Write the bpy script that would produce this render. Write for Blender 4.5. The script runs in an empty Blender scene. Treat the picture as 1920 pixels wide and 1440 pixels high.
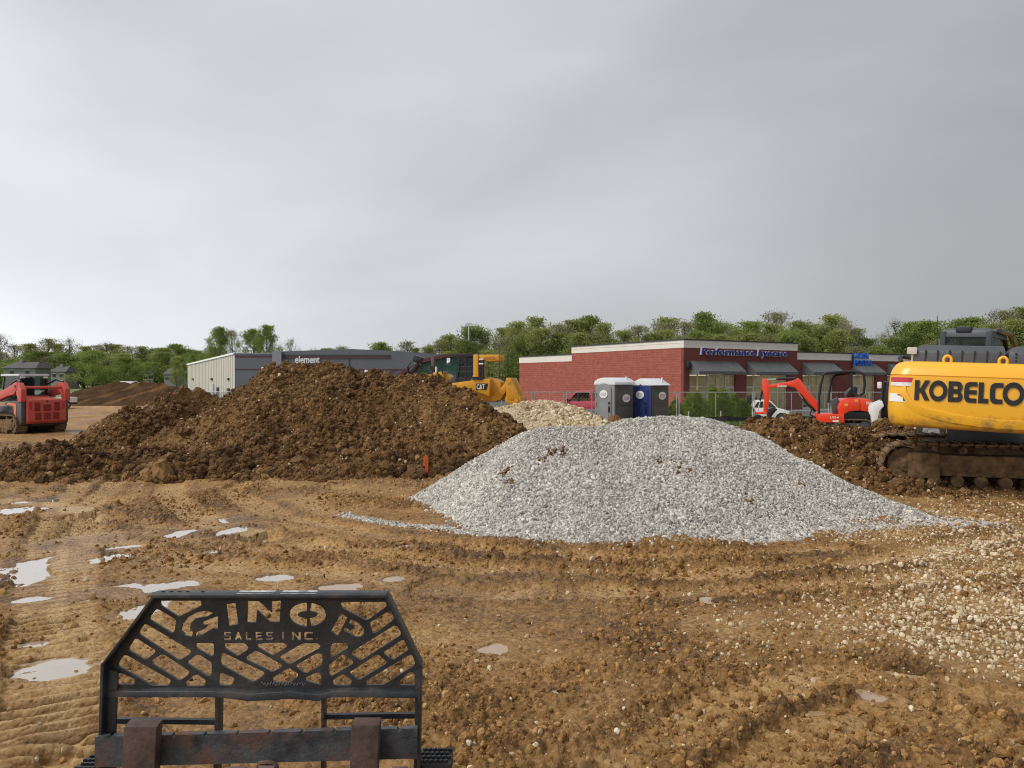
import bpy, bmesh, math, random
import numpy as np
from mathutils import Matrix, Vector, Euler

random.seed(7); RNG = np.random.default_rng(11)
S = bpy.context.scene
COL = S.collection
R = math.radians

# ------------------------------------------------------------------ camera
F = 1443.0            # focal length in pixels of a 1920 wide picture
HZ = 712.0            # row of the horizon
CH = 2.0              # eye height
cam = bpy.data.cameras.new('camera'); cam.sensor_width = 36.0; cam.lens = 36.0 * F / 1920.0
cam.clip_start = 0.05; cam.clip_end = 8000
camo = bpy.data.objects.new('camera', cam); COL.objects.link(camo)
camo.location = (0, 0, CH); camo.rotation_euler = (R(90 - 0.318), 0, 0)
S.camera = camo

# ------------------------------------------------------------------ world, sun, exposure
SUN_AZ, SUN_EL = -112.0, 48.0        # azimuth from +Y towards +X (the sun stands behind the cloud on the left)
sd = Vector((math.sin(R(SUN_AZ)) * math.cos(R(SUN_EL)), math.cos(R(SUN_AZ)) * math.cos(R(SUN_EL)), math.sin(R(SUN_EL))))
W_ = bpy.data.worlds.new('World'); S.world = W_; W_.use_nodes = True
nt = W_.node_tree; nt.nodes.clear()
def wn(t, **k):
    n = nt.nodes.new(t)
    for a, b in k.items(): setattr(n, a, b)
    return n
def wmath(op, a, b=None, c=None, clamp=False):
    n = wn('ShaderNodeMath', operation=op, use_clamp=clamp)
    for i, v in enumerate((a, b, c)):
        if v is None: continue
        if isinstance(v, (int, float)): n.inputs[i].default_value = v
        else: nt.links.new(v, n.inputs[i])
    return n.outputs[0]
tc = wn('ShaderNodeTexCoord'); sep = wn('ShaderNodeSeparateXYZ'); nt.links.new(tc.outputs['Generated'], sep.inputs[0])
X_, Y_, Z_ = sep.outputs
sky = wn('ShaderNodeTexSky', sky_type='NISHITA'); sky.sun_disc = False
sky.sun_elevation = R(SUN_EL); sky.sun_rotation = R(SUN_AZ); sky.air_density = 1.5; sky.dust_density = 4.0
# layered cloud: brightness falls away from the side where the sun stands; broad soft billows
dsun = wmath('ADD', wmath('MULTIPLY', X_, -0.86), wmath('MULTIPLY', Y_, -0.10))
base = wmath('MULTIPLY_ADD', dsun, 0.27, 0.395)
mp = wn('ShaderNodeMapping'); mp.inputs['Scale'].default_value = (1.3, 1.3, 3.0); mp.inputs['Rotation'].default_value = (0.12, -0.18, 0.3)
nt.links.new(tc.outputs['Generated'], mp.inputs[0])
n1 = wn('ShaderNodeTexNoise'); n1.inputs['Scale'].default_value = 1.5; n1.inputs['Detail'].default_value = 5; n1.inputs['Roughness'].default_value = 0.48
n1.inputs['Distortion'].default_value = 0.35
nt.links.new(mp.outputs[0], n1.inputs[0])
n2 = wn('ShaderNodeTexNoise'); n2.inputs['Scale'].default_value = 0.75; n2.inputs['Detail'].default_value = 2
nt.links.new(mp.outputs[0], n2.inputs[0])
v1 = wmath('MULTIPLY_ADD', n1.outputs['Fac'], 0.66, -0.33)
v2 = wmath('MULTIPLY_ADD', n2.outputs['Fac'], 0.40, -0.20)
mul = wmath('ADD', wmath('ADD', v1, v2), 1.0)
lum = wmath('MULTIPLY', base, mul)
# thinner, brighter cloud low down towards the sun side
zc = wmath('MAXIMUM', Z_, 0.0)
glow = wmath('POWER', wmath('SUBTRACT', 1.0, wmath('MINIMUM', wmath('MULTIPLY', zc, 3.6), 1.0)), 3.0)
gl2 = wmath('MULTIPLY', glow, wmath('MULTIPLY_ADD', dsun, 0.42, 0.07))
gl2 = wmath('MAXIMUM', gl2, 0.0)
zen = wmath('MULTIPLY', wmath('POWER', zc, 1.4), 0.16)
lum = wmath('ADD', wmath('ADD', lum, gl2), zen)
lum = wmath('MINIMUM', wmath('MAXIMUM', lum, 0.06), 0.85)
hsv = wn('ShaderNodeMix', data_type='RGBA'); hsv.blend_type = 'MIX'
hsv.inputs[6].default_value = (0.94, 1.0, 1.035, 1); hsv.inputs[7].default_value = (0.985, 1.0, 1.05, 1)
nt.links.new(wmath('MULTIPLY', lum, 1.6, clamp=True), hsv.inputs[0])
vm = wn('ShaderNodeVectorMath', operation='SCALE'); nt.links.new(hsv.outputs[2], vm.inputs[0]); nt.links.new(lum, vm.inputs['Scale'])
mixs = wn('ShaderNodeMix', data_type='RGBA'); mixs.inputs[0].default_value = 0.95
skv = wn('ShaderNodeVectorMath', operation='SCALE'); skv.inputs['Scale'].default_value = 0.05
nt.links.new(sky.outputs[0], skv.inputs[0]); nt.links.new(skv.outputs[0], mixs.inputs[6]); nt.links.new(vm.outputs[0], mixs.inputs[7])
bg = wn('ShaderNodeBackground'); bg.inputs['Strength'].default_value = 1.0
nt.links.new(mixs.outputs[2], bg.inputs['Color'])
wo = wn('ShaderNodeOutputWorld'); nt.links.new(bg.outputs[0], wo.inputs[0])
W_.cycles.sampling_method = 'AUTOMATIC'

sun = bpy.data.lights.new('sun', 'SUN'); sun.energy = 1.5; sun.angle = R(24); sun.color = (1.0, 0.95, 0.88)
suno = bpy.data.objects.new('sun', sun); COL.objects.link(suno)
suno.rotation_euler = sd.to_track_quat('Z', 'Y').to_euler(); suno.location = (-40, -20, 60)
S.view_settings.view_transform = 'Standard'; S.view_settings.look = 'None'
S.view_settings.exposure = 0.62; S.view_settings.gamma = 1.0
S.cycles.filter_width = 1.05

def P(px, py, d):      # the place that is seen at a given spot of the photograph, at depth d
    return Vector(((px - 960) / F * d, d, CH + (HZ - py) / F * d))

# ------------------------------------------------------------------ materials
def mat(name, c, c2=None, rough=0.55, metal=0.0, var=0.14, scale=5.0, bump=0.0, bscale=40.0, dirt=0.0, dcol=(0.16, 0.095, 0.045),
        dscale=3.0, spec=0.5, coat=0.0, dz=None, sheen=0.0):
    m = bpy.data.materials.new(name); m.use_nodes = True
    t = m.node_tree; b = t.nodes['Principled BSDF']
    co = t.nodes.new('ShaderNodeTexCoord')
    no = t.nodes.new('ShaderNodeTexNoise'); no.inputs['Scale'].default_value = scale; no.inputs['Detail'].default_value = 5; no.inputs['Roughness'].default_value = 0.6
    t.links.new(co.outputs['Object'], no.inputs[0])
    mr = t.nodes.new('ShaderNodeMapRange'); mr.inputs['From Min'].default_value = 0.3; mr.inputs['From Max'].default_value = 0.7
    t.links.new(no.outputs['Fac'], mr.inputs[0])
    mx = t.nodes.new('ShaderNodeMix'); mx.data_type = 'RGBA'
    a = [max(0, v * (1 - var)) for v in c]; e = [min(1, v * (1 + var)) for v in (c2 or c)]
    mx.inputs[6].default_value = (*a, 1); mx.inputs[7].default_value = (*e, 1)
    t.links.new(mr.outputs[0], mx.inputs[0])
    col = mx.outputs[2]
    b.inputs['Roughness'].default_value = rough; b.inputs['Metallic'].default_value = metal
    b.inputs['Specular IOR Level'].default_value = spec
    b.inputs['Coat Weight'].default_value = coat; b.inputs['Coat Roughness'].default_value = 0.12
    if dirt > 0:
        d1 = t.nodes.new('ShaderNodeTexNoise'); d1.inputs['Scale'].default_value = dscale; d1.inputs['Detail'].default_value = 8; d1.inputs['Roughness'].default_value = 0.68
        t.links.new(co.outputs['Object'], d1.inputs[0])
        f = t.nodes.new('ShaderNodeMapRange'); f.inputs['From Min'].default_value = 0.60 - 0.3 * dirt; f.inputs['From Max'].default_value = 0.80 - 0.22 * dirt
        src = d1.outputs['Fac']
        if dz is not None:      # splashes reach up from the bottom
            sx = t.nodes.new('ShaderNodeSeparateXYZ'); t.links.new(co.outputs['Object'], sx.inputs[0])
            zr = t.nodes.new('ShaderNodeMapRange'); zr.inputs['From Min'].default_value = dz[0]; zr.inputs['From Max'].default_value = dz[1]
            zr.inputs['To Min'].default_value = 0.22; zr.inputs['To Max'].default_value = -0.25
            t.links.new(sx.outputs[2], zr.inputs[0])
            ad = t.nodes.new('ShaderNodeMath'); ad.operation = 'ADD'; t.links.new(src, ad.inputs[0]); t.links.new(zr.outputs[0], ad.inputs[1]); src = ad.outputs[0]
        t.links.new(src, f.inputs[0])
        mx2 = t.nodes.new('ShaderNodeMix'); mx2.data_type = 'RGBA'; mx2.inputs[7].default_value = (*dcol, 1)
        t.links.new(f.outputs[0], mx2.inputs[0]); t.links.new(col, mx2.inputs[6]); col = mx2.outputs[2]
        rr = t.nodes.new('ShaderNodeMapRange'); rr.inputs['To Min'].default_value = rough; rr.inputs['To Max'].default_value = 0.85
        t.links.new(f.outputs[0], rr.inputs[0]); t.links.new(rr.outputs[0], b.inputs['Roughness'])
    t.links.new(col, b.inputs['Base Color'])
    if bump > 0:
        nb = t.nodes.new('ShaderNodeTexNoise'); nb.inputs['Scale'].default_value = bscale; nb.inputs['Detail'].default_value = 6
        t.links.new(co.outputs['Object'], nb.inputs[0])
        bp = t.nodes.new('ShaderNodeBump'); bp.inputs['Strength'].default_value = bump; bp.inputs['Distance'].default_value = 0.02
        t.links.new(nb.outputs['Fac'], bp.inputs['Height']); t.links.new(bp.outputs[0], b.inputs['Normal'])
    return m

def glass_mat(name, tint=(0.55, 0.6, 0.6), refl=0.12, alpha=0.45, gl_c=.92):
    m = bpy.data.materials.new(name); m.use_nodes = True; t = m.node_tree; t.nodes.clear()
    o = t.nodes.new('ShaderNodeOutputMaterial'); tr = t.nodes.new('ShaderNodeBsdfTransparent'); tr.inputs[0].default_value = (*tint, 1)
    gl = t.nodes.new('ShaderNodeBsdfGlossy'); gl.inputs['Roughness'].default_value = 0.03; gl.inputs[0].default_value = (gl_c * .97, gl_c, gl_c * 1.02, 1)
    lw = t.nodes.new('ShaderNodeLayerWeight'); lw.inputs[0].default_value = .5; fr = t.nodes.new('ShaderNodeMath'); fr.operation = 'POWER'; fr.inputs[1].default_value = 4.0; t.links.new(lw.outputs['Facing'], fr.inputs[0])
    ad = t.nodes.new('ShaderNodeMath'); ad.operation = 'MULTIPLY_ADD'; ad.inputs[1].default_value = .6; ad.inputs[2].default_value = refl + .035; t.links.new(fr.outputs[0], ad.inputs[0]); ad.use_clamp = True
    mx = t.nodes.new('ShaderNodeMixShader'); t.links.new(ad.outputs[0], mx.inputs[0]); t.links.new(tr.outputs[0], mx.inputs[1]); t.links.new(gl.outputs[0], mx.inputs[2])
    t.links.new(mx.outputs[0], o.inputs[0]); return m

# ------------------------------------------------------------------ mesh helpers
class MB:
    def __init__(s, xf=None):
        s.v = []; s.f = []; s.xf = xf or Matrix.Identity(4)
    def add(s, vs, fs, m=None):
        k = len(s.v); t = s.xf @ m if m is not None else s.xf
        s.v += [tuple(t @ Vector(p)) for p in vs]; s.f += [tuple(i + k for i in q) for q in fs]; return s
    def box(s, c, d, rot=None):
        x, y, z = [q / 2 for q in d]
        vs = [(-x, -y, -z), (x, -y, -z), (x, y, -z), (-x, y, -z), (-x, -y, z), (x, -y, z), (x, y, z), (-x, y, z)]
        fs = [(0, 3, 2, 1), (4, 5, 6, 7), (0, 1, 5, 4), (1, 2, 6, 5), (2, 3, 7, 6), (3, 0, 4, 7)]
        m = Matrix.Translation(c)
        if rot: m = m @ Euler(rot).to_matrix().to_4x4()
        return s.add(vs, fs, m)
    def b2(s, x0, x1, y0, y1, z0, z1):
        return s.box(((x0 + x1) / 2, (y0 + y1) / 2, (z0 + z1) / 2), (abs(x1 - x0), abs(y1 - y0), abs(z1 - z0)))
    def prism(s, pts, a, b, ax='y'):      # outline in the plane across ax, drawn out from a to b along it
        n = len(pts)
        def q(u, v, w): return {'y': (u, w, v), 'x': (w, u, v), 'z': (u, v, w)}[ax]
        vs = [q(u, v, a) for u, v in pts] + [q(u, v, b) for u, v in pts]
        ar = sum(pts[i][0] * pts[(i + 1) % n][1] - pts[(i + 1) % n][0] * pts[i][1] for i in range(n))
        flip = (ar > 0) ^ (b < a) ^ (ax == 'y')
        fs = [tuple(range(n - 1, -1, -1)), tuple(range(n, 2 * n))] + [(i, (i + 1) % n, (i + 1) % n + n, i + n) for i in range(n)]
        if not flip: fs = [tuple(reversed(f)) for f in fs]
        return s.add(vs, fs)
    def cyl(s, p, q, r, n=10, r2=None, cap=True):
        p, q = Vector(p), Vector(q); r2 = r if r2 is None else r2
        d = (q - p).normalized(); u = d.orthogonal().normalized(); w = d.cross(u)
        vs = [p + (u * math.cos(2 * math.pi * i / n) + w * math.sin(2 * math.pi * i / n)) * r for i in range(n)]
        vs += [q + (u * math.cos(2 * math.pi * i / n) + w * math.sin(2 * math.pi * i / n)) * r2 for i in range(n)]
        fs = [(i, (i + 1) % n, (i + 1) % n + n, i + n) for i in range(n)]
        if cap: fs += [tuple(range(n - 1, -1, -1)), tuple(range(n, 2 * n))]
        return s.add(vs, fs)
    def tube(s, pts, r, n=7, closed=False):
        pts = [Vector(p) for p in pts]; m = len(pts); vs = []; up = None
        for i in range(m):
            a = pts[i - 1] if (i > 0 or closed) else pts[i]; b = pts[(i + 1) % m] if (i < m - 1 or closed) else pts[i]
            d = (b - a).normalized()
            if up is None: up = d.orthogonal().normalized()
            up = (up - d * up.dot(d)).normalized(); w = d.cross(up)
            rr = r[i] if isinstance(r, (list, tuple)) else r
            vs += [pts[i] + (up * math.cos(2 * math.pi * k / n) + w * math.sin(2 * math.pi * k / n)) * rr for k in range(n)]
        fs = []
        for i in range(m if closed else m - 1):
            a, b = i * n, ((i + 1) % m) * n
            fs += [(a + k, a + (k + 1) % n, b + (k + 1) % n, b + k) for k in range(n)]
        if not closed: fs += [tuple(range(n - 1, -1, -1)), tuple(range((m - 1) * n, m * n))]
        return s.add(vs, fs)
    def loft(s, rings, cap=True):
        n = len(rings[0]); vs = [p for r in rings for p in r]; fs = []
        for j in range(len(rings) - 1):
            a, b = j * n, (j + 1) * n
            fs += [(a + k, a + (k + 1) % n, b + (k + 1) % n, b + k) for k in range(n)]
        if cap: fs += [tuple(range(n - 1, -1, -1)), tuple(range((len(rings) - 1) * n, len(rings) * n))]
        return s.add(vs, fs)
    def quad(s, a, b, c, d): return s.add([a, b, c, d], [(0, 1, 2, 3)])
    def build(s, name, m, parent=None, bevel=0.0, smooth=False, seg=2, label=None):
        me = bpy.data.meshes.new(name); me.from_pydata(s.v, [], s.f)
        if bevel > 0 or smooth:
            bm = bmesh.new(); bm.from_mesh(me); bmesh.ops.recalc_face_normals(bm, faces=bm.faces)
            if bevel > 0:
                es = [e for e in bm.edges if len(e.link_faces) == 2 and e.calc_face_angle(0) > 0.5]
                bmesh.ops.bevel(bm, geom=es, offset=bevel, segments=seg, profile=0.6, affect='EDGES', clamp_overlap=True)
            bm.to_mesh(me); bm.free()
        if smooth or bevel > 0:
            me.polygons.foreach_set('use_smooth', [True] * len(me.polygons)); me.set_sharp_from_angle(angle=R(38))
        me.materials.append(m); me.update()
        o = bpy.data.objects.new(name, me); COL.objects.link(o)
        if parent is not None: o.parent = parent
        if label: o['label'] = label
        return o

def tag(o, label=None, cat=None, group=None, kind=None):
    if label: o['label'] = label
    if cat: o['category'] = cat
    if group: o['group'] = group
    if kind: o['kind'] = kind
    return o
def thing(name, label, cat, loc=(0, 0, 0), rz=0.0, group=None):
    o = bpy.data.objects.new(name, None); COL.objects.link(o); o.empty_display_size = 0.3
    o.location = loc; o.rotation_euler = (0, 0, rz); return tag(o, label, cat, group)
def copy_tree(o, parent=None):
    c = o.copy(); COL.objects.link(c); c.parent = parent
    for ch in [k for k in bpy.data.objects if k.parent == o]: copy_tree(ch, c)
    return c

def text_geo(s, width=None, height=None, ext=0.01, off=0.0, shear=0.0, space=1.0):
    cu = bpy.data.curves.new('t', 'FONT'); cu.body = s; cu.extrude = ext; cu.offset = off; cu.shear = shear; cu.resolution_u = 3; cu.space_character = space
    ob = bpy.data.objects.new('t', cu); COL.objects.link(ob)
    dg = bpy.context.evaluated_depsgraph_get(); me = bpy.data.meshes.new_from_object(ob.evaluated_get(dg))
    vs = [v.co.copy() for v in me.vertices]; fs = [tuple(p.vertices) for p in me.polygons]
    bpy.data.objects.remove(ob); bpy.data.curves.remove(cu); bpy.data.meshes.remove(me)
    x0 = min(v.x for v in vs); x1 = max(v.x for v in vs); y0 = min(v.y for v in vs); y1 = max(v.y for v in vs)
    sx = (width / (x1 - x0)) if width else None; sy = (height / (y1 - y0)) if height else None
    sx = sx or sy; sy = sy or sx
    return [Vector(((v.x - x0) * sx, (v.y - y0) * sy, v.z)) for v in vs], fs      # lower left corner at the origin
def sheet_geo(outer, holes, ext):      # flat plate with cut-outs
    cu = bpy.data.curves.new('c', 'CURVE'); cu.dimensions = '2D'; cu.fill_mode = 'BOTH'; cu.extrude = ext
    for poly in [outer] + holes:
        sp = cu.splines.new('POLY'); sp.points.add(len(poly) - 1)
        for i, (u, v) in enumerate(poly): sp.points[i].co = (u, v, 0, 1)
        sp.use_cyclic_u = True
    ob = bpy.data.objects.new('c', cu); COL.objects.link(ob)
    dg = bpy.context.evaluated_depsgraph_get(); me = bpy.data.meshes.new_from_object(ob.evaluated_get(dg))
    vs = [v.co.copy() for v in me.vertices]; fs = [tuple(p.vertices) for p in me.polygons]
    bpy.data.objects.remove(ob); bpy.data.curves.remove(cu); bpy.data.meshes.remove(me)
    return vs, fs
def round_poly(pts, r, n=4):
    out = []; m = len(pts)
    for i in range(m):
        p = Vector(pts[i]); a = Vector(pts[i - 1]) - p; b = Vector(pts[(i + 1) % m]) - p
        rr = min(r, a.length * 0.45, b.length * 0.45); a = p + a.normalized() * rr; b = p + b.normalized() * rr
        for k in range(n + 1):
            t = k / n; q = a * (1 - t) ** 2 + p * 2 * t * (1 - t) + b * t * t; out.append((q.x, q.y))
    return out

# ------------------------------------------------------------------ noise (numpy)
def _h(ix, iy, s):
    n = (ix.astype(np.int64) * 374761393 + iy.astype(np.int64) * 668265263 + s * 974634777) & 0xffffffff
    n = ((n ^ (n >> 13)) * 1274126177) & 0xffffffff
    return ((n ^ (n >> 16)) & 0xffff) / 65535.0
def vn(x, y, s=0):
    ix = np.floor(x); iy = np.floor(y); fx = x - ix; fy = y - iy
    fx = fx * fx * (3 - 2 * fx); fy = fy * fy * (3 - 2 * fy); ix = ix.astype(np.int64); iy = iy.astype(np.int64)
    return (_h(ix, iy, s) * (1 - fx) + _h(ix + 1, iy, s) * fx) * (1 - fy) + (_h(ix, iy + 1, s) * (1 - fx) + _h(ix + 1, iy + 1, s) * fx) * fy
def fbm(x, y, o=4, s=0, g=0.5):
    a = 1.0; t = 0; w = 0
    for k in range(o):
        c, sn = math.cos(0.6 * k), math.sin(0.6 * k); f = 2.03 ** k
        t = t + a * (vn((x * c - y * sn) * f + 13.7 * k, (x * sn + y * c) * f - 7.1 * k, s + k) * 2 - 1); w += a; a *= g
    return t / w
def clod(x, y, sc, s=0, fill=0.75):      # rounded crumbs
    x = x / sc; y = y / sc; ix = np.floor(x); iy = np.floor(y); best = np.zeros_like(x)
    for dx in (-1, 0, 1):
        for dy in (-1, 0, 1):
            cx = (ix + dx).astype(np.int64); cy = (iy + dy).astype(np.int64)
            px = cx + 0.15 + 0.7 * _h(cx, cy, s + 1); py = cy + 0.15 + 0.7 * _h(cx, cy, s + 2); r = 0.25 + 0.55 * _h(cx, cy, s + 3)
            on = _h(cx, cy, s + 4) < fill
            q = 1 - ((x - px) ** 2 + (y - py) ** 2) / (r * r)
            best = np.maximum(best, np.where(on, np.sqrt(np.maximum(q, 0)) * r, 0))
    return best
def sstep(a, b, x):
    t = np.clip((x - a) / (b - a), 0, 1); return t * t * (3 - 2 * t)
def polyline(x, y, pts):      # distance, running length and value along a polyline (x, y, value)
    bd = np.full(x.shape, 1e9); bs = np.zeros_like(x); bv = np.zeros_like(x); L = 0
    for a, b in zip(pts[:-1], pts[1:]):
        ex, ey = b[0] - a[0], b[1] - a[1]; l = math.hypot(ex, ey)
        t = np.clip(((x - a[0]) * ex + (y - a[1]) * ey) / (l * l), 0, 1)
        d = np.hypot(x - a[0] - t * ex, y - a[1] - t * ey); m = d < bd
        bd = np.where(m, d, bd); bs = np.where(m, L + t * l, bs)
        if len(a) > 2: bv = np.where(m, a[2] + t * (b[2] - a[2]), bv)
        L += l
    return bd, bs, bv
def ridge(x, y, pts, slope):
    z = np.full(x.shape, -9.0)
    for a, b in zip(pts[:-1], pts[1:]):
        ex, ey = b[0] - a[0], b[1] - a[1]; l2 = ex * ex + ey * ey
        t = np.clip(((x - a[0]) * ex + (y - a[1]) * ey) / l2, 0, 1)
        d = np.hypot(x - a[0] - t * ex, y - a[1] - t * ey)
        z = np.maximum(z, a[2] + t * (b[2] - a[2]) - slope * np.sqrt(d * d + 0.02) + 0.1 * slope)
    return z
# ================================================================== SETTING: ground
def G(x, y):      # broad lie of the land
    x = np.asarray(x, float); y = np.asarray(y, float)
    return -0.75 * sstep(30, 48, y) - 0.45 * sstep(95, 170, y)
def gz(x, y): return float(G(np.array([x]), np.array([y]))[0])
def gp(px, py):      # spot on level ground
    d = F * CH / (py - HZ); return ((px - 960) / F * d, d)
def path(*pp): return [gp(a, b) for a, b in pp]

def soil_mat(name, dark, mid, light, rmin=0.42, rmax=0.9, fine=42.0, bump=0.85, attr=True, spec=.25):
    m = bpy.data.materials.new(name); m.use_nodes = True; t = m.node_tree; b = t.nodes['Principled BSDF']
    co = t.nodes.new('ShaderNodeTexCoord')
    n1 = t.nodes.new('ShaderNodeTexNoise'); n1.inputs['Scale'].default_value = 9; n1.inputs['Detail'].default_value = 8; n1.inputs['Roughness'].default_value = 0.7
    t.links.new(co.outputs['Object'], n1.inputs[0])
    cr = t.nodes.new('ShaderNodeValToRGB'); e = cr.color_ramp.elements
    e[0].position = 0.12; e[0].color = (*dark, 1); e[1].position = 0.88; e[1].color = (*light, 1); k = e.new(0.5); k.color = (*mid, 1)
    ad = t.nodes.new('ShaderNodeMath'); ad.operation = 'MULTIPLY_ADD'; ad.inputs[1].default_value = 0.55; t.links.new(n1.outputs['Fac'], ad.inputs[0])
    if attr:
        at = t.nodes.new('ShaderNodeAttribute'); at.attribute_name = 'tone'
        s2 = t.nodes.new('ShaderNodeMath'); s2.operation = 'SUBTRACT'; s2.inputs[1].default_value = 0.275; t.links.new(at.outputs['Fac'], s2.inputs[0])
        t.links.new(s2.outputs[0], ad.inputs[2])
        wt = t.nodes.new('ShaderNodeAttribute'); wt.attribute_name = 'wet'
        mr = t.nodes.new('ShaderNodeMapRange'); mr.inputs['To Min'].default_value = rmax; mr.inputs['To Max'].default_value = rmin
        n3 = t.nodes.new('ShaderNodeMath'); n3.operation = 'MULTIPLY_ADD'; n3.inputs[1].default_value = 0.6; t.links.new(n1.outputs['Fac'], n3.inputs[0])
        s3 = t.nodes.new('ShaderNodeMath'); s3.operation = 'SUBTRACT'; s3.inputs[1].default_value = 0.3; t.links.new(wt.outputs['Fac'], s3.inputs[0]); t.links.new(s3.outputs[0], n3.inputs[2])
        t.links.new(n3.outputs[0], mr.inputs[0]); t.links.new(mr.outputs[0], b.inputs['Roughness'])
    else:
        ad.inputs[2].default_value = 0.22; b.inputs['Roughness'].default_value = 0.85
    t.links.new(ad.outputs[0], cr.inputs[0]); t.links.new(cr.outputs[0], b.inputs['Base Color'])
    b.inputs['Specular IOR Level'].default_value = spec
    nb = t.nodes.new('ShaderNodeTexNoise'); nb.inputs['Scale'].default_value = fine; nb.inputs['Detail'].default_value = 7; nb.inputs['Roughness'].default_value = 0.7
    t.links.new(co.outputs['Object'], nb.inputs[0])
    vo = t.nodes.new('ShaderNodeTexVoronoi'); vo.inputs['Scale'].default_value = fine * .75; vo.inputs['Randomness'].default_value = 1.0
    wv = t.nodes.new('ShaderNodeVectorMath'); wv.operation = 'MULTIPLY_ADD'; wv.inputs[1].default_value = (.03, .03, .03); t.links.new(nb.outputs['Color'], wv.inputs[0]); t.links.new(co.outputs['Object'], wv.inputs[2]); t.links.new(wv.outputs[0], vo.inputs['Vector'])
    hh = t.nodes.new('ShaderNodeMath'); hh.operation = 'MULTIPLY_ADD'; hh.inputs[1].default_value = -1.1; t.links.new(vo.outputs['Distance'], hh.inputs[0]); t.links.new(nb.outputs['Fac'], hh.inputs[2])
    if attr:      # crumbs differ in tone as well
        sv = t.nodes.new('ShaderNodeSeparateColor'); t.links.new(vo.outputs['Color'], sv.inputs[0]); fv = t.nodes.new('ShaderNodeMath'); fv.operation = 'MULTIPLY_ADD'; fv.inputs[1].default_value = .30; t.links.new(sv.outputs[0], fv.inputs[0])
        f2 = t.nodes.new('ShaderNodeMath'); f2.operation = 'SUBTRACT'; f2.inputs[1].default_value = .15; t.links.new(ad.outputs[0], f2.inputs[0]); t.links.new(f2.outputs[0], fv.inputs[2]); t.links.new(fv.outputs[0], cr.inputs[0])
    bp = t.nodes.new('ShaderNodeBump'); bp.inputs['Strength'].default_value = bump; bp.inputs['Distance'].default_value = 0.03
    t.links.new(hh.outputs[0], bp.inputs['Height']); t.links.new(bp.outputs[0], b.inputs['Normal'])
    return m
MUD = soil_mat('mud', (0.100, 0.048, 0.014), (0.335, 0.180, 0.056), (0.57, 0.37, 0.160), rmin=0.30, spec=.38)
DIRT = soil_mat('loose_dirt', (0.052, 0.025, 0.009), (0.142, 0.076, 0.027), (0.26, 0.152, 0.062), fine=24, bump=1.0, spec=.12)
CLODM = soil_mat('clods', (0.06, 0.033, 0.016), (0.125, 0.070, 0.032), (0.21, 0.13, 0.065), attr=False, fine=22, bump=0.8)

def grid_mesh(name, X, Y, Z, material, tone=None, wet=None, parent=None, smooth=True):
    r, c = X.shape; me = bpy.data.meshes.new(name)
    me.vertices.add(r * c); me.vertices.foreach_set('co', np.stack([X, Y, Z], -1).reshape(-1).astype(np.float32))
    i = np.arange(r * c).reshape(r, c); q = np.stack([i[:-1, :-1], i[:-1, 1:], i[1:, 1:], i[1:, :-1]], -1).reshape(-1)
    nf = (r - 1) * (c - 1); me.loops.add(nf * 4); me.loops.foreach_set('vertex_index', q.astype(np.int32))
    me.polygons.add(nf); me.polygons.foreach_set('loop_start', np.arange(0, nf * 4, 4, dtype=np.int32))
    me.update(calc_edges=True)
    if smooth: me.polygons.foreach_set('use_smooth', np.ones(nf, bool))
    for nm, a in (('tone', tone), ('wet', wet)):
        if a is not None:
            at = me.attributes.new(nm, 'FLOAT', 'POINT'); at.data.foreach_set('value', a.reshape(-1).astype(np.float32))
    me.materials.append(material); me.validate()
    o = bpy.data.objects.new(name, me); COL.objects.link(o)
    if parent is not None: o.parent = parent
    return o

PUD = [  # puddles: spot in the photograph, half width and half height there, tilt, turbidity (silt paled for sky reflection, or clear)
 (48, 1076, 78, 30, .18, 1), (20, 964, 48, 6, .25, 1), (58, 942, 34, 6, .25, 1), (230, 1035, 30, 9, .3, 1), (203, 1057, 26, 8, .25, 1), (262, 1112, 66, 15, .3, 1),
 (272, 1152, 30, 14, .4, 1), (128, 1131, 40, 8, .2, 1), (60, 1133, 30, 7, .2, 1), (350, 1006, 28, 6, .25, 1), (430, 1003, 22, 8, .3, 1), (395, 1042, 14, 3, .1, 1),
 (438, 975, 24, 6, -.2, 0), (100, 1252, 62, 18, .22, 1), (60, 1212, 26, 5, .2, 1), (640, 1106, 52, 9, .15, 1), (520, 1090, 26, 6, .1, 1), (735, 1090, 22, 8, .3, 1), (925, 1216, 40, 14, .1, 1),
 (1003, 1155, 26, 4, .1, 1), (1290, 1112, 40, 11, -.2, 0), (1345, 1128, 36, 8, -.1, 0), (920, 1308, 22, 7, 0, 1),
 (1042, 1301, 20, 7, .1, 1), (992, 1322, 18, 8, 0, 1), (856, 1331, 20, 7, 0, 1), (938, 1346, 16, 9, 0, 0), (1075, 1337, 18, 7, 0, 0),
 (1222, 1176, 26, 9, .1, 1), (1700, 1270, 34, 8, -.25, 0), (1768, 1296, 36, 8, -.3, 0), (1634, 1303, 30, 13, -.4, 0), (1684, 1318, 26, 8, -.2, 0), (1490, 1298, 20, 7, -.2, 0),
 (1515, 1338, 46, 9, -.2, 1), (1600, 1343, 24, 9, -.3, 0), (1468, 1404, 22, 12, -.3, 0), (1505, 1365, 26, 9, -.3, 0), (1420, 1303, 22, 7, -.2, 0), (1300, 1405, 24, 10, -.1, 0),
 (770, 1030, 26, 4, 0, 1), (830, 1058, 24, 4, 0, 1), (1620, 1037, 40, 5, -.1, 0), (1530, 1050, 34, 5, -.1, 1), (560, 1068, 26, 4, .1, 1), (700, 1000, 20, 3, -.1, 1)]
PUD = [p for p in PUD if p[0] < 800 or p[:2] in ((925, 1216), (1290, 1112), (1345, 1128), (1700, 1270), (1634, 1303), (1515, 1338), (1042, 1301))]
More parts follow.
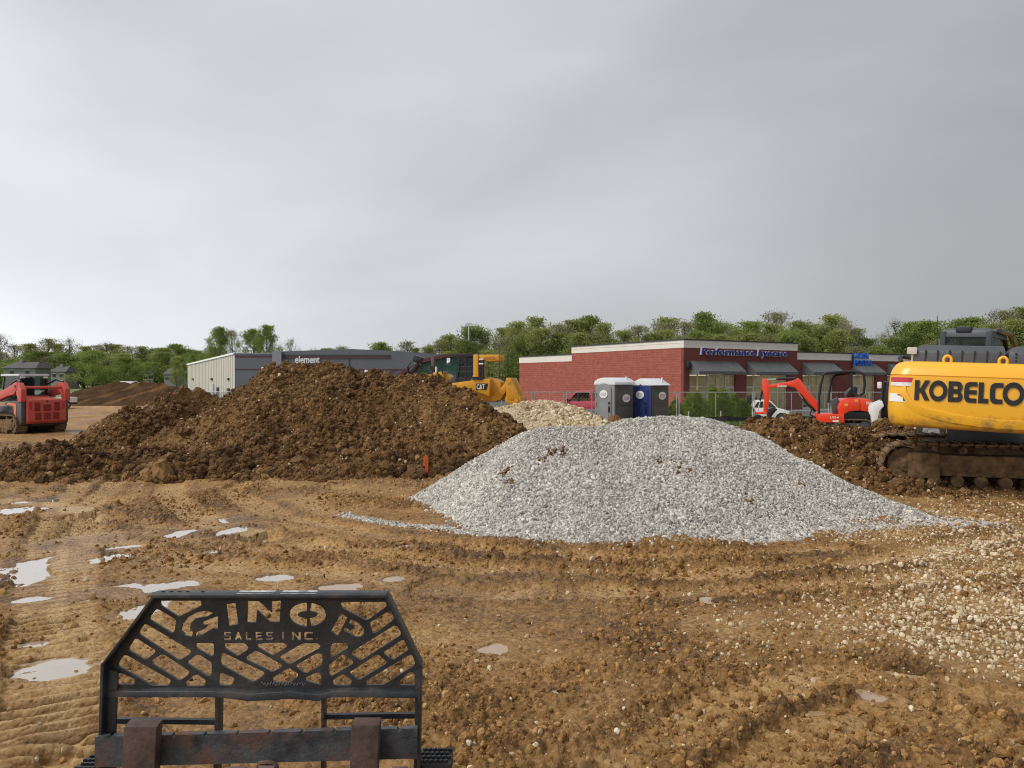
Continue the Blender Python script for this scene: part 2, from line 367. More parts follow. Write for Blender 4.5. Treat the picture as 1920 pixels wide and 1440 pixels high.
WATER_C = mat('clear_puddle_water', (0.33, 0.225, 0.125), rough=0.06, var=0.15, spec=.6, coat=.35); WATER_T = mat('silty_sky_bright_water', (0.36, 0.29, 0.21), rough=0.04, var=0.06, spec=1.0, coat=1.0)  # silty water: base colour paled to stand in for bright sky reflection
for w in (WATER_C, WATER_T):
    b = w.node_tree.nodes['Principled BSDF']; b.inputs['IOR'].default_value = 1.5; b.inputs['Coat Roughness'].default_value = 0.02; b.inputs['Coat IOR'].default_value = 1.6

def pud_r(x, y, p):      # 1 at the shore line
    px, py, hw, hh, tilt, _ = p; cx, cy = gp(px, py); k = cy / F
    q_ = 1.12 if px < 560 else .85; wx = hw * k * q_; wy = max(hh * cy * cy / (F * CH), 0.07) * q_
    sh = tilt * wy / max(wx, .01) * 1.2
    u = (x - cx) / wx; v = (y - cy - (x - cx) * tilt * (wy / wx) * 1.0) / wy
    r = np.sqrt(u * u + v * v); return r, cx, cy, wx, wy

nx, ny = 900, 740
t = np.linspace(0, 1, ny); yy = (2.2 ** -.5 + t * (62 ** -.5 - 2.2 ** -.5)) ** -2
yy = np.concatenate([np.linspace(-14, 2.0, 9), yy, np.geomspace(64, 5000, 44)])
u = np.linspace(-1, 1, nx); u = 0.8 * u + 0.2 * u ** 3
hwid = np.where(yy < 2.2, 0.85 * 2.2 + 2 + (2.2 - yy) * 1.5, 0.85 * yy + 2)
GX = u[None, :] * hwid[:, None]; GY = np.repeat(yy[:, None], nx, 1)
fade = 1 - sstep(40, 62, GY)
x, y = GX, GY
wob = fbm(x * .6, y * .6, 3, 50) * .25
lo = fbm(x * .35, y * .35, 3, 1)
mdl = fbm(x * 1.3, y * 1.3, 4, 5)
z = 0.05 * lo + 0.028 * mdl
rough_m = sstep(-.12, .45, fbm(x * .8 + 3, y * .8, 4, 21) + 0.25 * mdl)      # where the mud is torn up, not rolled flat
tone = 0.38 + 0.20 * lo + 0.20 * fbm(x * 2.2, y * 2.2, 3, 33)
wetn = fbm(x * .55, y * .55, 4, 61); wet = 0.40 + 0.75 * wetn; tone = tone - .09 * sstep(.0, .5, wetn)
ruts = [  # run of a track or tyre, width, depth, tread pitch, tread height
 (path((-60, 1560), (60, 1400), (70, 1200), (75, 1100), (95, 1000), (130, 930), (170, 890)), .42, .05, .145, .085),
 (path((60, 1560), (150, 1400), (140, 1240), (135, 1120), (150, 1010), (190, 930), (230, 890)), .40, .05, .145, .085),
 (path((310, 893), (330, 950), (430, 1000), (640, 1035), (900, 1068), (1250, 1078), (1600, 1060), (1990, 990)), .5, .05, .15, .012),
 (path((150, 960), (200, 1020), (340, 1062), (600, 1075), (900, 1112), (1250, 1108), (1600, 1100), (1990, 1060)), .5, .04, .15, .012),
 (path((480, 890), (430, 925), (520, 970), (760, 1010), (950, 1040), (1300, 1040), (1560, 1030)), .45, .05, .16, .014),
 (path((-80, 930), (120, 955), (330, 990), (500, 1010)), .4, .05, .15, .03),
 (path((1120, 1500), (1330, 1330), (1560, 1270), (1900, 1330)), .42, .035, .16, .03),
 (path((1300, 1540), (1500, 1390), (1700, 1330), (1980, 1420)), .42, .035, .16, .03),
 (path((-60, 860), (150, 830), (300, 790)), .5, .05, .15, .02), (path((-60, 900), (170, 868), (330, 850)), .5, .05, .15, .02),
]
trackm = np.zeros_like(x)
for ri, (pts, w, dp, pit, lug) in enumerate(ruts):
    d, s, _ = polyline(x + wob * .35, y + wob * .35, pts); d = d + 0.03 * mdl
    ins = 1 - sstep(w * .42, w * .56, d)
    berm = np.exp(-((d - w * .72) / .13) ** 2)
    nb = np.clip(.55 + .9 * fbm(x * 3.1, y * 3.1, 3, 71), 0, 1.6)
    z = z - dp * .8 * ins + berm * dp * .30 * nb * sstep(-.35, .3, fbm(x * .7, y * .7, 2, 88))
    if lug > 0:
        sw = np.sin(2 * np.pi * (s + .05 * mdl) / pit); sw = np.clip(sw * 1.6, -1, 1)
        g = sstep(-.45, .1, fbm(x * .9, y * .9, 2, 91) + .12)
        if ri < 2: g = np.clip(g + .75, 0, 1); trackm = np.maximum(trackm, ins)
        z = z + lug * .5 * sw * ins * g; tone = tone + .05 * sw * ins * g * (lug / .05)
    rough_m = rough_m * (1 - .8 * ins) + berm * .4 * (1 - ins)
    rough_m = np.clip(rough_m, 0, 1.2)
    tone = tone + ins * .10 - berm * .08 * nb
    wet = wet + ins * .22
near_t = 1 - .75 * trackm
cl = clod(x + wob * .2, y, .17, 3, .35) * .05 + clod(x, y, .075, 13, .7) * .060 + clod(x, y, .036, 23, .9) * .045
near = 1 - .6 * sstep(14, 40, y)
z = z + cl * (0.16 + 0.75 * rough_m) * near * near_t
z = z + (.012 * fbm(x * 9, y * 9, 3, 41)) * (0.35 + .65 * rough_m)
tone = tone - .15 * np.clip(rough_m, 0, 1) + 0.13
# water stands in the lowest places
PZ = []
for p in PUD:
    cx, cy = gp(p[0], p[1]); r, cx, cy, wx, wy = pud_r(x, y, p)
    sel = r < 3.0
    if not sel.any(): PZ.append(0); continue
    rr = r[sel] + .5 * fbm(x[sel] * 2.6, y[sel] * 2.6 / 1.6, 4, 7) + .30 * fbm(x[sel] * 9, y[sel] * 7, 2, 9)
    zs = z[sel]; inn = r[sel] < 1.2
    lev = float(np.percentile(zs[inn], 62 if p[0] < 560 else 38)) - 0.004 if inn.any() else 0.0
    PZ.append(lev)
    basin = lev - .016 + .72 * (zs - lev) - .012 * np.clip(1 - rr, 0, 1)
    k = 1 - sstep(.85, 1.06, rr)
    zn = zs * (1 - k) + basin * k
    ring = sstep(1.02, 1.2, rr) * (1 - sstep(2.0, 2.9, rr))
    zn = np.where(ring > 0, np.maximum(zn, lev + .012 * ring), zn)
    z[sel] = zn
    kk = 1 - sstep(1.0, 1.7, rr); wet[sel] = np.maximum(wet[sel], .95 * kk + wet[sel] * (1 - kk)); tone[sel] = tone[sel] - .07 * kk
far = sstep(50, 70, y)
z = z * fade + G(x, y) + .12 * fbm(x * .05, y * .05, 3, 77) * sstep(60, 120, y)
GZ = z
ground = grid_mesh('ground', GX, GY, GZ, MUD, np.clip(tone, 0, 1), np.clip(wet, 0, 1)); tag(ground, kind='structure')
def ground_z(xs, ys):      # look the height up in the sheet just made
    xs = np.asarray(xs, float); ys = np.asarray(ys, float)
    r = np.clip(np.interp(ys, yy, np.arange(len(yy))), 0, len(yy) - 1.001); r0 = r.astype(int); fr = r - r0
    out = 0
    for rr, w in ((r0, 1 - fr), (r0 + 1, fr)):
        c = np.clip(np.interp(xs / hwid[rr], u, np.arange(nx)), 0, nx - 1.001); c0 = c.astype(int); fc = c - c0
        out = out + w * (GZ[rr, c0] * (1 - fc) + GZ[rr, c0 + 1] * fc)
    return out
for p, lev in zip(PUD, PZ):
    cx, cy = gp(p[0], p[1]); q_ = 1.12 if p[0] < 560 else .85; wx = p[2] * cy / F * q_; wy = max(p[3] * cy * cy / (F * CH), .07) * q_
    m = MB(); n = 28; vs = []
    for i in range(n):
        a = 2 * math.pi * i / n; ax = 1.75 * wx * math.cos(a); vs.append((cx + ax, cy + 1.75 * wy * math.sin(a) + ax * p[4] * wy / wx, lev))
    m.add(vs, [tuple(range(n))]); tag(m.build('puddle', WATER_T if p[0] < 560 else WATER_C), kind='structure')

# ------------------------------------------------------------------ scattered lumps and stones (geometry nodes, real little meshes)
def stone_mat(name, ramp, rough=.8):
    m = bpy.data.materials.new(name); m.use_nodes = True; t = m.node_tree; b = t.nodes['Principled BSDF']; b.inputs['Roughness'].default_value = rough; b.inputs['Specular IOR Level'].default_value = .2
    at = t.nodes.new('ShaderNodeAttribute'); at.attribute_type = 'INSTANCER'; at.attribute_name = 'shade'
    cr = t.nodes.new('ShaderNodeValToRGB'); e = cr.color_ramp.elements
    e[0].position = 0; e[0].color = (*ramp[0], 1); e[1].position = 1; e[1].color = (*ramp[-1], 1)
    for i, c in enumerate(ramp[1:-1]): k = e.new((i + 1) / (len(ramp) - 1)); k.color = (*c, 1)
    t.links.new(at.outputs['Fac'], cr.inputs[0])
    no = t.nodes.new('ShaderNodeTexNoise'); no.inputs['Scale'].default_value = 3; no.inputs['Detail'].default_value = 5
    co = t.nodes.new('ShaderNodeTexCoord'); t.links.new(co.outputs['Object'], no.inputs[0])
    mr = t.nodes.new('ShaderNodeMapRange'); mr.inputs['To Min'].default_value = .72; mr.inputs['To Max'].default_value = 1.28; t.links.new(no.outputs['Fac'], mr.inputs[0])
    vm = t.nodes.new('ShaderNodeVectorMath'); vm.operation = 'SCALE'; t.links.new(cr.outputs[0], vm.inputs[0]); t.links.new(mr.outputs[0], vm.inputs['Scale'])
    t.links.new(vm.outputs[0], b.inputs['Base Color']); return m
GRAVEL = stone_mat('grey_gravel', [(.165, .153, .134), (.335, .315, .278), (.47, .445, .396), (.66, .628, .57)])
BEIGE = stone_mat('beige_stone', [(.26, .18, .10), (.42, .32, .19), (.55, .45, .29), (.68, .60, .46)])
CLODS = stone_mat('soil_lumps', [(.040, .021, .009), (.105, .056, .021), (.165, .092, .036), (.27, .165, .07)], .9)
MUDCL = stone_mat('mud_lumps', [(.11, .052, .015), (.20, .103, .032), (.29, .158, .051), (.40, .24, .095)], .75)

def lump_group(name, material, sub, amp, flat=True, kinds=6, freq=.95):
    g = bpy.data.node_groups.new(name, 'GeometryNodeTree')
    g.interface.new_socket('Geometry', in_out='INPUT', socket_type='NodeSocketGeometry'); g.interface.new_socket('Geometry', in_out='OUTPUT', socket_type='NodeSocketGeometry')
    N = g.nodes.new; gi = N('NodeGroupInput'); go = N('NodeGroupOutput'); jn = N('GeometryNodeGeometryToInstance')
    for k in range(kinds):
        ic = N('GeometryNodeMeshIcoSphere'); ic.inputs['Radius'].default_value = 1; ic.inputs['Subdivisions'].default_value = sub
        sp = N('GeometryNodeSetPosition'); po = N('GeometryNodeInputPosition'); ad = N('ShaderNodeVectorMath'); ad.operation = 'ADD'; ad.inputs[1].default_value = (k * 7.3, k * 3.1, -k * 5.7)
        no = N('ShaderNodeTexNoise'); no.inputs['Scale'].default_value = freq; no.inputs['Detail'].default_value = 4; no.inputs['Roughness'].default_value = .65
        su = N('ShaderNodeVectorMath'); su.operation = 'SUBTRACT'; su.inputs[1].default_value = (.5, .5, .5); sc = N('ShaderNodeVectorMath'); sc.operation = 'SCALE'; sc.inputs['Scale'].default_value = amp
        L = g.links.new; L(po.outputs[0], ad.inputs[0]); L(ad.outputs[0], no.inputs['Vector']); L(no.outputs['Color'], su.inputs[0]); L(su.outputs[0], sc.inputs[0])
        L(ic.outputs[0], sp.inputs['Geometry']); L(sc.outputs[0], sp.inputs['Offset'])
        ss = N('GeometryNodeSetShadeSmooth'); ss.inputs['Shade Smooth'].default_value = not flat; L(sp.outputs[0], ss.inputs[0])
        sm = N('GeometryNodeSetMaterial'); sm.inputs['Material'].default_value = material; L(ss.outputs[0], sm.inputs[0]); L(sm.outputs[0], jn.inputs[0])
    ip = N('GeometryNodeInstanceOnPoints'); ip.inputs['Pick Instance'].default_value = True
    def at(nm, ty):
        a = N('GeometryNodeInputNamedAttribute'); a.data_type = ty; a.inputs[0].default_value = nm; return a.outputs[0]
    L(gi.outputs[0], ip.inputs['Points']); L(jn.outputs[0], ip.inputs['Instance']); L(at('idx', 'INT'), ip.inputs['Instance Index'])
    L(at('rot', 'FLOAT_VECTOR'), ip.inputs['Rotation']); L(at('scl', 'FLOAT_VECTOR'), ip.inputs['Scale']); L(ip.outputs[0], go.inputs[0])
    return g
def scatter(name, pts, size, group, parent=None, squash=(.55, 1.0), shade=None):
    n = len(pts); me = bpy.data.meshes.new(name); me.vertices.add(n); me.vertices.foreach_set('co', np.asarray(pts, np.float32).reshape(-1))
    rot = RNG.uniform(0, 6.28, (n, 3)); rot[:, :2] *= .35
    sc = np.stack([size * RNG.uniform(.75, 1.25, n), size * RNG.uniform(.75, 1.25, n), size * RNG.uniform(*squash, n)], -1)
    sh = np.clip(RNG.normal(.5, .27, n), 0, 1) if shade is None else shade
    for nm, ty, ar, k in (('rot', 'FLOAT_VECTOR', rot, 'vector'), ('scl', 'FLOAT_VECTOR', sc, 'vector'), ('shade', 'FLOAT', sh, 'value'), ('idx', 'INT', RNG.integers(0, 6, n), 'value')):
        a = me.attributes.new(nm, ty, 'POINT'); a.data.foreach_set(k, np.asarray(ar, np.int32 if ty == 'INT' else np.float32).reshape(-1))
    o = bpy.data.objects.new(name, me); COL.objects.link(o); o['kind'] = 'stuff'
    md = o.modifiers.new('lumps', 'NODES'); md.node_group = group
    if parent is not None: o.parent = parent
    return o
LG_GRAVEL = lump_group('gravel_lumps', GRAVEL, 1, .85); LG_BEIGE = lump_group('beige_lumps', BEIGE, 1, .85)
LG_CLOD = lump_group('clod_lumps', CLODS, 3, 1.75, freq=1.35); LG_MUD = lump_group('mud_lumps', MUDCL, 2, 1.7, freq=1.3)

# ------------------------------------------------------------------ heaps
def heap(name, label, cat, fn, box, step, material, tonefn, sink=.12, part='mound'):
    x0, x1, y0, y1 = box
    X, Y = np.meshgrid(np.arange(x0, x1 + step, step), np.arange(y0, y1 + step, step))
    Z = fn(X, Y); b = G(X, Y); Zc = np.maximum(Z, b - sink)
    root = thing(name, label, cat, ((x0 + x1) / 2, (y0 + y1) / 2, float(gz((x0 + x1) / 2, (y0 + y1) / 2))))
    L = root.location
    tn = tonefn(X, Y, Z); o = grid_mesh(part, X - L.x, Y - L.y, Zc - L.z, material, tn, np.full(X.shape, .1), root)
    return root
def on_heap(fn, box, n, lim=.02, bias=None):
    x0, x1, y0, y1 = box; k = int(n * 3.5); xs = RNG.uniform(x0, x1, k); ys = RNG.uniform(y0, y1, k); zs = fn(xs, ys)
    e = .05; sl = np.sqrt(1 + ((fn(xs + e, ys) - zs) / e) ** 2 + ((fn(xs, ys + e) - zs) / e) ** 2)
    keep = (zs > G(xs, ys) + lim) & (RNG.uniform(0, 1, k) < np.clip(sl / 1.8, 0, 1))
    if bias is not None: keep &= RNG.uniform(0, 1, k) < bias(xs, ys, zs)
    i = np.flatnonzero(keep)[:n]; return xs[i], ys[i], zs[i]
def rel(root, xs, ys, zs): return np.stack([xs - root.location.x, ys - root.location.y, zs - root.location.z], -1)

# grey gravel
GR = [(-1.66, 12.75, -.03), (-.55, 12.45, .72), (.42, 12.2, 1.30), (1.15, 12.1, 1.31), (1.8, 12.1, 1.45), (2.35, 12.15, 1.47), (3.0, 12.3, 1.44), (3.75, 12.4, 1.22), (4.4, 12.1, .88)]
GT = [(4.0, 12.2, 1.05), (4.5, 12.0, .80), (5.15, 11.55, .43), (5.7, 11.05, .20), (6.1, 10.7, .02)]
def f_gravel(x, y):
    w = .12 * fbm(x * 1.7, y * 1.7, 3, 109)
    z = ridge(x, y, GR, .60)
    z = np.maximum(z, .36 - .36 * np.hypot((x - 1.5) * .5, y - 10.35))      # talus spread in front
    z = np.maximum(z, .30 - .34 * np.hypot((x - 3.2) * .7, y - 10.45))
    z = np.minimum(z, .80 * ((x + 1.64) * .898 + (y - 12.6) * .441 + w) + .02)      # steeper left flank
    z = np.minimum(z, .75 * (-(x - 4.15) * .853 + (y - 9.75) * .522 + w) + .02)
    z = np.maximum(z, ridge(x, y, GT, .68))
    return z + .035 * fbm(x * 1.1, y * 1.1, 3, 101) + .025 * fbm(x * 3, y * 3, 2, 103) - .03 - .10 * np.exp(-(((x - 1.5) / .25) ** 2 + ((y - 11.3) / .8) ** 2))
GRBOX = (-2.6, 7.2, 8.2, 15.2)
MOUNDG = mat('gravel_bed', (.14, .132, .12), (.22, .21, .195), var=.3, scale=28, rough=.9, bump=1.0, bscale=30)
hg = heap('gravel_pile', 'large heap of pale grey crushed gravel in front of the portable toilets', 'gravel pile', f_gravel, GRBOX, .06, MOUNDG, lambda a, b, c: a * 0 + .5)
xs, ys, zs = on_heap(f_gravel, GRBOX, 95000, -.03)
sz = np.clip(RNG.lognormal(math.log(.0155), .30, len(xs)), .008, .036)
sz = sz * (1 + .30 * np.exp(-np.maximum(zs, 0) / .35)) * (1 + .18 * fbm(xs * 1.2, ys * 1.2, 2, 133)); scatter('gravel', rel(hg, xs, ys, zs), sz, LG_GRAVEL, hg, shade=np.clip(RNG.normal(.5, .26, len(xs)) + .22 * fbm(xs * 1.4, ys * 1.4, 4, 131), 0, 1))
# spilled gravel round the foot and the white trail to the left
xs = RNG.uniform(-2.6, 6.6, 16000); ys = RNG.uniform(8.7, 13.2, 16000); h = f_gravel(xs, ys)
k = (h < .0) & (h > -.30) & (RNG.uniform(0, 1, len(xs)) < np.exp(h / .055) * .9); xs, ys = xs[k], ys[k]
tr = np.array(path((640, 964), (700, 976), (790, 988), (880, 1001), (1010, 1014))); s = RNG.uniform(0, 1, 1700) ** .8 * (len(tr) - 1.001); j = s.astype(int)
tp = tr[j] * (1 - (s - j))[:, None] + tr[j + 1] * (s - j)[:, None] + np.stack([RNG.normal(0, .05, 1700), RNG.normal(0, .07, 1700)], -1)
tr2 = np.array(path((1560, 990), (1700, 985), (1800, 985), (1870, 990))); s = RNG.uniform(0, 1, 1500) * (len(tr2) - 1.001); j = s.astype(int)
tp2 = tr2[j] * (1 - (s - j))[:, None] + tr2[j + 1] * (s - j)[:, None] + np.stack([RNG.normal(0, .1, 1500), RNG.normal(0, .16, 1500)], -1)
xs = np.concatenate([xs, tp[:, 0], tp2[:, 0]]); ys = np.concatenate([ys, tp[:, 1], tp2[:, 1]])
scatter('spilled_gravel', np.stack([xs, ys, ground_z(xs, ys) + .004], -1), np.clip(RNG.lognormal(math.log(.016), .3, len(xs)), .008, .034), LG_GRAVEL)
# a few lumps of soil thrown on the gravel
lx = []; ly = []; ls = []
for cx_, cy_, nn, sp in ((P(946, 857, 10.9).x, 11.3, 26, .05), (.56, 11.5, 14, .05), (.78, 11.45, 9, .04), (.45, 11.35, 10, .05), (2.35, 10.9, 7, .05), (2.1, 11.0, 5, .03), (-.02, 11.0, 5, .03), (4.2, 11.2, 8, .05), (3.2, 10.4, 6, .06)):
    lx += list(RNG.normal(cx_, sp, nn)); ly += list(RNG.normal(cy_, sp, nn)); ls += list(RNG.uniform(.012, .032, nn))
lx = np.array(lx); ly = np.array(ly); scatter('soil_lumps', rel(hg, lx, ly, f_gravel(lx, ly) + .012), np.array(ls), LG_CLOD, hg)

# brown soil heap
DR = [(-12.20, 17.00, 0.05), (-11.72, 17.61, 0.43), (-11.29, 18.10, 0.39), (-10.94, 18.57, 0.58), (-10.61, 19.37, 0.53), (-10.27, 20.04, 0.77), (-9.90, 20.55, 1.34), (-9.68, 20.84, 1.25), (-9.40, 21.19, 1.33), (-9.25, 21.70, 1.40), (-9.17, 21.97, 1.82), (-8.78, 21.63, 1.20), (-8.45, 21.33, .85), (-7.83, 20.74, .80), (-7.28, 20.20, .95), (-6.86, 20.13, 1.40), (-6.52, 20.10, 2.28), (-6.17, 20.00, 2.50), (-5.54, 20.00, 2.40), (-5.06, 20.00, 2.42), (-4.89, 19.99, 1.90), (-4.49, 19.93, 1.81), (-4.25, 19.90, 2.27), (-4.03, 19.90, 1.70), (-3.79, 19.90, 1.79), (-3.42, 19.90, 2.29), (-3.10, 19.90, 1.74), (-2.83, 19.90, 2.19), (-2.52, 19.90, 2.28), (-2.25, 19.89, 2.28), (-2.01, 19.83, 1.75), (-1.75, 19.71, 1.53), (-1.27, 19.44, 1.74), (-1.15, 19.36, 1.84), (-0.97, 19.20, 1.29), (-0.72, 18.98, 1.06), (-0.52, 18.86, 0.95), (-0.13, 18.62, 0.71), (0.32, 18.32, 0.52), (1.00, 17.90, 0.05)]
def f_dirt(x, y):
    w = .5 * fbm(x * .5, y * .5, 2, 210)
    z = ridge(x + w * .6, y + w, DR, .70)
    z = np.maximum(z, .45 - .30 * np.abs(y - 16.7 - w) - .5 * np.maximum(0, np.abs(x + 5.4) - 5.5))
    on = sstep(-.3, .3, z)
    z = z + on * (.16 * fbm(x * .9, y * .9, 4, 201) + .085 * fbm(x * 3.1, y * 3.1, 3, 205))
    return z + on * (clod(x, y, .42, 220, .3) * .16 + clod(x, y, .2, 230, .6) * .13 + clod(x, y, .09, 240, .8) * .09) - .09 - .10 * sstep(-1.9, -.9, x) * sstep(.2, .8, z)
DBOX = (-14.5, 2.6, 13.4, 25.5)
soil_tone = lambda a, b, c: np.clip(.47 + .40 * fbm(a * .55, b * .55, 4, 263) + .16 * fbm(a * 3, b * 3, 3, 255), 0, 1)
hd = heap('soil_pile', 'tall lumpy heap of dark brown soil with several humps left of the grey gravel', 'soil pile', f_dirt, DBOX, .045, DIRT, soil_tone)
front = lambda a, b, c: np.where(b < 21.5, 1.0, .25)
xs, ys, zs = on_heap(f_dirt, DBOX, 34000, .0, front); sz = np.clip(RNG.lognormal(math.log(.022), .5, len(xs)), .010, .09)
sz = sz * (.9 + .8 * fbm(xs * .5, ys * .5, 3, 261)) * (1 + .7 * np.exp(-np.maximum(zs, 0) / .5)); sz = np.maximum(sz, .008); scatter('clods', rel(hd, xs, ys, zs + sz * .15), sz, LG_CLOD, hd, squash=(.6, .95), shade=np.clip(RNG.normal(.48, .2, len(xs)) + .55 * fbm(xs * .55, ys * .55, 4, 263), 0, 1))
big = lambda a, b, c: np.exp(-np.maximum(c - .15, 0) / .45) * (b < 19.5)
xs, ys, zs = on_heap(f_dirt, DBOX, 560, -.04, big); sz = np.clip(RNG.lognormal(math.log(.085), .45, len(xs)), .045, .26)
scatter('large_clods', rel(hd, xs, ys, zs + sz * .2), sz, LG_CLOD, hd, squash=(.65, .95))
xs, ys, zs = on_heap(f_dirt, DBOX, 1500, .1, front); scatter('stone_chips', rel(hd, xs, ys, zs + .02), np.clip(RNG.lognormal(math.log(.018), .4, len(xs)), .01, .05), LG_BEIGE, hd)

# bank of soil behind the gravel, under the big excavator
BR = [(5.0, 17.0, .95), (5.6, 17.0, 1.14), (6.4, 17.2, 1.10), (7.3, 17.4, 1.03), (8.3, 17.5, .98), (9.2, 18.0, .80), (11.0, 18.5, .45), (13, 19, .2)]
def f_bank(x, y):
    w = .4 * fbm(x * .6, y * .6, 2, 310); z = ridge(x + w * .5, y + w * .6, BR, .40)
    z = np.maximum(z, ridge(x, y, [(6.3, 14.3, .34), (7.3, 13.3, .22), (8.6, 12.75, .20), (10.5, 12.2, .16), (12, 11.8, .05)], .42))
    z = np.where(y > 17.2, z - .3 * (y - 17.2), z)
    z = z - .55 * np.exp(-(((x - 9.3) / 1.6) ** 2 + ((y - 14.2) / 1.5) ** 2))
    on = sstep(-.25, .25, z)
    return z + on * (.12 * fbm(x * 1.1, y * 1.1, 4, 301) + .06 * fbm(x * 3.1, y * 3.1, 3, 305) + clod(x, y, .34, 320, .4) * .2 + clod(x, y, .17, 330, .6) * .14 + clod(x, y, .08, 340, .8) * .08) - .06
BBOX = (3.6, 14.0, 11.0, 21.0)
hb = heap('soil_bank', 'low bank of dug brown soil between the grey gravel and the yellow excavator', 'soil bank', f_bank, BBOX, .045, DIRT, soil_tone)
xs, ys, zs = on_heap(f_bank, BBOX, 14000, .0); sz = np.clip(RNG.lognormal(math.log(.021), .5, len(xs)), .009, .08)
scatter('clods', rel(hb, xs, ys, zs + sz * .15), sz, LG_CLOD, hb, squash=(.6, .95))
xs, ys, zs = on_heap(f_bank, BBOX, 70, -.02, lambda a, b, c: np.exp(-np.maximum(c - .1, 0) / .4) * (a < 9)); sz = np.clip(RNG.lognormal(math.log(.10), .35, len(xs)), .06, .22)
scatter('large_clods', rel(hb, xs, ys, zs + sz * .2), sz, LG_CLOD, hb, squash=(.65, .95))
xs, ys, zs = on_heap(f_bank, BBOX, 1300, .0); scatter('stone_chips', rel(hb, xs, ys, zs + .015), np.clip(RNG.lognormal(math.log(.016), .4, len(xs)), .008, .04), LG_BEIGE, hb)

# beige stone heap
SR = [(-.55, 22.3, 1.22), (.35, 22.0, 1.36), (1.0, 22.0, 1.42), (1.6, 22.0, 1.30), (2.5, 22.0, .70), (3.6, 22.0, .0)]
f_stone = lambda x, y: ridge(x, y, SR, .52) + .06 * fbm(x * 1.5, y * 1.5, 3, 401)
SBOX = (-4.2, 4.6, 18.6, 26)
MOUNDS = mat('stone_bed', (.30, .23, .14), (.42, .34, .22), var=.3, scale=14, rough=.9, bump=1, bscale=16)
hs = heap('stone_pile', 'heap of coarse beige stone beside the yellow bulldozer', 'stone pile', f_stone, SBOX, .1, MOUNDS, lambda a, b, c: a * 0 + .5)
xs, ys, zs = on_heap(f_stone, SBOX, 8500, .1, lambda a, b, c: np.where((b < 23) & (a > .1 + .5 * (22 - b)), 1, .0)); scatter('stones', rel(hs, xs, ys, zs), np.clip(RNG.lognormal(math.log(.048), .3, len(xs)), .025, .1), LG_BEIGE, hs)
xs, ys, zs = on_heap(f_stone, SBOX, 8000, .1, lambda a, b, c: np.where((b < 23) & (a <= .1 + .5 * (22 - b)), 1, .0)); scatter('fine_stones', rel(hs, xs, ys, zs), np.clip(RNG.lognormal(math.log(.026), .3, len(xs)), .012, .05), LG_BEIGE, hs)

# far soil mound on the left with two ramps worn into its face
FR = [(-51.5, 86, -.5), (-48.5, 87, .9), (-45.5, 88, 1.62), (-42.5, 88, 1.70), (-39.5, 88, 1.55), (-37.5, 88, .9), (-35.5, 87, -.6)]
def f_far(x, y):
    z = ridge(x, y, FR, .55); z = np.where(y < 87, np.maximum(z, -.75 + .28 * (y - 80.5) - .7 * np.maximum(0, np.abs(x + 43.5) - 5)), z)
    on = sstep(-.75, -.2, z); ramp = np.minimum(np.abs(x + 44.8 - .55 * (y - 84)), np.abs(x + 41.6 - .55 * (y - 84)))
    rp = 1 - sstep(.3, .6, ramp)
    return z + on * (1 - .8 * rp) * (.3 * fbm(x * .8, y * .8, 4, 501) + .2 * clod(x, y, .9, 520, .6)) - .10 * rp
def far_tone(a, b, c): return np.clip(.18 + .2 * fbm(a, b, 3, 551) + .3 * (1 - sstep(.25, .6, np.minimum(np.abs(a + 44.8 - .55 * (b - 84)), np.abs(a + 41.6 - .55 * (b - 84))))), 0, 1)
hf = heap('soil_mound', 'distant dark soil mound with two wheel ramps running up its face', 'soil mound', f_far, (-54, -33, 79, 93), .16, DIRT, far_tone)

# small spoil heap behind the stone heap, beside the grey toilet
f_sp = lambda x, y: ridge(x, y, [(3.0, 26.2, .45), (3.6, 26.2, .72), (4.6, 26.4, .5)], .5) + .1 * fbm(x * 2, y * 2, 3, 601) + clod(x, y, .2, 620, .6) * .15
hsp = heap('spoil_heap', 'small brown spoil heap between the beige stone and the grey toilet', 'soil pile', f_sp, (1.4, 6.2, 24.5, 28.2), .08, DIRT, soil_tone)

# loose stones trodden into the mud, thickest towards the right
n = 170000; d = 3.0 * (26 / 3.0) ** RNG.uniform(0, 1, n); xs = RNG.uniform(-.78, .82, n) * d; ys = d
px = 960 + F * xs / ys; py = HZ + F * CH / ys
band = fbm(xs * .9, ys * .9, 3, 701)
den = .012 + .055 * sstep(700, 1300, px) * sstep(.0, .5, band + .2) + 1.3 * sstep(1480, 1840, px) * sstep(960, 1020, py) * (1 - sstep(1180, 1330, py + .12 * (1900 - px))) * sstep(-.45, .25, band + .15)
den += .50 * np.exp(-((py - (1085 + .02 * (px - 1300) - 30 * np.sin((px - 900) / 420))) / 14) ** 2) * sstep(950, 1150, px) * sstep(-.3, .3, band)
den += .40 * np.exp(-((py - (1155 + .05 * (px - 1300))) / 30) ** 2) * sstep(1250, 1500, px)
den += .30 * np.exp(-((py - (1215 - .03 * (px - 1300))) / 22) ** 2) * sstep(1050, 1450, px) * sstep(-.2, .4, band)
den += .5 * sstep(1640, 1800, px) * (1 - sstep(1000, 1100, py)) * sstep(915, 950, py)
den *= np.where(f_gravel(xs, ys) > -.02, 0, 1) * np.where(f_dirt(xs, ys) > .02, 0, 1)
k = RNG.uniform(0, 1, n) < den * np.clip((ys / 9), .25, 1) * .62; xs, ys = xs[k], ys[k]
sz = np.minimum(np.clip(RNG.lognormal(math.log(.0125), .45, len(xs)), .005, .042), .006 + .0035 * ys)
scatter('loose_stones', np.stack([xs, ys, ground_z(xs, ys) + sz * .25], -1), sz, LG_BEIGE, squash=(.4, .8))
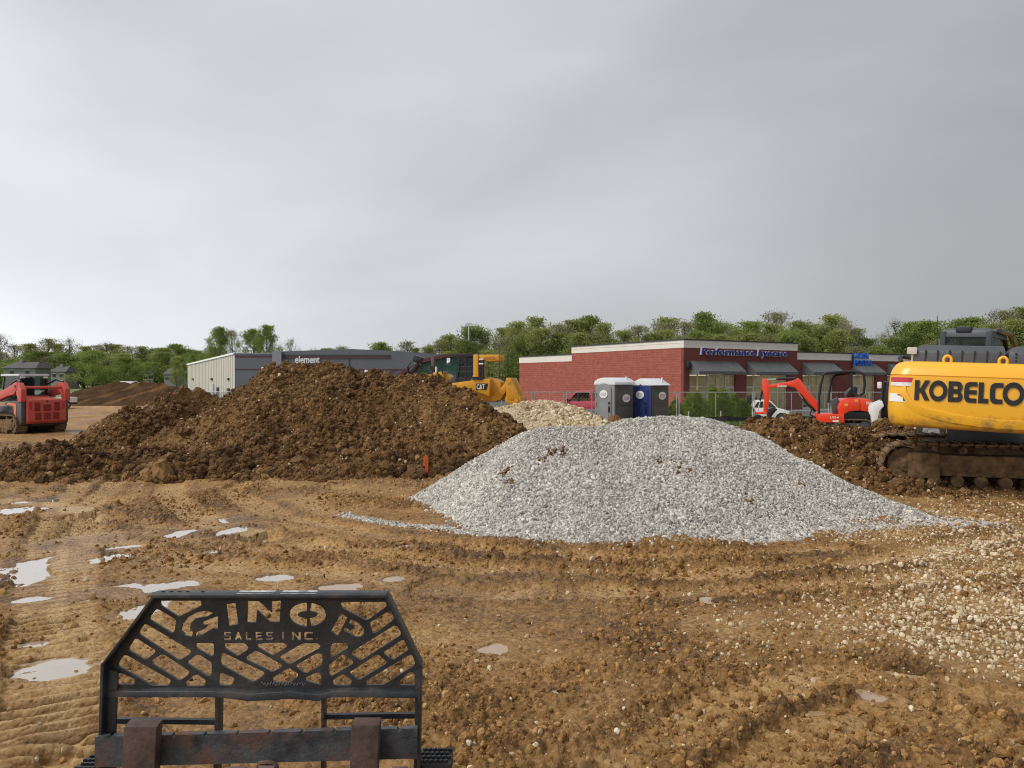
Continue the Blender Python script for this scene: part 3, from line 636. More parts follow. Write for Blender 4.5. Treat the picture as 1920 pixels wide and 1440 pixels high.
# lumps of mud on the torn ground
n = 150000; d = 2.8 * (24 / 2.8) ** RNG.uniform(0, 1, n); xs = RNG.uniform(-.8, .8, n) * d; ys = d
rm = sstep(-.15, .35, fbm(xs * .8 + 3, ys * .8, 4, 21)); k = RNG.uniform(0, 1, n) < (.05 + rm * .45) * np.clip(ys / 8, .35, 1)
k &= (f_gravel(xs, ys) < -.05)
for pts, w, *_ in ruts[:2]: k &= (polyline(xs, ys, pts)[0] > w * .5) | (RNG.uniform(0, 1, n) < .15)
for p in PUD:
    r, cx, cy, wx, wy = pud_r(xs, ys, p); k &= r > 1.1
xs, ys = xs[k], ys[k]; sz = np.clip(RNG.lognormal(math.log(.0115), .45, len(xs)) * np.clip(.7 + ys / 20, .7, 1.4), .004, .042)
scatter('mud_lumps', np.stack([xs, ys, ground_z(xs, ys) + sz * .1], -1), sz, LG_MUD, squash=(.45, .8))
# ================================================================== SETTING: parking lot, lawns
ASPH = mat('asphalt', (.085, .085, .083), var=.25, scale=2.5, rough=.75, bump=.4, bscale=60); CONC = mat('concrete', (.33, .31, .28), var=.14, scale=2, rough=.8, bump=.2)
GRASS = mat('grass_turf', (.075, .13, .035), (.12, .17, .05), var=.2, scale=.8, rough=.9, bump=.8, bscale=8)
def sheet(name, pts, off, m, n=24):
    a, b, c, d = [Vector((p[0], p[1], 0)) for p in pts]; q = np.linspace(0, 1, n)
    U, V = np.meshgrid(q, q); X = (1 - V) * ((1 - U) * a.x + U * b.x) + V * ((1 - U) * d.x + U * c.x); Y = (1 - V) * ((1 - U) * a.y + U * b.y) + V * ((1 - U) * d.y + U * c.y)
    return tag(grid_mesh(name, X, Y, ground_z(X, Y) * .15 + G(X, Y) * .85 + off, m), kind='structure')
sheet('parking_lot', ((-6, 43.5), (60, 43.5), (60, 100), (-6, 100)), .06, ASPH)
sheet('lawn', ((-170, 120), (-50, 120), (-80, 330), (-330, 330)), .12, GRASS); sheet('lawn', ((-60, 100), (90, 100), (120, 260), (-60, 260)), .13, GRASS)
sheet('verge', ((3, 36.2), (30, 36.2), (30, 43.5), (3, 43.5)), .05, GRASS)
sheet('access_road', ((-75, 104), (-6, 104), (-6, 118), (-75, 118)), .14, ASPH)

# ================================================================== red shop building
TH = R(30.5); RC = Vector((13.65, 61.2)); ZB = -.75
def fx(px):
    k = (px - 960) / F; return (k * RC.y - RC.x) / (math.cos(TH) - k * math.sin(TH))
def wx_(px):
    k = (px - 960) / F; return (k * RC.y - RC.x) / (-math.sin(TH) - k * math.cos(TH))
def fz(px, py, out=0): t = RC.y + fx(px) * math.sin(TH); return CH + (HZ - py) / F * t - ZB
def block_mat(name, c1, c2, mortar, sx=.4, sz=.2, rows=True):
    m = bpy.data.materials.new(name); m.use_nodes = True; t = m.node_tree; b = t.nodes['Principled BSDF']; b.inputs['Roughness'].default_value = .85
    co = t.nodes.new('ShaderNodeTexCoord'); sp = t.nodes.new('ShaderNodeSeparateXYZ'); cb = t.nodes.new('ShaderNodeCombineXYZ'); ad = t.nodes.new('ShaderNodeMath'); ad.operation = 'ADD'
    t.links.new(co.outputs['Object'], sp.inputs[0]); t.links.new(sp.outputs[0], ad.inputs[0]); t.links.new(sp.outputs[1], ad.inputs[1]); t.links.new(ad.outputs[0], cb.inputs[0]); t.links.new(sp.outputs[2], cb.inputs[1])
    br = t.nodes.new('ShaderNodeTexBrick'); br.inputs['Scale'].default_value = 1; br.inputs['Brick Width'].default_value = sx; br.inputs['Row Height'].default_value = sz; br.inputs['Mortar Size'].default_value = .012
    br.inputs['Color1'].default_value = (*c1, 1); br.inputs['Color2'].default_value = (*c2, 1); br.inputs['Mortar'].default_value = (*mortar, 1); t.links.new(cb.outputs[0], br.inputs[0])
    no = t.nodes.new('ShaderNodeTexNoise'); no.inputs['Scale'].default_value = 1.7; no.inputs['Detail'].default_value = 9; no.inputs['Roughness'].default_value = .75; t.links.new(co.outputs['Object'], no.inputs[0])
    mr = t.nodes.new('ShaderNodeMapRange'); mr.inputs['From Min'].default_value = .3; mr.inputs['From Max'].default_value = .7; mr.inputs['To Min'].default_value = .8; mr.inputs['To Max'].default_value = 1.2; t.links.new(no.outputs[0], mr.inputs[0])
    vm = t.nodes.new('ShaderNodeVectorMath'); vm.operation = 'SCALE'; t.links.new(br.outputs[0], vm.inputs[0]); t.links.new(mr.outputs[0], vm.inputs['Scale']); t.links.new(vm.outputs[0], b.inputs['Base Color'])
    n2 = t.nodes.new('ShaderNodeTexNoise'); n2.inputs['Scale'].default_value = 5.5; n2.inputs['Detail'].default_value = 5; t.links.new(co.outputs['Object'], n2.inputs[0])
    mm = t.nodes.new('ShaderNodeMath'); mm.operation = 'MULTIPLY_ADD'; mm.inputs[1].default_value = -.7; t.links.new(br.outputs['Fac'], mm.inputs[0]); t.links.new(n2.outputs[0], mm.inputs[2])
    bp = t.nodes.new('ShaderNodeBump'); bp.inputs['Strength'].default_value = .9; bp.inputs['Distance'].default_value = .06; t.links.new(mm.outputs[0], bp.inputs['Height']); t.links.new(bp.outputs[0], b.inputs['Normal'])
    return m
REDB = block_mat('red_split_block', (.30, .078, .050), (.36, .100, .066), (.26, .070, .047)); REDF = block_mat('red_smooth_brick', (.20, .045, .034), (.24, .055, .040), (.16, .05, .042), .2, .075)
CREAM = mat('cream_stucco', (.66, .62, .54), var=.05, rough=.85, scale=1); CAPM = mat('dark_coping', (.035, .037, .035), rough=.5); ALU = mat('aluminium_frame', (.55, .55, .54), rough=.4, metal=.3, var=.05)
AWN = mat('grey_awning_metal', (.105, .108, .108), var=.12, scale=1.2, rough=.6); WGL = glass_mat('shop_glass', (.86, .88, .82), .0); DARK = mat('dark_interior', (.03, .028, .025)); BLIND = mat('cream_blind', (.72, .65, .47), var=.1); TAN = mat('tan_interior', (.55, .48, .35), var=.3, scale=1.5)
BLK = mat('black_plastic', (.018, .018, .019), rough=.5, var=.2); WHITE = mat('white_plastic', (.75, .75, .73), rough=.5, var=.04); RUBBER = mat('tyre_rubber', (.022, .021, .020), rough=.8, dirt=.4, dcol=(.12, .08, .045))
SHOPL = bpy.data.materials.new('pendant_and_added_light'); SHOPL.use_nodes = True; SHOPL.node_tree.nodes['Principled BSDF'].inputs['Emission Color'].default_value = (1, .86, .62, 1); SHOPL.node_tree.nodes['Principled BSDF'].inputs['Emission Strength'].default_value = 2.6  # glow shared by the pendant and the added ceiling panels
rb = thing('shop_building', 'single storey red block shop building with cream parapet band and grey awnings', 'building', (RC.x, RC.y, ZB), TH)
xh = fx(1495); yh = wx_(1072); yl = wx_(973); xe = fx(1495) + 34; ZH, ZL = 6.02, 5.26
CB = .62
wl = MB(); wl.b2(-.0, .3, .3, yh, 0, ZH - CB - .1); wl.b2(.06, .3, yh, yl, 0, ZL - CB - .1); wl.build('side_wall', REDB, rb)
cr = MB(); cr.b2(-.03, .3, -.03, yh, ZH - CB - .1, ZH - .1); cr.b2(.3, xh, -.03, .3, ZH - CB - .1, ZH - .1); cr.b2(xh - .3, xh, .3, yh, ZL - .5, ZH - .1); cr.b2(.3, xh - .3, yh - .3, yh, ZL - .5, ZH - .1)
cr.b2(.03, .3, yh, yl, ZL - CB - .1, ZL - .1); cr.b2(xh, xe, .03, .3, ZL - CB - .1, ZL - .1); cr.build('parapet_band', CREAM, rb)
tr_ = MB(); tr_.b2(-.05, -.03, -.05, yh, ZH - .34, ZH - .24); tr_.b2(-.03, xh, -.05, -.03, ZH - .34, ZH - .24); tr_.b2(xh, xe, .01, .03, ZL - .34, ZL - .24); tr_.build('band_moulding', CREAM, rb)
cp = MB(); cp.b2(-.1, .4, -.1, yh + .05, ZH - .1, ZH); cp.b2(.4, xh + .06, -.1, .4, ZH - .1, ZH); cp.b2(xh - .4, xh + .06, .4, yh + .05, ZH - .1, ZH); cp.b2(-.02, .4, yh + .05, yl + .05, ZL - .1, ZL); cp.b2(xh + .06, xe, -.04, .4, ZL - .1, ZL); cp.build('coping', CAPM, rb)
rf = MB(); rf.b2(.3, xh - .3, .3, yh - .3, ZL - .6, ZL - .5); rf.b2(.3, xe, yh, yl, ZL - .8, ZL - .7); rf.b2(xh, xe, .3, yh, ZL - .8, ZL - .7); rf.b2(.3, xe, yl, yl + .3, 0, ZL - .2); rf.build('roof', CAPM, rb)
bays = [(fx(1293), fx(1379)), (fx(1400), fx(1476)), (fx(1506), fx(1563)), (fx(1598), fx(1641)), (fx(1665), fx(1700))]
WT = 3.16; TRZ = 2.2
pr = MB(); edges = [0.0] + [e for b in bays for e in b] + [xe]
for i in range(0, len(edges), 2):
    a, b = edges[i], edges[i + 1]
    y0 = 0 if a < xh - 1 else .06
    if a < xh - .2 < b: pr.b2(a, xh, 0, .3, 0, ZH - CB - .1); pr.b2(xh, b, .06, .3, 0, ZL - CB - .1)
    else: pr.b2(a, b, y0, .3, 0, (ZH if b < xh else ZL) - CB - .1)
for a, b in bays:
    hi = b < xh + .5; pr.b2(a, b, 0 if hi else .06, .3, WT, (ZH if hi else ZL) - CB - .1)
pr.build('front_wall', REDF, rb)
for bi, (a, b) in enumerate(bays):
    w = b - a; nm = max(3, round(w / 1.05)); door = {0: nm - 1, 1: 0, 2: 0, 3: 1}.get(bi, -1)
    win = MB(); win.b2(a, b, .20, .215, .12, WT - .05); wo_ = win.build('shop_window', WGL, rb)
    for i in range(nm + 1):
        xq = a + w * i / nm; MB().b2(xq - .03, xq + .03, .15, .25, .1, WT).build('mullion', ALU, wo_)
    for z0_, z1_ in ((WT - .07, WT - .01), (TRZ - .03, TRZ + .03), (.03, .13)): MB().b2(a, b, .155, .245, z0_, z1_).build('transom', ALU, wo_)
    if door >= 0:
        xa, xb = a + w * door / nm + .05, a + w * (door + 1) / nm - .05
        dd = MB(); dd.b2(xa, xa + .1, .12, .15, .05, TRZ - .05); dd.b2(xb - .1, xb, .12, .15, .05, TRZ - .05); dd.b2(xa + .1, xb - .1, .12, .15, TRZ - .17, TRZ - .05); dd.b2(xa + .1, xb - .1, .12, .15, .05, .3); do_ = dd.build('door', ALU, rb)
        MB().cyl((xb - .13, .08, .9), (xb - .13, .08, 1.3), .02, 6).build('handle', CAPM, do_)
    # room behind the glass
    rm_ = MB(); rm_.b2(a, b, 4.5, 4.6, 0, WT); rm_.b2(a, b, .3, 4.5, WT, WT + .05); rm_.b2(a, b, .3, 4.5, 0, .03); rm_.b2(a - .05, a, .3, 4.6, 0, WT); rm_.b2(b, b + .05, .3, 4.6, 0, WT); rm_.build('interior', TAN, rb)
    if bi in (0, 2):
        for i in range(int(w / .13)):
            if (bi == 0 and i < 9) or RNG.uniform() < .12: continue
            MB().box((a + .07 + .13 * i, .42, 1.75), (.115, .008, 2.6), (0, 0, .35)).build('blind_slat', BLIND, rb)
    fn = MB()
    for i in range(4):
        q = a + w * RNG.uniform(.1, .9); MB().b2(q - .4, q + .4, 1.5 + i * .5, 1.95 + i * .5, .0, RNG.uniform(.7, 1.5)).build('furniture', DARK, rb)
    MB().b2(a + .5, b - .5, .9, 1.3, WT - .06, WT - .03).build('added_ceiling_light', SHOPL, rb); MB().b2(a + .5, b - .5, 2.6, 3.0, WT - .06, WT - .03).build('added_ceiling_light', SHOPL, rb)  # glowing panels added to brighten the rooms behind the glass
    # awning
    hi = bi < 2; y0 = -.0 if hi else .06; za, zb2, zc = 4.28, 3.42, 3.18
    aw = MB(); a0, a1 = a - .05, b + .05; pj = -1.15
    aw.add([(a0, y0, za), (a1, y0, za), (a1, pj, zb2), (a0, pj, zb2), (a1, pj, zc), (a0, pj, zc), (a0, y0, zc), (a1, y0, zc)], [(0, 3, 2, 1), (3, 5, 4, 2), (0, 6, 5, 3), (1, 2, 4, 7)])
    ao = aw.build('awning', AWN, rb)
    for i in range(1, int(w / .45)):
        xq = a0 + (a1 - a0) * i / int(w / .45); MB().add([(xq - .012, y0, za + .004), (xq + .012, y0, za + .004), (xq + .012, pj, zb2 + .004), (xq - .012, pj, zb2 + .004), (xq - .012, y0, za + .03), (xq + .012, y0, za + .03), (xq + .012, pj, zb2 + .03), (xq - .012, pj, zb2 + .03)], [(4, 7, 6, 5), (0, 4, 5, 1), (3, 2, 6, 7), (0, 3, 7, 4), (1, 5, 6, 2)]).build('seam', AWN, ao)
_lx = fx(1301); MB().cyl((_lx, .9, 1.95), (_lx, .9, 2.12), .34, 14, .10).build('pendant_lamp', SHOPL, rb)
LAMPS = MB(); LAMPS.box((fx(1288), -.16, 3.95), (.28, .3, .5)); LAMPS.build('wall_lamp', BLK, rb, .03); MB().b2(fx(1568) - .1, fx(1568) + .2, -.2, .05, 3.9, 4.2).build('wall_lamp', BLK, rb, .03)
def sign_text(s, x0, x1, z0, h, y, m, name, parent, ext=.05, off=0., shear=0.):
    vs, fs = text_geo(s, x1 - x0, h, ext, off, shear); mm = MB(); mm.add([(x0 + v.x, y - v.z, z0 + v.y) for v in vs], fs); return mm.build(name, m, parent)
BLUE = mat('navy_sign_blue', (.012, .028, .22), rough=.35, var=.1); SKYB = mat('bright_sign_blue', (.01, .13, .62), rough=.35, var=.1)
xa, xb = fx(1311), fx(1474)
sgn = sign_text('Performance Eyecare', xa, xb, 4.57, .78, -.10, WHITE, 'sign_outline', rb, .06, .028, .12)
sign_text('Performance Eyecare', xa + .09, xb - .02, 4.60, .72, -.21, BLUE, 'sign_letters', rb, .05, .0, .12)['label'] = 'navy blue serif style lettering reading Performance Eyecare'
xa, xb = fx(1597), fx(1632); sg = MB(); sg.b2(xa - .05, xb + .1, -.02, .06, 3.95, 4.05); sg.b2(xa, xa + .15, -.12, .06, 3.9, 5.1); sg.build('sign_bracket', CAPM, rb)
sign_text('GUIN', xa + .05, xa + (xb - xa) * .78, 4.72, .52, -.2, SKYB, 'sign_letters', rb, .06, .012, .1); sign_text('POSTAL', xa + .05, xb + .05, 4.08, .50, -.2, SKYB, 'sign_letters', rb, .06, .012, .1)
sgp = MB(); sgp.b2(xa + .05, xb, -.3, -.2, 3.9, 4.02); sgp.b2(xa + (xb - xa) * .8, xb, -.3, -.2, 4.68, 4.86); sgp.build('sign_strip', WHITE, rb)
walk = MB(); walk.b2(-1, xe, -2.2, 0.0, -.05, .12); walk.b2(-1, 0, 0, yl, -.05, .1); so = walk.build('sidewalk', CONC); so.location = rb.location; so.rotation_euler = rb.rotation_euler; tag(so, kind='structure')

# ================================================================== far grey and cream building with the white lettering
GREYM = mat('grey_metal_panel', (.115, .125, .14), var=.06, scale=.3, rough=.5); GREYL = mat('pale_grey_panel', (.21, .23, .25), var=.05, scale=.3, rough=.5); CREAMM = mat('cream_metal_siding', (.52, .49, .43), var=.05, scale=.3, rough=.6)
MAROON = mat('maroon_trim', (.115, .02, .028), rough=.5); STONE = block_mat('brown_stone_base', (.15, .12, .10), (.19, .155, .125), (.10, .085, .07), .5, .25)
d0 = 121.0; c0 = P(440, 712, d0); gb = thing('clinic_building', 'long grey metal building with a cream side wall and white wall lettering', 'building', (c0.x, c0.y, -1.0), 0)
def q(px, py, d=d0): v = P(px, py, d); return (v.x - c0.x, v.z + 1.0)
l1 = P(352, 685, 150); lx, ly, lz = l1.x - c0.x, l1.y - c0.y, l1.z + 1
zt = q(440, 664.5)[1]
sw = MB(); nrm = Vector((ly, -lx, 0)).normalized() * .3
sw.add([(0, 0, 0), (0, 0, zt), (lx, ly, lz), (lx, ly, 0), (.6, 3, 0), (.6, 3, zt), (lx + 20, ly, lz), (lx + 20, ly, 0)], [(0, 1, 2, 3), (1, 5, 6, 2), (0, 4, 5, 1), (3, 2, 6, 7), (4, 7, 6, 5)])
swo = sw.build('side_wall', CREAMM, gb)
def onside(t, z): return Vector((lx * t, ly * t, z))
nside = Vector((-ly, lx, 0)).normalized()
for i in range(1, 30):      # siding ribs
    t_ = i / 30; a = onside(t_, .1); top = zt + (lz - zt) * t_
    m = MB(); m.box((a.x + nside.x * .02, a.y + nside.y * .02, top / 2), (.10, .10, top - .15)); m.build('siding_rib', CREAMM, swo)
ed = MB(); ed.add([(0, 0, zt + .02), (lx, ly, lz + .02), (lx + nside.x * .2, ly + nside.y * .2, lz + .02), (nside.x * .2, nside.y * .2, zt + .02), (0, 0, zt + .3), (lx, ly, lz + .3), (lx + nside.x * .2, ly + nside.y * .2, lz + .3), (nside.x * .2, nside.y * .2, zt + .3)], [(0, 1, 2, 3), (4, 7, 6, 5), (2, 6, 7, 3), (0, 4, 5, 1), (0, 3, 7, 4), (1, 5, 6, 2)]); ed.build('eave_trim', WHITE, gb)
for t_, w_, h0, h1, mm, nm in ((.42, 1.3, 0, 2.3, ALU, 'door'), (.30, .5, 0, 1.7, CAPM, 'door'), (.10, .6, 0, 1.6, CAPM, 'meter_box'), (.85, .35, 2.9, 3.25, CAPM, 'wall_lamp'), (.42, .35, 2.9, 3.25, CAPM, 'wall_lamp'), (.10, .35, 2.9, 3.25, CAPM, 'wall_lamp')):
    a = onside(t_, 0) + nside * .1; dr = Vector((lx, ly, 0)).normalized(); m = MB(Matrix.Translation((a.x, a.y, (h0 + h1) / 2 + .02)) @ Matrix.Rotation(math.atan2(dr.y, dr.x), 4, 'Z')); m.box((0, 0, 0), (w_ * 2, .3, h1 - h0)); m.build(nm, mm, gb)
def pane(name, pts, y0, y1, m, par=gb): return MB().prism(pts, y0, y1, 'y').build(name, m, par)
xa_, za_ = q(440, 664.5); xb_, zb_ = q(520, 664.5)
pane('wing_wall', [(.02, 1.7), (xb_, 1.7), (xb_, zb_), (.02, za_)], -.02, 4, GREYM); pane('wing_base', [(.02, 0), (xb_, 0), (xb_, 1.72), (.02, 1.72)], -.2, 4, STONE); pane('trim_stripe', [(.02, q(440, 668)[1] - .12), (xb_, q(440, 668)[1] - .12), (xb_, q(440, 668)[1] + .05), (.02, q(440, 668)[1] + .05)], -.1, -.02, MAROON)
pane('trim_stripe', [(.02, q(440, 693)[1]), (xb_, q(440, 693)[1]), (xb_, q(440, 693)[1] + .12), (.02, q(440, 693)[1] + .12)], -.1, -.02, MAROON); pane('coping', [(-.1, zt), (xb_, zt), (xb_, zt + .22), (-.1, zt + .22)], -.15, 4, GREYL)
xc_ = q(531, 0)[0]; zc_ = q(0, 659)[1]
pane('corner_pier', [(xb_ - .5, 0), (xc_, 0), (xc_, zc_), (xb_ - .5, zc_)], -1.0, 5, GREYL)
pk = [q(531, 659), q(660, 654.5), q(760, 659), q(850, 667), q(900, 673)]
pane('front_wall', [(xc_, 0)] + [(pk[-1][0], 0)] + list(reversed(pk)), -.3, 40, GREYM)
for y_, h_ in ((665, .42), (670, .16)): a, b = q(531, y_), q(733, y_); pane('trim_stripe', [(a[0], a[1] - h_), (b[0], a[1] - h_), (b[0], a[1]), (a[0], a[1])], -.42, -.3, MAROON if y_ > 668 else CAPM)
a = q(531, 693); b = q(800, 693); pane('trim_stripe', [(a[0], a[1] - .06), (b[0], a[1] - .06), (b[0], a[1] + .06), (a[0], a[1] + .06)], -.36, -.3, MAROON)
a = q(656, 0)[0]; pane('panel_joint', [(a - .08, 1), (a + .08, 1), (a + .08, q(0, 672)[1]), (a - .08, q(0, 672)[1])], -.36, -.3, CAPM)
for px_ in (673, 722, 752):
    a = q(px_, 709); b = q(px_ + 16, 692); pane('awning_brace', [(a[0], a[1]), (a[0] + .5, a[1]), (b[0] + .5, b[1]), (b[0], b[1])], -1.2, -.9, MAROON)
a = q(555, 683); b = q(601, 671); vs, fs = text_geo('element', b[0] - a[0], 1.15, .12, .02); MB().add([(a[0] + v.x, -.45 - v.z, a[1] + .15 + v.y) for v in vs], fs).build('sign_letters', WHITE, gb)

# green building with a dark red eave, half hidden by the bulldozer
GRN = mat('dark_green_siding', (.012, .075, .052), var=.15, scale=.5, rough=.55); dg_ = 92.0
g0 = P(743, 712, dg_); gn = thing('barn', 'dark green building with a dark red sloping eave behind the bulldozer', 'building', (g0.x, g0.y, -.75))
pts = [(P(px_, py_, dg_).x - g0.x, P(px_, py_, dg_).z + .75) for px_, py_ in ((743, 708), (794, 679), (835, 669.5), (862, 668.5), (886, 669))]
MB().prism([(pts[0][0], 0)] + [(pts[-1][0], 0)] + list(reversed(pts)), 0, 18, 'y').build('wall', GRN, gn)
for i, (a, b) in enumerate(zip(pts[:-1], pts[1:])): MB().prism([(a[0], a[1] - .05), (b[0], b[1] - .05), (b[0], b[1] + .35), (a[0], a[1] + .35)], -.5, 18.2, 'y').build('eave', MAROON, gn)
MB().b2(P(868, 0, dg_).x - g0.x, P(874, 0, dg_).x - g0.x, -.05, 0, 1.2, 3.6).build('window', CAPM, gn)

# ================================================================== houses far left
ROOFM = mat('grey_roof_shingle', (.09, .085, .085), var=.2, scale=1, rough=.9); HGREEN = mat('grey_green_siding', (.17, .19, .16), var=.1, scale=.5); HTAN = mat('tan_siding', (.26, .23, .18), var=.1, scale=.5); HGREY = mat('grey_siding', (.22, .23, .24), var=.1, scale=.5)
def house(px0, px1, ybase, yeave, yridge, d, wallm, label, roofm=ROOFM, hip=.12):
    a, b = P(px0, yeave, d), P(px1, yeave, d); zb = gz(0, d) - .2; e = a.z - zb; rz_ = P(0, yridge, d).z - zb; w = b.x - a.x; h = thing('house', label, 'house', (a.x, d, zb), 0, 'houses beyond the field')
    MB().b2(0, w, 0, 8, 0, e).build('wall', wallm, h)
    m = MB(); o = .6; i_ = w * hip; m.add([(-o, -o, e), (w + o, -o, e), (w + o, 8 + o, e), (-o, 8 + o, e), (i_, 4, rz_), (w - i_, 4, rz_)], [(0, 1, 5, 4), (1, 2, 5), (2, 3, 4, 5), (3, 0, 4), (3, 2, 1, 0)]); rfo = m.build('roof', roofm, h)
    MB().b2(w * .3, w * .3 + .8, 3, 3.8, rz_ - 1, rz_ + .7).build('chimney', HGREY, rfo)
    n = max(2, int(w / 4))
    for i in range(n):
        xq = w * (i + .5) / n; wn_ = MB(); wn_.b2(xq - .6, xq + .6, -.06, 0, e - 2.0, e - .7); wd = wn_.build('window', DARK, h); MB().b2(xq - .75, xq + .75, -.12, -.06, e - 2.2, e - 2.03).build('sill', WHITE, wd)
        MB().b2(xq - .75, xq + .75, -.12, -.06, e - .7, e - .55).build('frame', WHITE, wd)
    return h
house(8, 66, 705, 690, 678, 235, HGREEN, 'long grey green house with a low grey hipped roof'); house(95, 122, 712, 697, 686, 260, HTAN, 'tan sided house between two bare trees'); house(268, 288, 716, 700, 688, 270, HTAN, 'tan house with dark roof left of the pale garage', hip=.0)
house(308, 332, 718, 702, 690, 250, HGREY, 'pale grey house with a dark gable roof beside the cream wall', hip=.0)

# ================================================================== trees
BARK = mat('bark', (.085, .07, .055), var=.3, scale=3, rough=.95); BARKP = mat('pale_bark', (.26, .23, .19), var=.2, scale=3, rough=.95)
def leaf_mat(name, c1, c2):
    m = bpy.data.materials.new(name); m.use_nodes = True; t = m.node_tree; t.nodes.clear(); o = t.nodes.new('ShaderNodeOutputMaterial')
    ob = t.nodes.new('ShaderNodeObjectInfo'); co = t.nodes.new('ShaderNodeTexCoord'); no = t.nodes.new('ShaderNodeTexNoise'); no.inputs['Scale'].default_value = .55; no.inputs['Detail'].default_value = 4; t.links.new(co.outputs['Object'], no.inputs[0])
    gm = t.nodes.new('ShaderNodeNewGeometry'); rr = t.nodes.new('ShaderNodeMath'); rr.operation = 'MULTIPLY_ADD'; rr.inputs[1].default_value = .35; t.links.new(gm.outputs['Random Per Island'], rr.inputs[0])
    ad = t.nodes.new('ShaderNodeMath'); ad.operation = 'MULTIPLY_ADD'; ad.inputs[1].default_value = .5; t.links.new(ob.outputs['Random'], ad.inputs[0]); t.links.new(no.outputs[0], rr.inputs[2]); 
    s = t.nodes.new('ShaderNodeMath'); s.operation = 'SUBTRACT'; s.inputs[1].default_value = .42; t.links.new(rr.outputs[0], s.inputs[0]); t.links.new(s.outputs[0], ad.inputs[2])
    mx = t.nodes.new('ShaderNodeMix'); mx.data_type = 'RGBA'; mx.inputs[6].default_value = (*c1, 1); mx.inputs[7].default_value = (*c2, 1); t.links.new(ad.outputs[0], mx.inputs[0])
    df = t.nodes.new('ShaderNodeBsdfDiffuse'); tl = t.nodes.new('ShaderNodeBsdfTranslucent'); ms = t.nodes.new('ShaderNodeMixShader'); ms.inputs[0].default_value = .38
    t.links.new(mx.outputs[2], df.inputs[0]); t.links.new(mx.outputs[2], tl.inputs[0]); t.links.new(df.outputs[0], ms.inputs[1]); t.links.new(tl.outputs[0], ms.inputs[2]); t.links.new(ms.outputs[0], o.inputs[0]); return m
LF_G = leaf_mat('green_leaves', (.145, .185, .048), (.31, .37, .11)); LF_Y = leaf_mat('spring_yellow_leaves', (.19, .22, .062), (.38, .41, .145)); LF_D = leaf_mat('dark_leaves', (.09, .125, .035), (.21, .25, .075)); LF_S = leaf_mat('sparse_leaves', (.21, .21, .095), (.37, .37, .18)); LF_J = leaf_mat('juniper_leaves', (.07, .12, .016), (.30, .36, .04))
def leaf_quads(C, sz, rng, up=.35):
    n = len(C); nrm = rng.normal(0, 1, (n, 3)); nrm[:, 2] += up; nrm /= np.linalg.norm(nrm, axis=1)[:, None]
    a = np.cross(nrm, rng.normal(0, 1, (n, 3))); a /= np.linalg.norm(a, axis=1)[:, None]; b = np.cross(nrm, a); s = sz * rng.uniform(.6, 1.4, n)
    q_ = np.stack([C + a * s[:, None] * .75, C + b * s[:, None] * .5, C - a * s[:, None] * .75, C - b * s[:, None] * .5], 1)
    return q_.reshape(-1, 3)
def fast_mesh(name, V, nper, m):
    me = bpy.data.meshes.new(name); n = len(V) // nper; me.vertices.add(len(V)); me.vertices.foreach_set('co', V.astype(np.float32).reshape(-1)); me.loops.add(len(V)); me.loops.foreach_set('vertex_index', np.arange(len(V), dtype=np.int32))
    me.polygons.add(n); me.polygons.foreach_set('loop_start', np.arange(0, len(V), nper, dtype=np.int32)); me.update(calc_edges=True); me.materials.append(m); return me
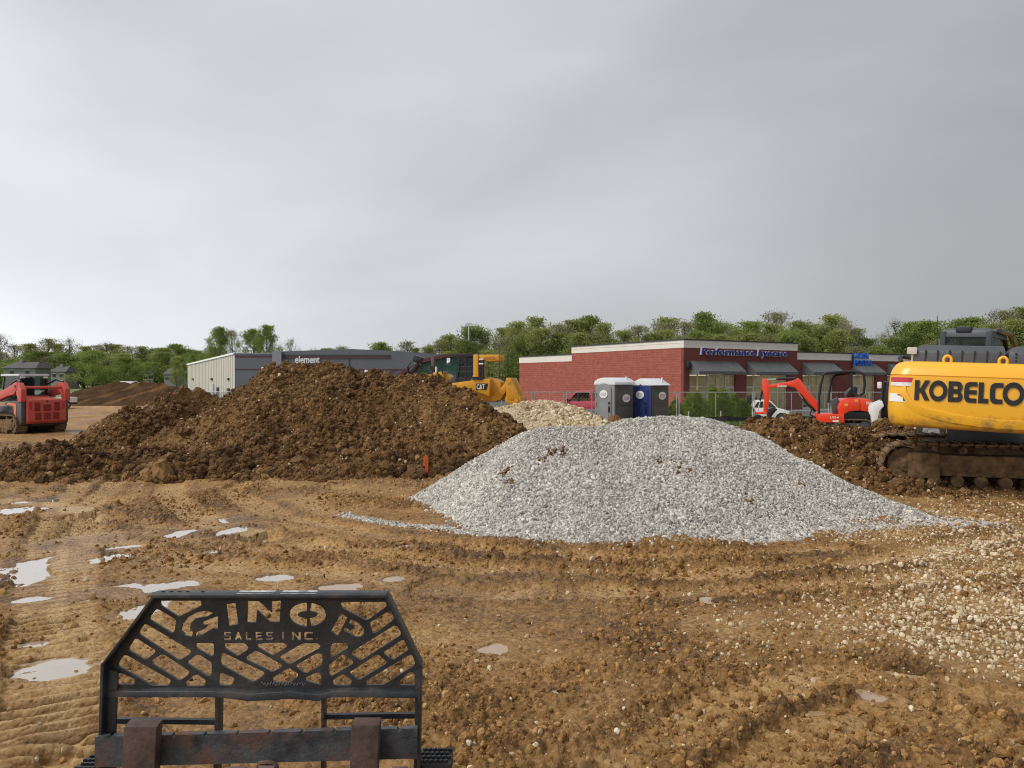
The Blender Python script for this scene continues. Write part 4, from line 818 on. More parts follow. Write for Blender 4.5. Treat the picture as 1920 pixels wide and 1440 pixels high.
def make_tree(seed, kind):      # a 10 m tree
    rng = np.random.default_rng(seed); mb = MB(); tips = []; H = 10.0
    wide = {'round': 1.2, 'tall': 1.0, 'sparse': 1.05, 'bare': .95, 'low': 1.35}[kind]; base = {'round': .10, 'tall': .10, 'sparse': .16, 'bare': .2, 'low': .04}[kind]
    tr_p = [(0, 0, 0)]; x_ = y_ = 0
    for i in range(1, 8): x_ += rng.normal(0, .13); y_ += rng.normal(0, .13); tr_p.append((x_, y_, H * .9 * i / 7))
    mb.tube(tr_p, [.19 * (1 - .85 * i / 7) + .02 for i in range(8)], 6)
    nb = {'round': 22, 'tall': 22, 'sparse': 22, 'bare': 24, 'low': 20}[kind]
    for i in range(nb):
        f = base + (.98 - base) * ((i + rng.uniform(0, .9)) / nb); k = f * 7 / .9 * .9; j = min(int(k), 6); t0 = Vector(tr_p[j]).lerp(Vector(tr_p[j + 1]), min(k - j, 1))
        az = i * 2.4 + rng.normal(0, .4); env = math.sin(math.pi * min(1, (f - base * .6) / (1.0 - base * .6)) ** .8) ** .6
        L = wide * (1.2 + 2.3 * env) * rng.uniform(.65, 1.25); el = .35 + .9 * f + rng.normal(0, .15)
        d_ = Vector((math.cos(az) * math.cos(el), math.sin(az) * math.cos(el), math.sin(el))); p1 = t0 + d_ * L * .55 + Vector((0, 0, -.1)); p2 = p1 + (d_ + Vector((0, 0, .35))).normalized() * L * .5
        if p2.z > H: p2.z = H - rng.uniform(0, 1.6)
        lim_ = H * (1 - .028 * ((p2.x - x_) ** 2 + (p2.y - y_) ** 2)) - rng.uniform(0, .7)
        if p2.z > lim_: p2.z = lim_; p1.z = min(p1.z, lim_ - .15)
        mb.tube([t0, p1, p2], [.075 * (1.2 - f), .045 * (1.25 - f), .012], 4); tips += [p1.lerp(p2, .35), p2, p1]
        for s_ in range(4 if kind in ('bare', 'sparse') else 3):
            b0 = t0.lerp(p1, rng.uniform(.4, 1)) if rng.uniform() < .5 else p1.lerp(p2, rng.uniform(0, .8)); b1 = b0 + Vector(rng.normal(0, .5, 3)) * L * .33 + Vector((0, 0, .3 * L * .4)); b1.z = min(b1.z, H * (1 - .028 * ((b1.x - x_) ** 2 + (b1.y - y_) ** 2)) - rng.uniform(0, .6))
            mb.tube([b0, b0.lerp(b1, .5) + Vector(rng.normal(0, .06, 3)), b1], [.03, .02, .008], 3); tips.append(b1)
            if kind in ('bare', 'sparse'):
                for _ in range(3): b2_ = b1 + Vector(rng.normal(0, .38, 3)) + Vector((0, 0, .25)); mb.tube([b0.lerp(b1, rng.uniform(.4, .95)), b2_], [.016, .007], 3)
    tips = np.array([tuple(p) for p in tips]); per = {'round': 88, 'tall': 76, 'sparse': 26, 'bare': 6, 'low': 92}[kind]; sg_ = {'round': .42, 'tall': .40, 'sparse': .42, 'bare': .35, 'low': .45}[kind]
    w_ = rng.uniform(.2, 1.6, len(tips)); C = np.repeat(tips, np.maximum(1, (per * w_).astype(int)), 0); C = C + rng.normal(0, sg_, C.shape) * np.array([1, 1, .8]); C[:, 2] = np.where(C[:, 2] > H - .6, H - .6 + (C[:, 2] - H + .6) * .5, np.maximum(C[:, 2], .25))
    lv = leaf_quads(C, {'round': .135, 'tall': .13, 'sparse': .11, 'bare': .10, 'low': .13}[kind], rng)
    lm = {'round': LF_G, 'tall': LF_Y, 'sparse': LF_S, 'bare': LF_S, 'low': LF_D}[kind]
    return mb, lv, lm
TREEK = {'round': [1, 2, 3, 4], 'tall': [5, 6, 7, 8], 'sparse': [9, 10, 11], 'bare': [12, 13, 14], 'low': [15, 16]}
PROTO = {}
for k_, sds in TREEK.items():
    for s_ in sds:
        mb, lv, lm = make_tree(s_, k_); me = bpy.data.meshes.new('trunk'); me.from_pydata(mb.v, [], mb.f); me.materials.append(BARKP if s_ in (7, 13) else BARK)
        PROTO.setdefault(k_, []).append((me, fast_mesh('crown', lv, 4, lm), lm))
TLAB = {'round': 'round green tree', 'tall': 'yellowish spring tree', 'sparse': 'thinly leaved tree', 'bare': 'nearly bare grey tree', 'low': 'low dark green tree'}
tcount = 0
def near_what(px, d):
    for lim, a, b in (((420, 'beside the cream wall', ''), (0, '', '')) if False else ((905, 'behind the bulldozer', ''), (975, 'beside the utility pole', ''), (1040, 'behind the low end of the red wall', ''), (1072, 'behind the step in the red parapet', ''), (1130, 'behind the red wall over the grey toilet', ''), (1190, 'behind the red wall over the navy toilet', ''), (1285, 'behind the tall corner of the red building', ''), (1345, 'behind the word Performance on the sign', ''), (1410, 'behind the gap in the shop sign', ''), (1495, 'behind the word Eyecare on the sign', ''), (1560, 'behind the third grey awning', ''), (1640, 'behind the blue postal sign', ''), (1700, 'behind the far end of the shops', ''), (1770, 'behind the grey engine hood', ''), (1840, 'behind the excavator cab', ''), (9999, 'past the excavator cab', ''))):
        if px < lim: return a
def tree(px, ytop, d, kind, where, group, wide=1.0, leaf=None):
    global tcount; tcount += 1
    if where == wR: where = near_what(px, d) + (' in the back row' if (d > 118 and px > 930) or d > 174 else ' in the front row')
    if where == 'beyond the grey metal building':
        for lim, a in ((620, 'behind the white wall lettering'), (700, 'behind the grey roof peak'), (765, 'behind the dark red braces'), (840, 'behind the green barn'), (9999, 'far behind the bulldozer cab')):
            if px < lim: where = a; break
    if where == wL:
        for lim, a in ((35, 'over the red loader cab'), (75, 'behind the grey green house'), (135, 'behind the tan house'), (205, 'behind the lone spreading tree'), (275, 'behind the white trailer'), (345, 'behind the pale grey house'), (9999, 'beside the cream wall')):
            if px < lim: where = a + (' in the far row' if d > 285 else ' in the near row'); break
    v = P(px, ytop, d); zb = gz(v.x, d) - .15; h = (v.z - zb) / 10.0; lst = PROTO[kind]; tm, cm, lm = lst[tcount % len(lst)]
    o = thing('tree', f'{TLAB[kind]} {where}', 'tree', (v.x, d, zb), RNG.uniform(0, 6.28), group); s_ = h * wide * RNG.uniform(.9, 1.12); o.scale = (s_, s_, h)
    for nm, me in (('trunk', tm), ('crown', cm)): c = bpy.data.objects.new(nm, me); COL.objects.link(c); c.parent = o
    return o
gR, gL = 'trees behind the red shop building', 'trees beyond the field on the left'
wR = 'in the wood behind the red shop building'; wL = 'in the tree line beyond the field'
right = [(800, 648, 'tall'), (822, 636, 'sparse'), (848, 626, 'tall'), (888, 606, 'round'), (915, 622, 'sparse'), (945, 611, 'tall'), (978, 601, 'tall'), (1010, 592, 'tall'), (1042, 604, 'sparse'), (1075, 596, 'tall'), (1105, 590, 'round'), (1128, 603, 'tall'), (1150, 634, 'low'),
 (1170, 616, 'tall'), (1200, 606, 'sparse'), (1228, 600, 'bare'), (1255, 591, 'tall'), (1290, 598, 'sparse'), (1322, 584, 'round'), (1352, 600, 'round'), (1378, 612, 'sparse'), (1408, 599, 'round'), (1436, 606, 'tall'), (1464, 580, 'sparse'), (1496, 599, 'tall'), (1522, 605, 'round'), (1550, 589, 'tall'), (1580, 596, 'bare'), (1603, 612, 'tall'),
 (1628, 632, 'low'), (1652, 621, 'bare'), (1678, 599, 'bare'), (1708, 602, 'round'), (1735, 598, 'round'), (1762, 612, 'sparse'), (1795, 594, 'round'), (1826, 592, 'round'), (1858, 603, 'tall'), (1893, 576, 'sparse'), (1925, 572, 'tall'), (1970, 585, 'round'), (2020, 580, 'tall'), (2080, 590, 'round')]
for i, (px_, yt, kd) in enumerate(right): tree(px_, yt, (128 if px_ > 925 else 176) + RNG.uniform(-9, 12), kd, wR, gR, wide=.95)
for i, px_ in enumerate(range(815, 1990, 33)):
    yt = np.interp(px_, [a for a, _, _ in right], [b for _, b, _ in right]) + RNG.uniform(16, 34); tree(px_ + RNG.uniform(-9, 9), yt, (112 if px_ > 930 else 167) + RNG.uniform(-5, 6), ['round', 'tall', 'low', 'tall', 'sparse'][i % 5], wR, gR, wide=1.05)
for i, px_ in enumerate(range(560, 1000, 27)):
    yt = 652 + RNG.uniform(-8, 8) - 14 * sstep(760, 900, np.array(px_)) ; tree(px_, float(yt), 185 + RNG.uniform(-6, 12), ['sparse', 'bare', 'tall'][i % 3], 'beyond the grey metal building', 'trees beyond the grey metal building')
tree(718, 640, 176, 'round', 'showing alone above the grey roof', 'trees beyond the grey metal building'); tree(765, 638, 178, 'sparse', 'beyond the grey metal building', 'trees beyond the grey metal building')
tree(408, 611, 185, 'round', 'rising over the cream wall', 'trees beside the cream wall', .72); tree(437, 616, 190, 'sparse', 'rising over the cream wall', 'trees beside the cream wall', .8); tree(478, 615, 188, 'round', 'over the joint of cream and grey walls', 'trees beside the cream wall', .8); tree(500, 606, 184, 'round', 'tallest over the grey wing roof', 'trees beside the cream wall', .62); tree(545, 632, 200, 'bare', 'beyond the grey metal building', 'trees beyond the grey metal building', .8)
left = [(-60, 630, 'sparse'), (-20, 640, 'tall'), (8, 624, 'bare'), (30, 645, 'sparse'), (58, 643, 'tall'), (88, 632, 'sparse'), (108, 642, 'tall'), (130, 633, 'bare'), (158, 648, 'tall'), (185, 645, 'sparse'), (215, 643, 'tall'), (240, 647, 'sparse'), (262, 648, 'tall'), (285, 652, 'round'), (305, 650, 'tall'), (330, 644, 'round'), (350, 652, 'round'), (372, 655, 'tall'), (395, 650, 'sparse'), (200, 641, 'bare')]
for px_, yt, kd in left: tree(px_, yt, 300 + RNG.uniform(-15, 25), kd, wL, gL, 1.25)
for i, px_ in enumerate(range(-50, 420, 19)): tree(px_ + RNG.uniform(-6, 6), 664 + RNG.uniform(-7, 9), 278 + RNG.uniform(-6, 8), ['tall', 'round', 'low', 'sparse', 'round'][i % 5], wL, gL, 1.6)
tree(172, 655, 228, 'round', 'spreading alone in front of the tree line', gL, 1.25); tree(238, 668, 226, 'round', 'with a wide pale crown in front of the tree line', gL, 1.35); tree(333, 668, 232, 'tall', 'hanging beside the cream wall', gL, .8); tree(362, 662, 228, 'round', 'close beside the cream wall', gL, .8)
def thicket(name, pts, n, sz, m, sig):
    rng = np.random.default_rng(n); P_ = np.array(pts); i = rng.integers(0, len(P_), n); C = P_[i][:, :3] + rng.normal(0, 1, (n, 3)) * np.array(sig); C[:, 2] = np.minimum(np.maximum(C[:, 2], P_[i][:, 2] - 1.4 * sig[2]), P_[i][:, 2] + 1.5 * sig[2] + rng.uniform(-.6, .2, n))
    o = bpy.data.objects.new(name, fast_mesh(name, leaf_quads(C, sz, rng), 4, m)); COL.objects.link(o); o['kind'] = 'stuff'; return o
thicket('undergrowth', [((px_ - 960) / F * 121, 121 + 4 * math.sin(px_ * 1.7), 3.4 + 1.6 * math.sin(px_ * .031) * math.sin(px_ * .013 + 1)) for px_ in range(930, 2100, 7)], 80000, .24, LF_G, (1.5, 3, 2.3))
thicket('hedge', [((px_ - 960) / F * 272, 272, 2.8 + 1.5 * math.sin(px_ * .05)) for px_ in range(-70, 420, 4)], 34000, .36, LF_G, (2, 2, 2.6)); thicket('brush', [((px_ - 960) / F * 190, 190, 3.0 + 1.5 * math.sin(px_ * .05)) for px_ in range(380, 1000, 5)], 26000, .30, LF_Y, (1.6, 2, 2.2))
def shrub(px, ybase, ytop, d, w, label):
    v = P(px, ytop, d); zb = gz(v.x, d); h = v.z - zb; rng = np.random.default_rng(int(px)); o = thing('shrub', label, 'shrub', (v.x, d, zb), 0, 'green shrubs behind the mesh fence'); n = int(11000 * w)
    u_ = rng.normal(0, 1, (n, 3)); u_ /= np.linalg.norm(u_, axis=1)[:, None]; u_[:, 2] = np.abs(u_[:, 2]); r_ = rng.uniform(.55, 1.0, n) ** .5; b_ = 1 + .22 * np.sin(u_[:, 0] * 7 + px) * np.sin(u_[:, 1] * 6) + .15 * np.sin(u_[:, 2] * 9 + u_[:, 0] * 5)
    C = u_ * (r_ * b_)[:, None] * np.array([w, w * .7, h]); c = bpy.data.objects.new('foliage', fast_mesh('foliage', leaf_quads(C, .075, rng, 1.0), 4, LF_J)); COL.objects.link(c); c.parent = o
    m = MB()
    for i in range(9): a = rng.uniform(0, 6.28); m.tube([(0, 0, -.1), (math.cos(a) * w * .3, math.sin(a) * w * .2, h * .4), (math.cos(a) * w * .65, math.sin(a) * w * .5, h * .75)], [.03, .02, .008], 4)
    m.build('stem', BARK, o)
for a in ((1268, 780, 757, 44.6, .75, 'small rounded green shrub at the end of the shrub row by the red corner'), (1305, 780, 745, 44.4, 1.25, 'broad green shrub in the middle of the shrub row'), (1348, 780, 737, 44.8, 1.35, 'tallest spreading green shrub of the row behind the mesh fence'), (1385, 780, 750, 44.4, .95, 'low green shrub at the end of the row next to the white car')): shrub(*a)
# tufts of grass along the verge and on the mud edge
def tufts(name, boxes, n, h):
    rng = np.random.default_rng(n); V = []
    for (x0, x1, y0, y1) in boxes:
        xs = rng.uniform(x0, x1, n); ys = rng.uniform(y0, y1, n); zs = ground_z(xs, ys)
        a = rng.uniform(0, 6.28, n); hh = h * rng.uniform(.5, 1.4, n); w = .012 * (1 + ys / 25)
        p = np.stack([xs, ys, zs], -1); dx = np.stack([np.cos(a) * w, np.sin(a) * w, a * 0], -1); tip = p + np.stack([rng.normal(0, .4, n) * hh, rng.normal(0, .4, n) * hh, hh], -1)
        V.append(np.stack([p - dx, p + dx, tip], 1).reshape(-1, 3))
    o = bpy.data.objects.new(name, fast_mesh(name, np.concatenate(V), 3, GRASS)); COL.objects.link(o); o['kind'] = 'stuff'
tufts('grass', [(8, 17, 34.5, 38.5), (13, 20, 21, 27)], 9000, .22)
wd_x, wd_y = gp(160, 894); tufts('weeds', [(wd_x - .22, wd_x + .22, wd_y - .2, wd_y + .2)], 120, .10)

# ================================================================== poles
WOOD = mat('weathered_wood', (.14, .115, .09), var=.2, scale=2)
v = P(935, 645, 112); up_ = thing('utility_pole', 'dark wooden utility pole with a crossarm beside the wood', 'pole', (v.x, 112, gz(v.x, 112)))
MB().cyl((0, 0, -.3), (0, 0, v.z - gz(v.x, 112) + .1), .16, 8, .12).build('mast', WOOD, up_); MB().box((0, -.15, v.z - gz(v.x, 112) - .15), (1.5, .12, .14)).build('crossarm', WOOD, up_); ins = MB()
for x_ in (-.65, -.35, .35, .65): ins.cyl((x_, -.15, v.z - gz(v.x, 112) - .08), (x_, -.15, v.z - gz(v.x, 112) + .12), .05, 6)
ins.build('insulator', BLK, up_)
v = P(879, 607, 170); lp = thing('floodlight_mast', 'slim grey floodlight mast rising over the wood', 'light mast', (v.x, 170, -1.2)); MB().cyl((0, 0, -.3), (0, 0, v.z + 1.2), .16, 8, .1).build('mast', ALU, lp); MB().box((0, 0, v.z + 1.2), (1.4, .5, .3)).build('lamp_head', ALU, lp)
v = P(1757, 592, 105); an = thing('antenna_mast', 'thin dark mast standing behind the excavator cab', 'mast', (v.x, 105, -.75)); MB().cyl((0, 0, -.3), (0, 0, v.z + .75), .09, 6, .05).build('mast', CAPM, an)

# ================================================================== fences
GALV = mat('galvanised_pipe', (.46, .46, .45), rough=.45, metal=.5, var=.08); SILT = mat('black_silt_fabric', (.012, .012, .013), rough=.55, var=.4, scale=2, dirt=.3, dcol=(.10, .07, .045)); STAKEM = mat('pale_stake_wood', (.62, .55, .42), var=.1)
def fence_panel(pxa, pxb, d, ztop, label, wires=True):
    a, b = P(pxa, 712, d), P(pxb, 712, d); zb = gz(a.x, d) + .03; w = b.x - a.x - .08; h = ztop - zb; o = thing('fence_panel', label, 'fence', (a.x + .04, d, zb), 0, 'temporary fence panels')
    for x_ in (.025, w - .025): m = MB(); m.cyl((x_, 0, 0), (x_, 0, h), .024, 6); m.box((x_, 0, .02), (.12, .6, .04)); m.build('post', GALV, o)
    for z_ in (h - .03, .12): MB().cyl((0, 0, z_), (w, 0, z_), .022, 6).build('rail', GALV, o)
    MB().cyl((w / 2, 0, .1), (w / 2, 0, h - .03), .016, 6).build('brace', GALV, o); c = MB(); s_ = .17; H_ = h - .2
    for sgn_ in (1, -1):
        x_ = -H_
        while x_ < w:
            p0, p1 = (x_, .12), (x_ + H_, .12 + H_)
            if p0[0] < 0: p0 = (0, .12 - p0[0])
            if p1[0] > w: p1 = (w, .12 + w - x_)
            if p1[0] - p0[0] > .02:
                A, B = ((p0[0], 0, p0[1]), (p1[0], 0, p1[1])) if sgn_ > 0 else ((w - p0[0], .003, p0[1]), (w - p1[0], .003, p1[1])); c.cyl(A, B, .0013, 3, cap=False)
            x_ += s_
    c.build('chain_link_mesh', GALV, o)
FB = [938, 1000, 1060, 1160, 1271, 1413, 1556, 1704, 1850]
FL = ['mesh fence panel behind the bulldozer ripper', 'mesh fence panel at the nose of the red pickup', 'mesh fence panel across the red pickup doors', 'mesh fence panel behind the two portable toilets', 'mesh fence panel in front of the green shrubs', 'mesh fence panel behind the small orange boom', 'mesh fence panel behind the small orange excavator', 'mesh fence panel behind the yellow counterweight']
for i in range(8): fence_panel(FB[i], FB[i + 1], 41.0 + .1 * (i % 2), 2 - 22.5 * 41 / F, FL[i])
sf = thing('silt_fence', 'low black fabric silt fence along the foot of the mesh fence', 'silt fence', (7, 38.8, -.5)); n = 90; xs = np.linspace(0, 17, n); vs = []
for i, x_ in enumerate(xs):
    zt_ = .66 + .05 * math.sin(x_ * 2.1) * math.sin(x_ * .7) - .06 * abs(math.sin(x_ * math.pi / 1.9)); yo = .06 * math.sin(x_ * 1.3) + .035 * math.sin(x_ * 4.7)
    for f_, k in ((0, 0), (.35, .5), (.7, -.3), (1, 0)): vs.append((x_, yo + .05 * k * math.sin(x_ * 3 + f_ * 5), -.06 + (zt_ + .06) * f_))
MB().add(vs, [(i * 4 + k, i * 4 + 4 + k, i * 4 + 5 + k, i * 4 + 1 + k) for i in range(n - 1) for k in range(3)]).build('fabric', SILT, sf, smooth=True)
for i in range(10): MB().box((.3 + i * 1.25 * 1.3, .09, .42), (.045, .04, .98)).build('stake', STAKEM, sf)
v = P(378, 733, 112); fence2 = thing('chain_link_fence', 'low chain link fence in front of the cream side wall', 'fence', (v.x, 112, -.95)); W2 = P(462, 0, 112).x - v.x
for i in range(9): MB().cyl((W2 * i / 8, 0, 0), (W2 * i / 8, 0, 1.25), .05, 5).build('post', GALV, fence2)
MB().cyl((0, 0, 1.22), (W2, 0, 1.22), .04, 5).build('rail', GALV, fence2); c = MB()
for i in range(60): x_ = W2 * i / 60; c.cyl((x_, 0, 0), (x_ + .5, 0, 1.2), .012, 3, cap=False); c.cyl((x_ + .5, .01, 0), (x_, .01, 1.2), .012, 3, cap=False)
c.build('chain_link_mesh', GALV, fence2)
ORG = mat('orange_marking_paint', (.72, .13, .025), rough=.6); sx_, sy_ = P(800, 880, 15.6).x, 15.6; st = thing('survey_stake', 'orange painted survey stake at the foot of the soil pile', 'stake', (sx_, sy_, max(0., float(f_dirt(np.array([sx_]), np.array([sy_]))[0])) + .02), .25)
MB().prism([(-.03, 0), (.03, -.1), (.03, .40), (-.01, .43), (-.03, .41)], -.012, .012, 'y').build('lath', ORG, st); MB().box((-.05, .0, .3), (.03, .02, .18)).build('flagging', mat('orange_tape', (.8, .17, .04)), st)
# ================================================================== machines
STEEL = mat('bare_steel', (.42, .42, .41), rough=.3, metal=.8); CHROME = mat('chrome_rod', (.7, .7, .7), rough=.12, metal=1.0, var=.02); MUDDY = mat('mud_caked_steel', (.085, .048, .022), (.20, .12, .055), var=.3, scale=7, rough=.9, bump=.7, bscale=18)
YEL = mat('yellow_excavator_paint', (.80, .40, .014), rough=.36, var=.05, scale=1.2, coat=.3, dirt=.44, dz=(1.05, 1.7), dscale=5, dcol=(.33, .17, .04)); CATY = mat('yellow_bulldozer_paint', (.62, .30, .018), rough=.45, var=.07, scale=2, dirt=.12, dcol=(.25, .16, .07))
CHAR = mat('charcoal_paint', (.062, .066, .072), rough=.45, var=.08, scale=3); BLACK = mat('black_paint', (.012, .012, .013), rough=.35, var=.2); CABG = glass_mat('cab_glass', (.40, .45, .43), .0, gl_c=.6); REDP = mat('faded_red_paint', (.53, .085, .062), rough=.5, var=.08, scale=2.5, dirt=.12, dz=(0, 1.0)); REDD = mat('dark_red_grille', (.25, .025, .020), rough=.6, var=.15)
ORP = mat('orange_red_paint', (.80, .055, .018), rough=.33, var=.04, scale=2, coat=.3); LENSR = mat('red_lens', (.5, .03, .05), rough=.2); LENSW = mat('white_lens', (.72, .70, .68), rough=.2); DECW = mat('white_decal', (.78, .77, .74), rough=.4, var=.04); ORD = mat('orange_decal', (.65, .16, .04), rough=.5)

def track_loop(L, r, n, z0=0.0):      # centre line of a crawler belt, with its normal
    per = 2 * L + 2 * math.pi * r; out = []
    for i in range(n):
        s = per * i / n
        if s < L: out.append((-L / 2 + s, z0, 0.0))
        elif s < L + math.pi * r: a = (s - L) / r; out.append((L / 2 + r * math.sin(a), z0 + r - r * math.cos(a), a))
        elif s < 2 * L + math.pi * r: out.append((L / 2 - (s - L - math.pi * r), z0 + 2 * r, math.pi))
        else: a = (s - 2 * L - math.pi * r) / r; out.append((-L / 2 - r * math.sin(a), z0 + r + r * math.cos(a), math.pi + a))
    return out, per / n
def crawler(parent, xf, L, r, w, nshoe, shoem, framem, rollers=6, lug=.03):
    out, pit = track_loop(L, r, nshoe, 0.0)
    fr = MB(xf); fr.b2(-L / 2 + .05, L / 2 - .05, -w * .32, w * .32, r * .55, r * 1.5); tk = fr.build('track_frame', framem, parent, .03)
    cov = MB(xf); cov.b2(-L / 2 + .02, -L / 2 + .55, -w * .42, w * .42, r * .42, r * 1.6); cov.build('idler_guard', framem, tk, .05)
    for s in (-1, 1): m = MB(xf); m.cyl((s * L / 2, -w * .3, r), (s * L / 2, w * .3, r), r * .80, 20); m.cyl((s * L / 2, -w * .36, r), (s * L / 2, w * .36, r), r * .3, 12); m.build('sprocket', framem, tk, .02)
    for i in range(rollers): x_ = -L / 2 + .45 + (L - .8) * i / (rollers - 1); m = MB(xf); m.cyl((x_, -w * .40, r * .34), (x_, w * .40, r * .34), r * .27, 12); m.build('roller', framem, tk, .015)
    for x_ in (-L * .2, L * .22): m = MB(xf); m.cyl((x_, -w * .34, r * 1.72), (x_, w * .34, r * 1.72), r * .17, 10); m.build('carrier_roller', framem, tk)
    proto = MB(); proto.box((0, 0, -.0), (pit * .94, w, .03)); proto.box((-pit * .25, 0, -.015 - lug / 2), (.03, w * .98, lug)); proto.box((0, 0, .035), (pit * .6, w * .3, .05)); me = None
    for (x_, z_, a) in out:
        if me is None: o = proto.build('track_shoe', shoem, tk); me = o.data
        else: o = bpy.data.objects.new('track_shoe', me); COL.objects.link(o); o.parent = tk
        o.matrix_local = xf @ Matrix.Translation((x_, 0, z_)) @ Matrix.Rotation(-a, 4, 'Y')
    return tk
def wheel(parent, c, r, w, axis=(0, 1, 0), rimm=None):
    c = Vector(c); a = Vector(axis).normalized() * w / 2; m = MB(); m.cyl(c - a, c + a, r, 22); t_ = m.build('wheel', RUBBER, parent, .03); m = MB(); m.cyl(c - a * 1.03, c + a * 1.03, r * .6, 14); m.cyl(c - a * 1.08, c + a * 1.08, r * .2, 8); m.build('rim', rimm or STEEL, t_, .01); return t_
def grab(parent, pts, r, m, name='grab_rail'): return MB().tube(pts, r, 7).build(name, m, parent, smooth=True)
def arc(c, r, a0, a1, n, plane='xz', y=0):
    return [(c[0] + r * math.cos(a0 + (a1 - a0) * i / n), y, c[1] + r * math.sin(a0 + (a1 - a0) * i / n)) for i in range(n + 1)]

# ------------------------------------------------------------------ big yellow excavator
ex = thing('crawler_excavator', 'big yellow crawler excavator with KOBELCO in black on its counterweight', 'excavator', (9.2, 14.9, .0))
UX = Matrix.Translation(Vector((7.40, 12.5, 1.165)) - ex.location) @ Matrix.Rotation(R(-29), 4, 'Z') @ Matrix.Rotation(R(2.4), 4, 'Y')
HWD = 1.20
def yface(x): return .10 * (abs(x) / HWD) ** 2.2
def cw_ring(ins, z):
    pts = []; rc = .30; hw = HWD - ins
    for i in range(13): x_ = -hw + rc + (2 * hw - 2 * rc) * i / 12; pts.append((x_, yface(x_) + ins, z))
    e = pts[-1]
    for i in range(1, 9): a = math.pi / 2 * i / 8; pts.append((hw - rc + rc * math.sin(a), e[1] + rc - rc * math.cos(a), z))
    pts.append((hw, 1.15, z)); pts.append((-hw, 1.15, z)); s = pts[0]
    for i in range(0, 8): a = math.pi / 2 * (1 - i / 8); pts.append((-hw + rc - rc * math.sin(a), s[1] + rc - rc * math.cos(a), z))
    return pts
rings = [cw_ring(i_, z_) for z_, i_ in ((0, .13), (.015, .075), (.06, .035), (.16, .012), (.30, 0), (.60, 0), (.855, .012), (.862, .030), (.878, .030), (.886, .016), (.97, .045), (1.05, .095), (1.09, .145), (1.115, .21), (1.12, .28))]
cw = MB(UX); cw.loft(rings); cwo = cw.build('counterweight', YEL, ex, smooth=True)
def onface(x_, z_, o=.006): return (x_, yface(x_) - o, z_)
lip = MB(UX); lp_ = [(-.93, .74), (-.91, .60), (-.84, .47), (-.74, .39), (-.53, .325), (-.23, .265), (.15, .225), (.53, .21), (.98, .22)]
lps = [Vector((0, 0, 0))] * 0
for i in range(len(lp_) - 1):
    for k in range(4): t_ = k / 4; lps.append((lp_[i][0] * (1 - t_) + lp_[i + 1][0] * t_, lp_[i][1] * (1 - t_) + lp_[i + 1][1] * t_))
vs = []; 
for i, (x_, z_) in enumerate(lps):
    j = min(i + 1, len(lps) - 1); k = max(i - 1, 0); dx, dz_ = lps[j][0] - lps[k][0], lps[j][1] - lps[k][1]; l_ = math.hypot(dx, dz_); nx_, nz_ = -dz_ / l_, dx / l_; wd = .055 * min(1, i / 5 + .15)
    vs += [onface(x_ + nx_ * wd * .15, z_ + nz_ * wd * .15, .001), onface(x_, z_, .022 * min(1, i / 5 + .2)), onface(x_ - nx_ * wd * .8, z_ - nz_ * wd * .8, .024 * min(1, i / 5 + .2)), onface(x_ - nx_ * wd * 2.6, z_ - nz_ * wd * 2.6, -.002)]
lip.add(vs, [(i * 4 + k, i * 4 + k + 1, i * 4 + 5 + k, i * 4 + 4 + k) for i in range(len(lps) - 1) for k in range(3)]); lip.build('moulded_ridge', YEL, cwo, smooth=True)
# lettering
def ring_poly(cx, cy, rx, ry, t, n=28):
    o_ = [(cx + rx * math.cos(2 * math.pi * i / n), cy + ry * math.sin(2 * math.pi * i / n)) for i in range(n)]; i_ = [(cx + (rx - t) * math.cos(2 * math.pi * i / n), cy + (ry - t) * math.sin(2 * math.pi * i / n)) for i in range(n)]; return o_, [i_]
def rc(pts, r, n=5): return round_poly(pts, r, n)
Kp = ([(0, 0), (.27, 0), (.27, .38), (.36, .38), (.60, 0), (.90, 0), (.58, .52), (.90, 1.0), (.60, 1.0), (.34, .60), (.27, .60), (.27, 1), (0, 1)], [])
Bo = [(0, 0)] + rc([(.75, 0), (.82, .0), (.82, .5), (.6, .52), (.76, .54), (.76, 1), (.3, 1)], .22)[0:0] + [(.56, 0), (.70, .03), (.80, .13), (.83, .26), (.79, .40), (.70, .50), (.77, .60), (.80, .74), (.76, .88), (.66, .97), (.54, 1), (0, 1)]
Bp = (Bo, [[(.28, .22), (.50, .22), (.55, .25), (.57, .31), (.55, .37), (.50, .40), (.28, .40)], [(.28, .62), (.47, .62), (.53, .66), (.54, .70), (.52, .76), (.47, .79), (.28, .79)]])
Ep = ([(.70, 0), (.28, 0), (.12, .05), (.03, .16), (0, .32), (0, .68), (.03, .84), (.12, .95), (.28, 1), (.72, 1), (.72, .79), (.38, .79), (.30, .76), (.27, .70), (.27, .61), (.70, .61), (.70, .40), (.27, .40), (.27, .31), (.30, .24), (.38, .21), (.70, .21)], [])
Lp = ([(0, 0), (.56, 0), (.56, .22), (.28, .22), (.28, 1), (0, 1)], [])
Cp = ([(.70, 0), (.28, 0), (.12, .05), (.03, .16), (0, .32), (0, .68), (.03, .84), (.12, .95), (.28, 1), (.72, 1), (.72, .78), (.40, .78), (.31, .74), (.28, .66), (.28, .34), (.31, .26), (.40, .22), (.70, .22)], [])
lets = [(Kp, .0, .0), (ring_poly(.52, .5, .53, .52, .24), .86, 0), (Bp, 1.96, 0), (Ep, 2.86, 0), (Lp, 3.66, 0), (Cp, 4.29, 0), (ring_poly(.57, .5, .59, .56, .25), 5.0, 0)]
LH = .335; sx_ = 1.54 / 6.16
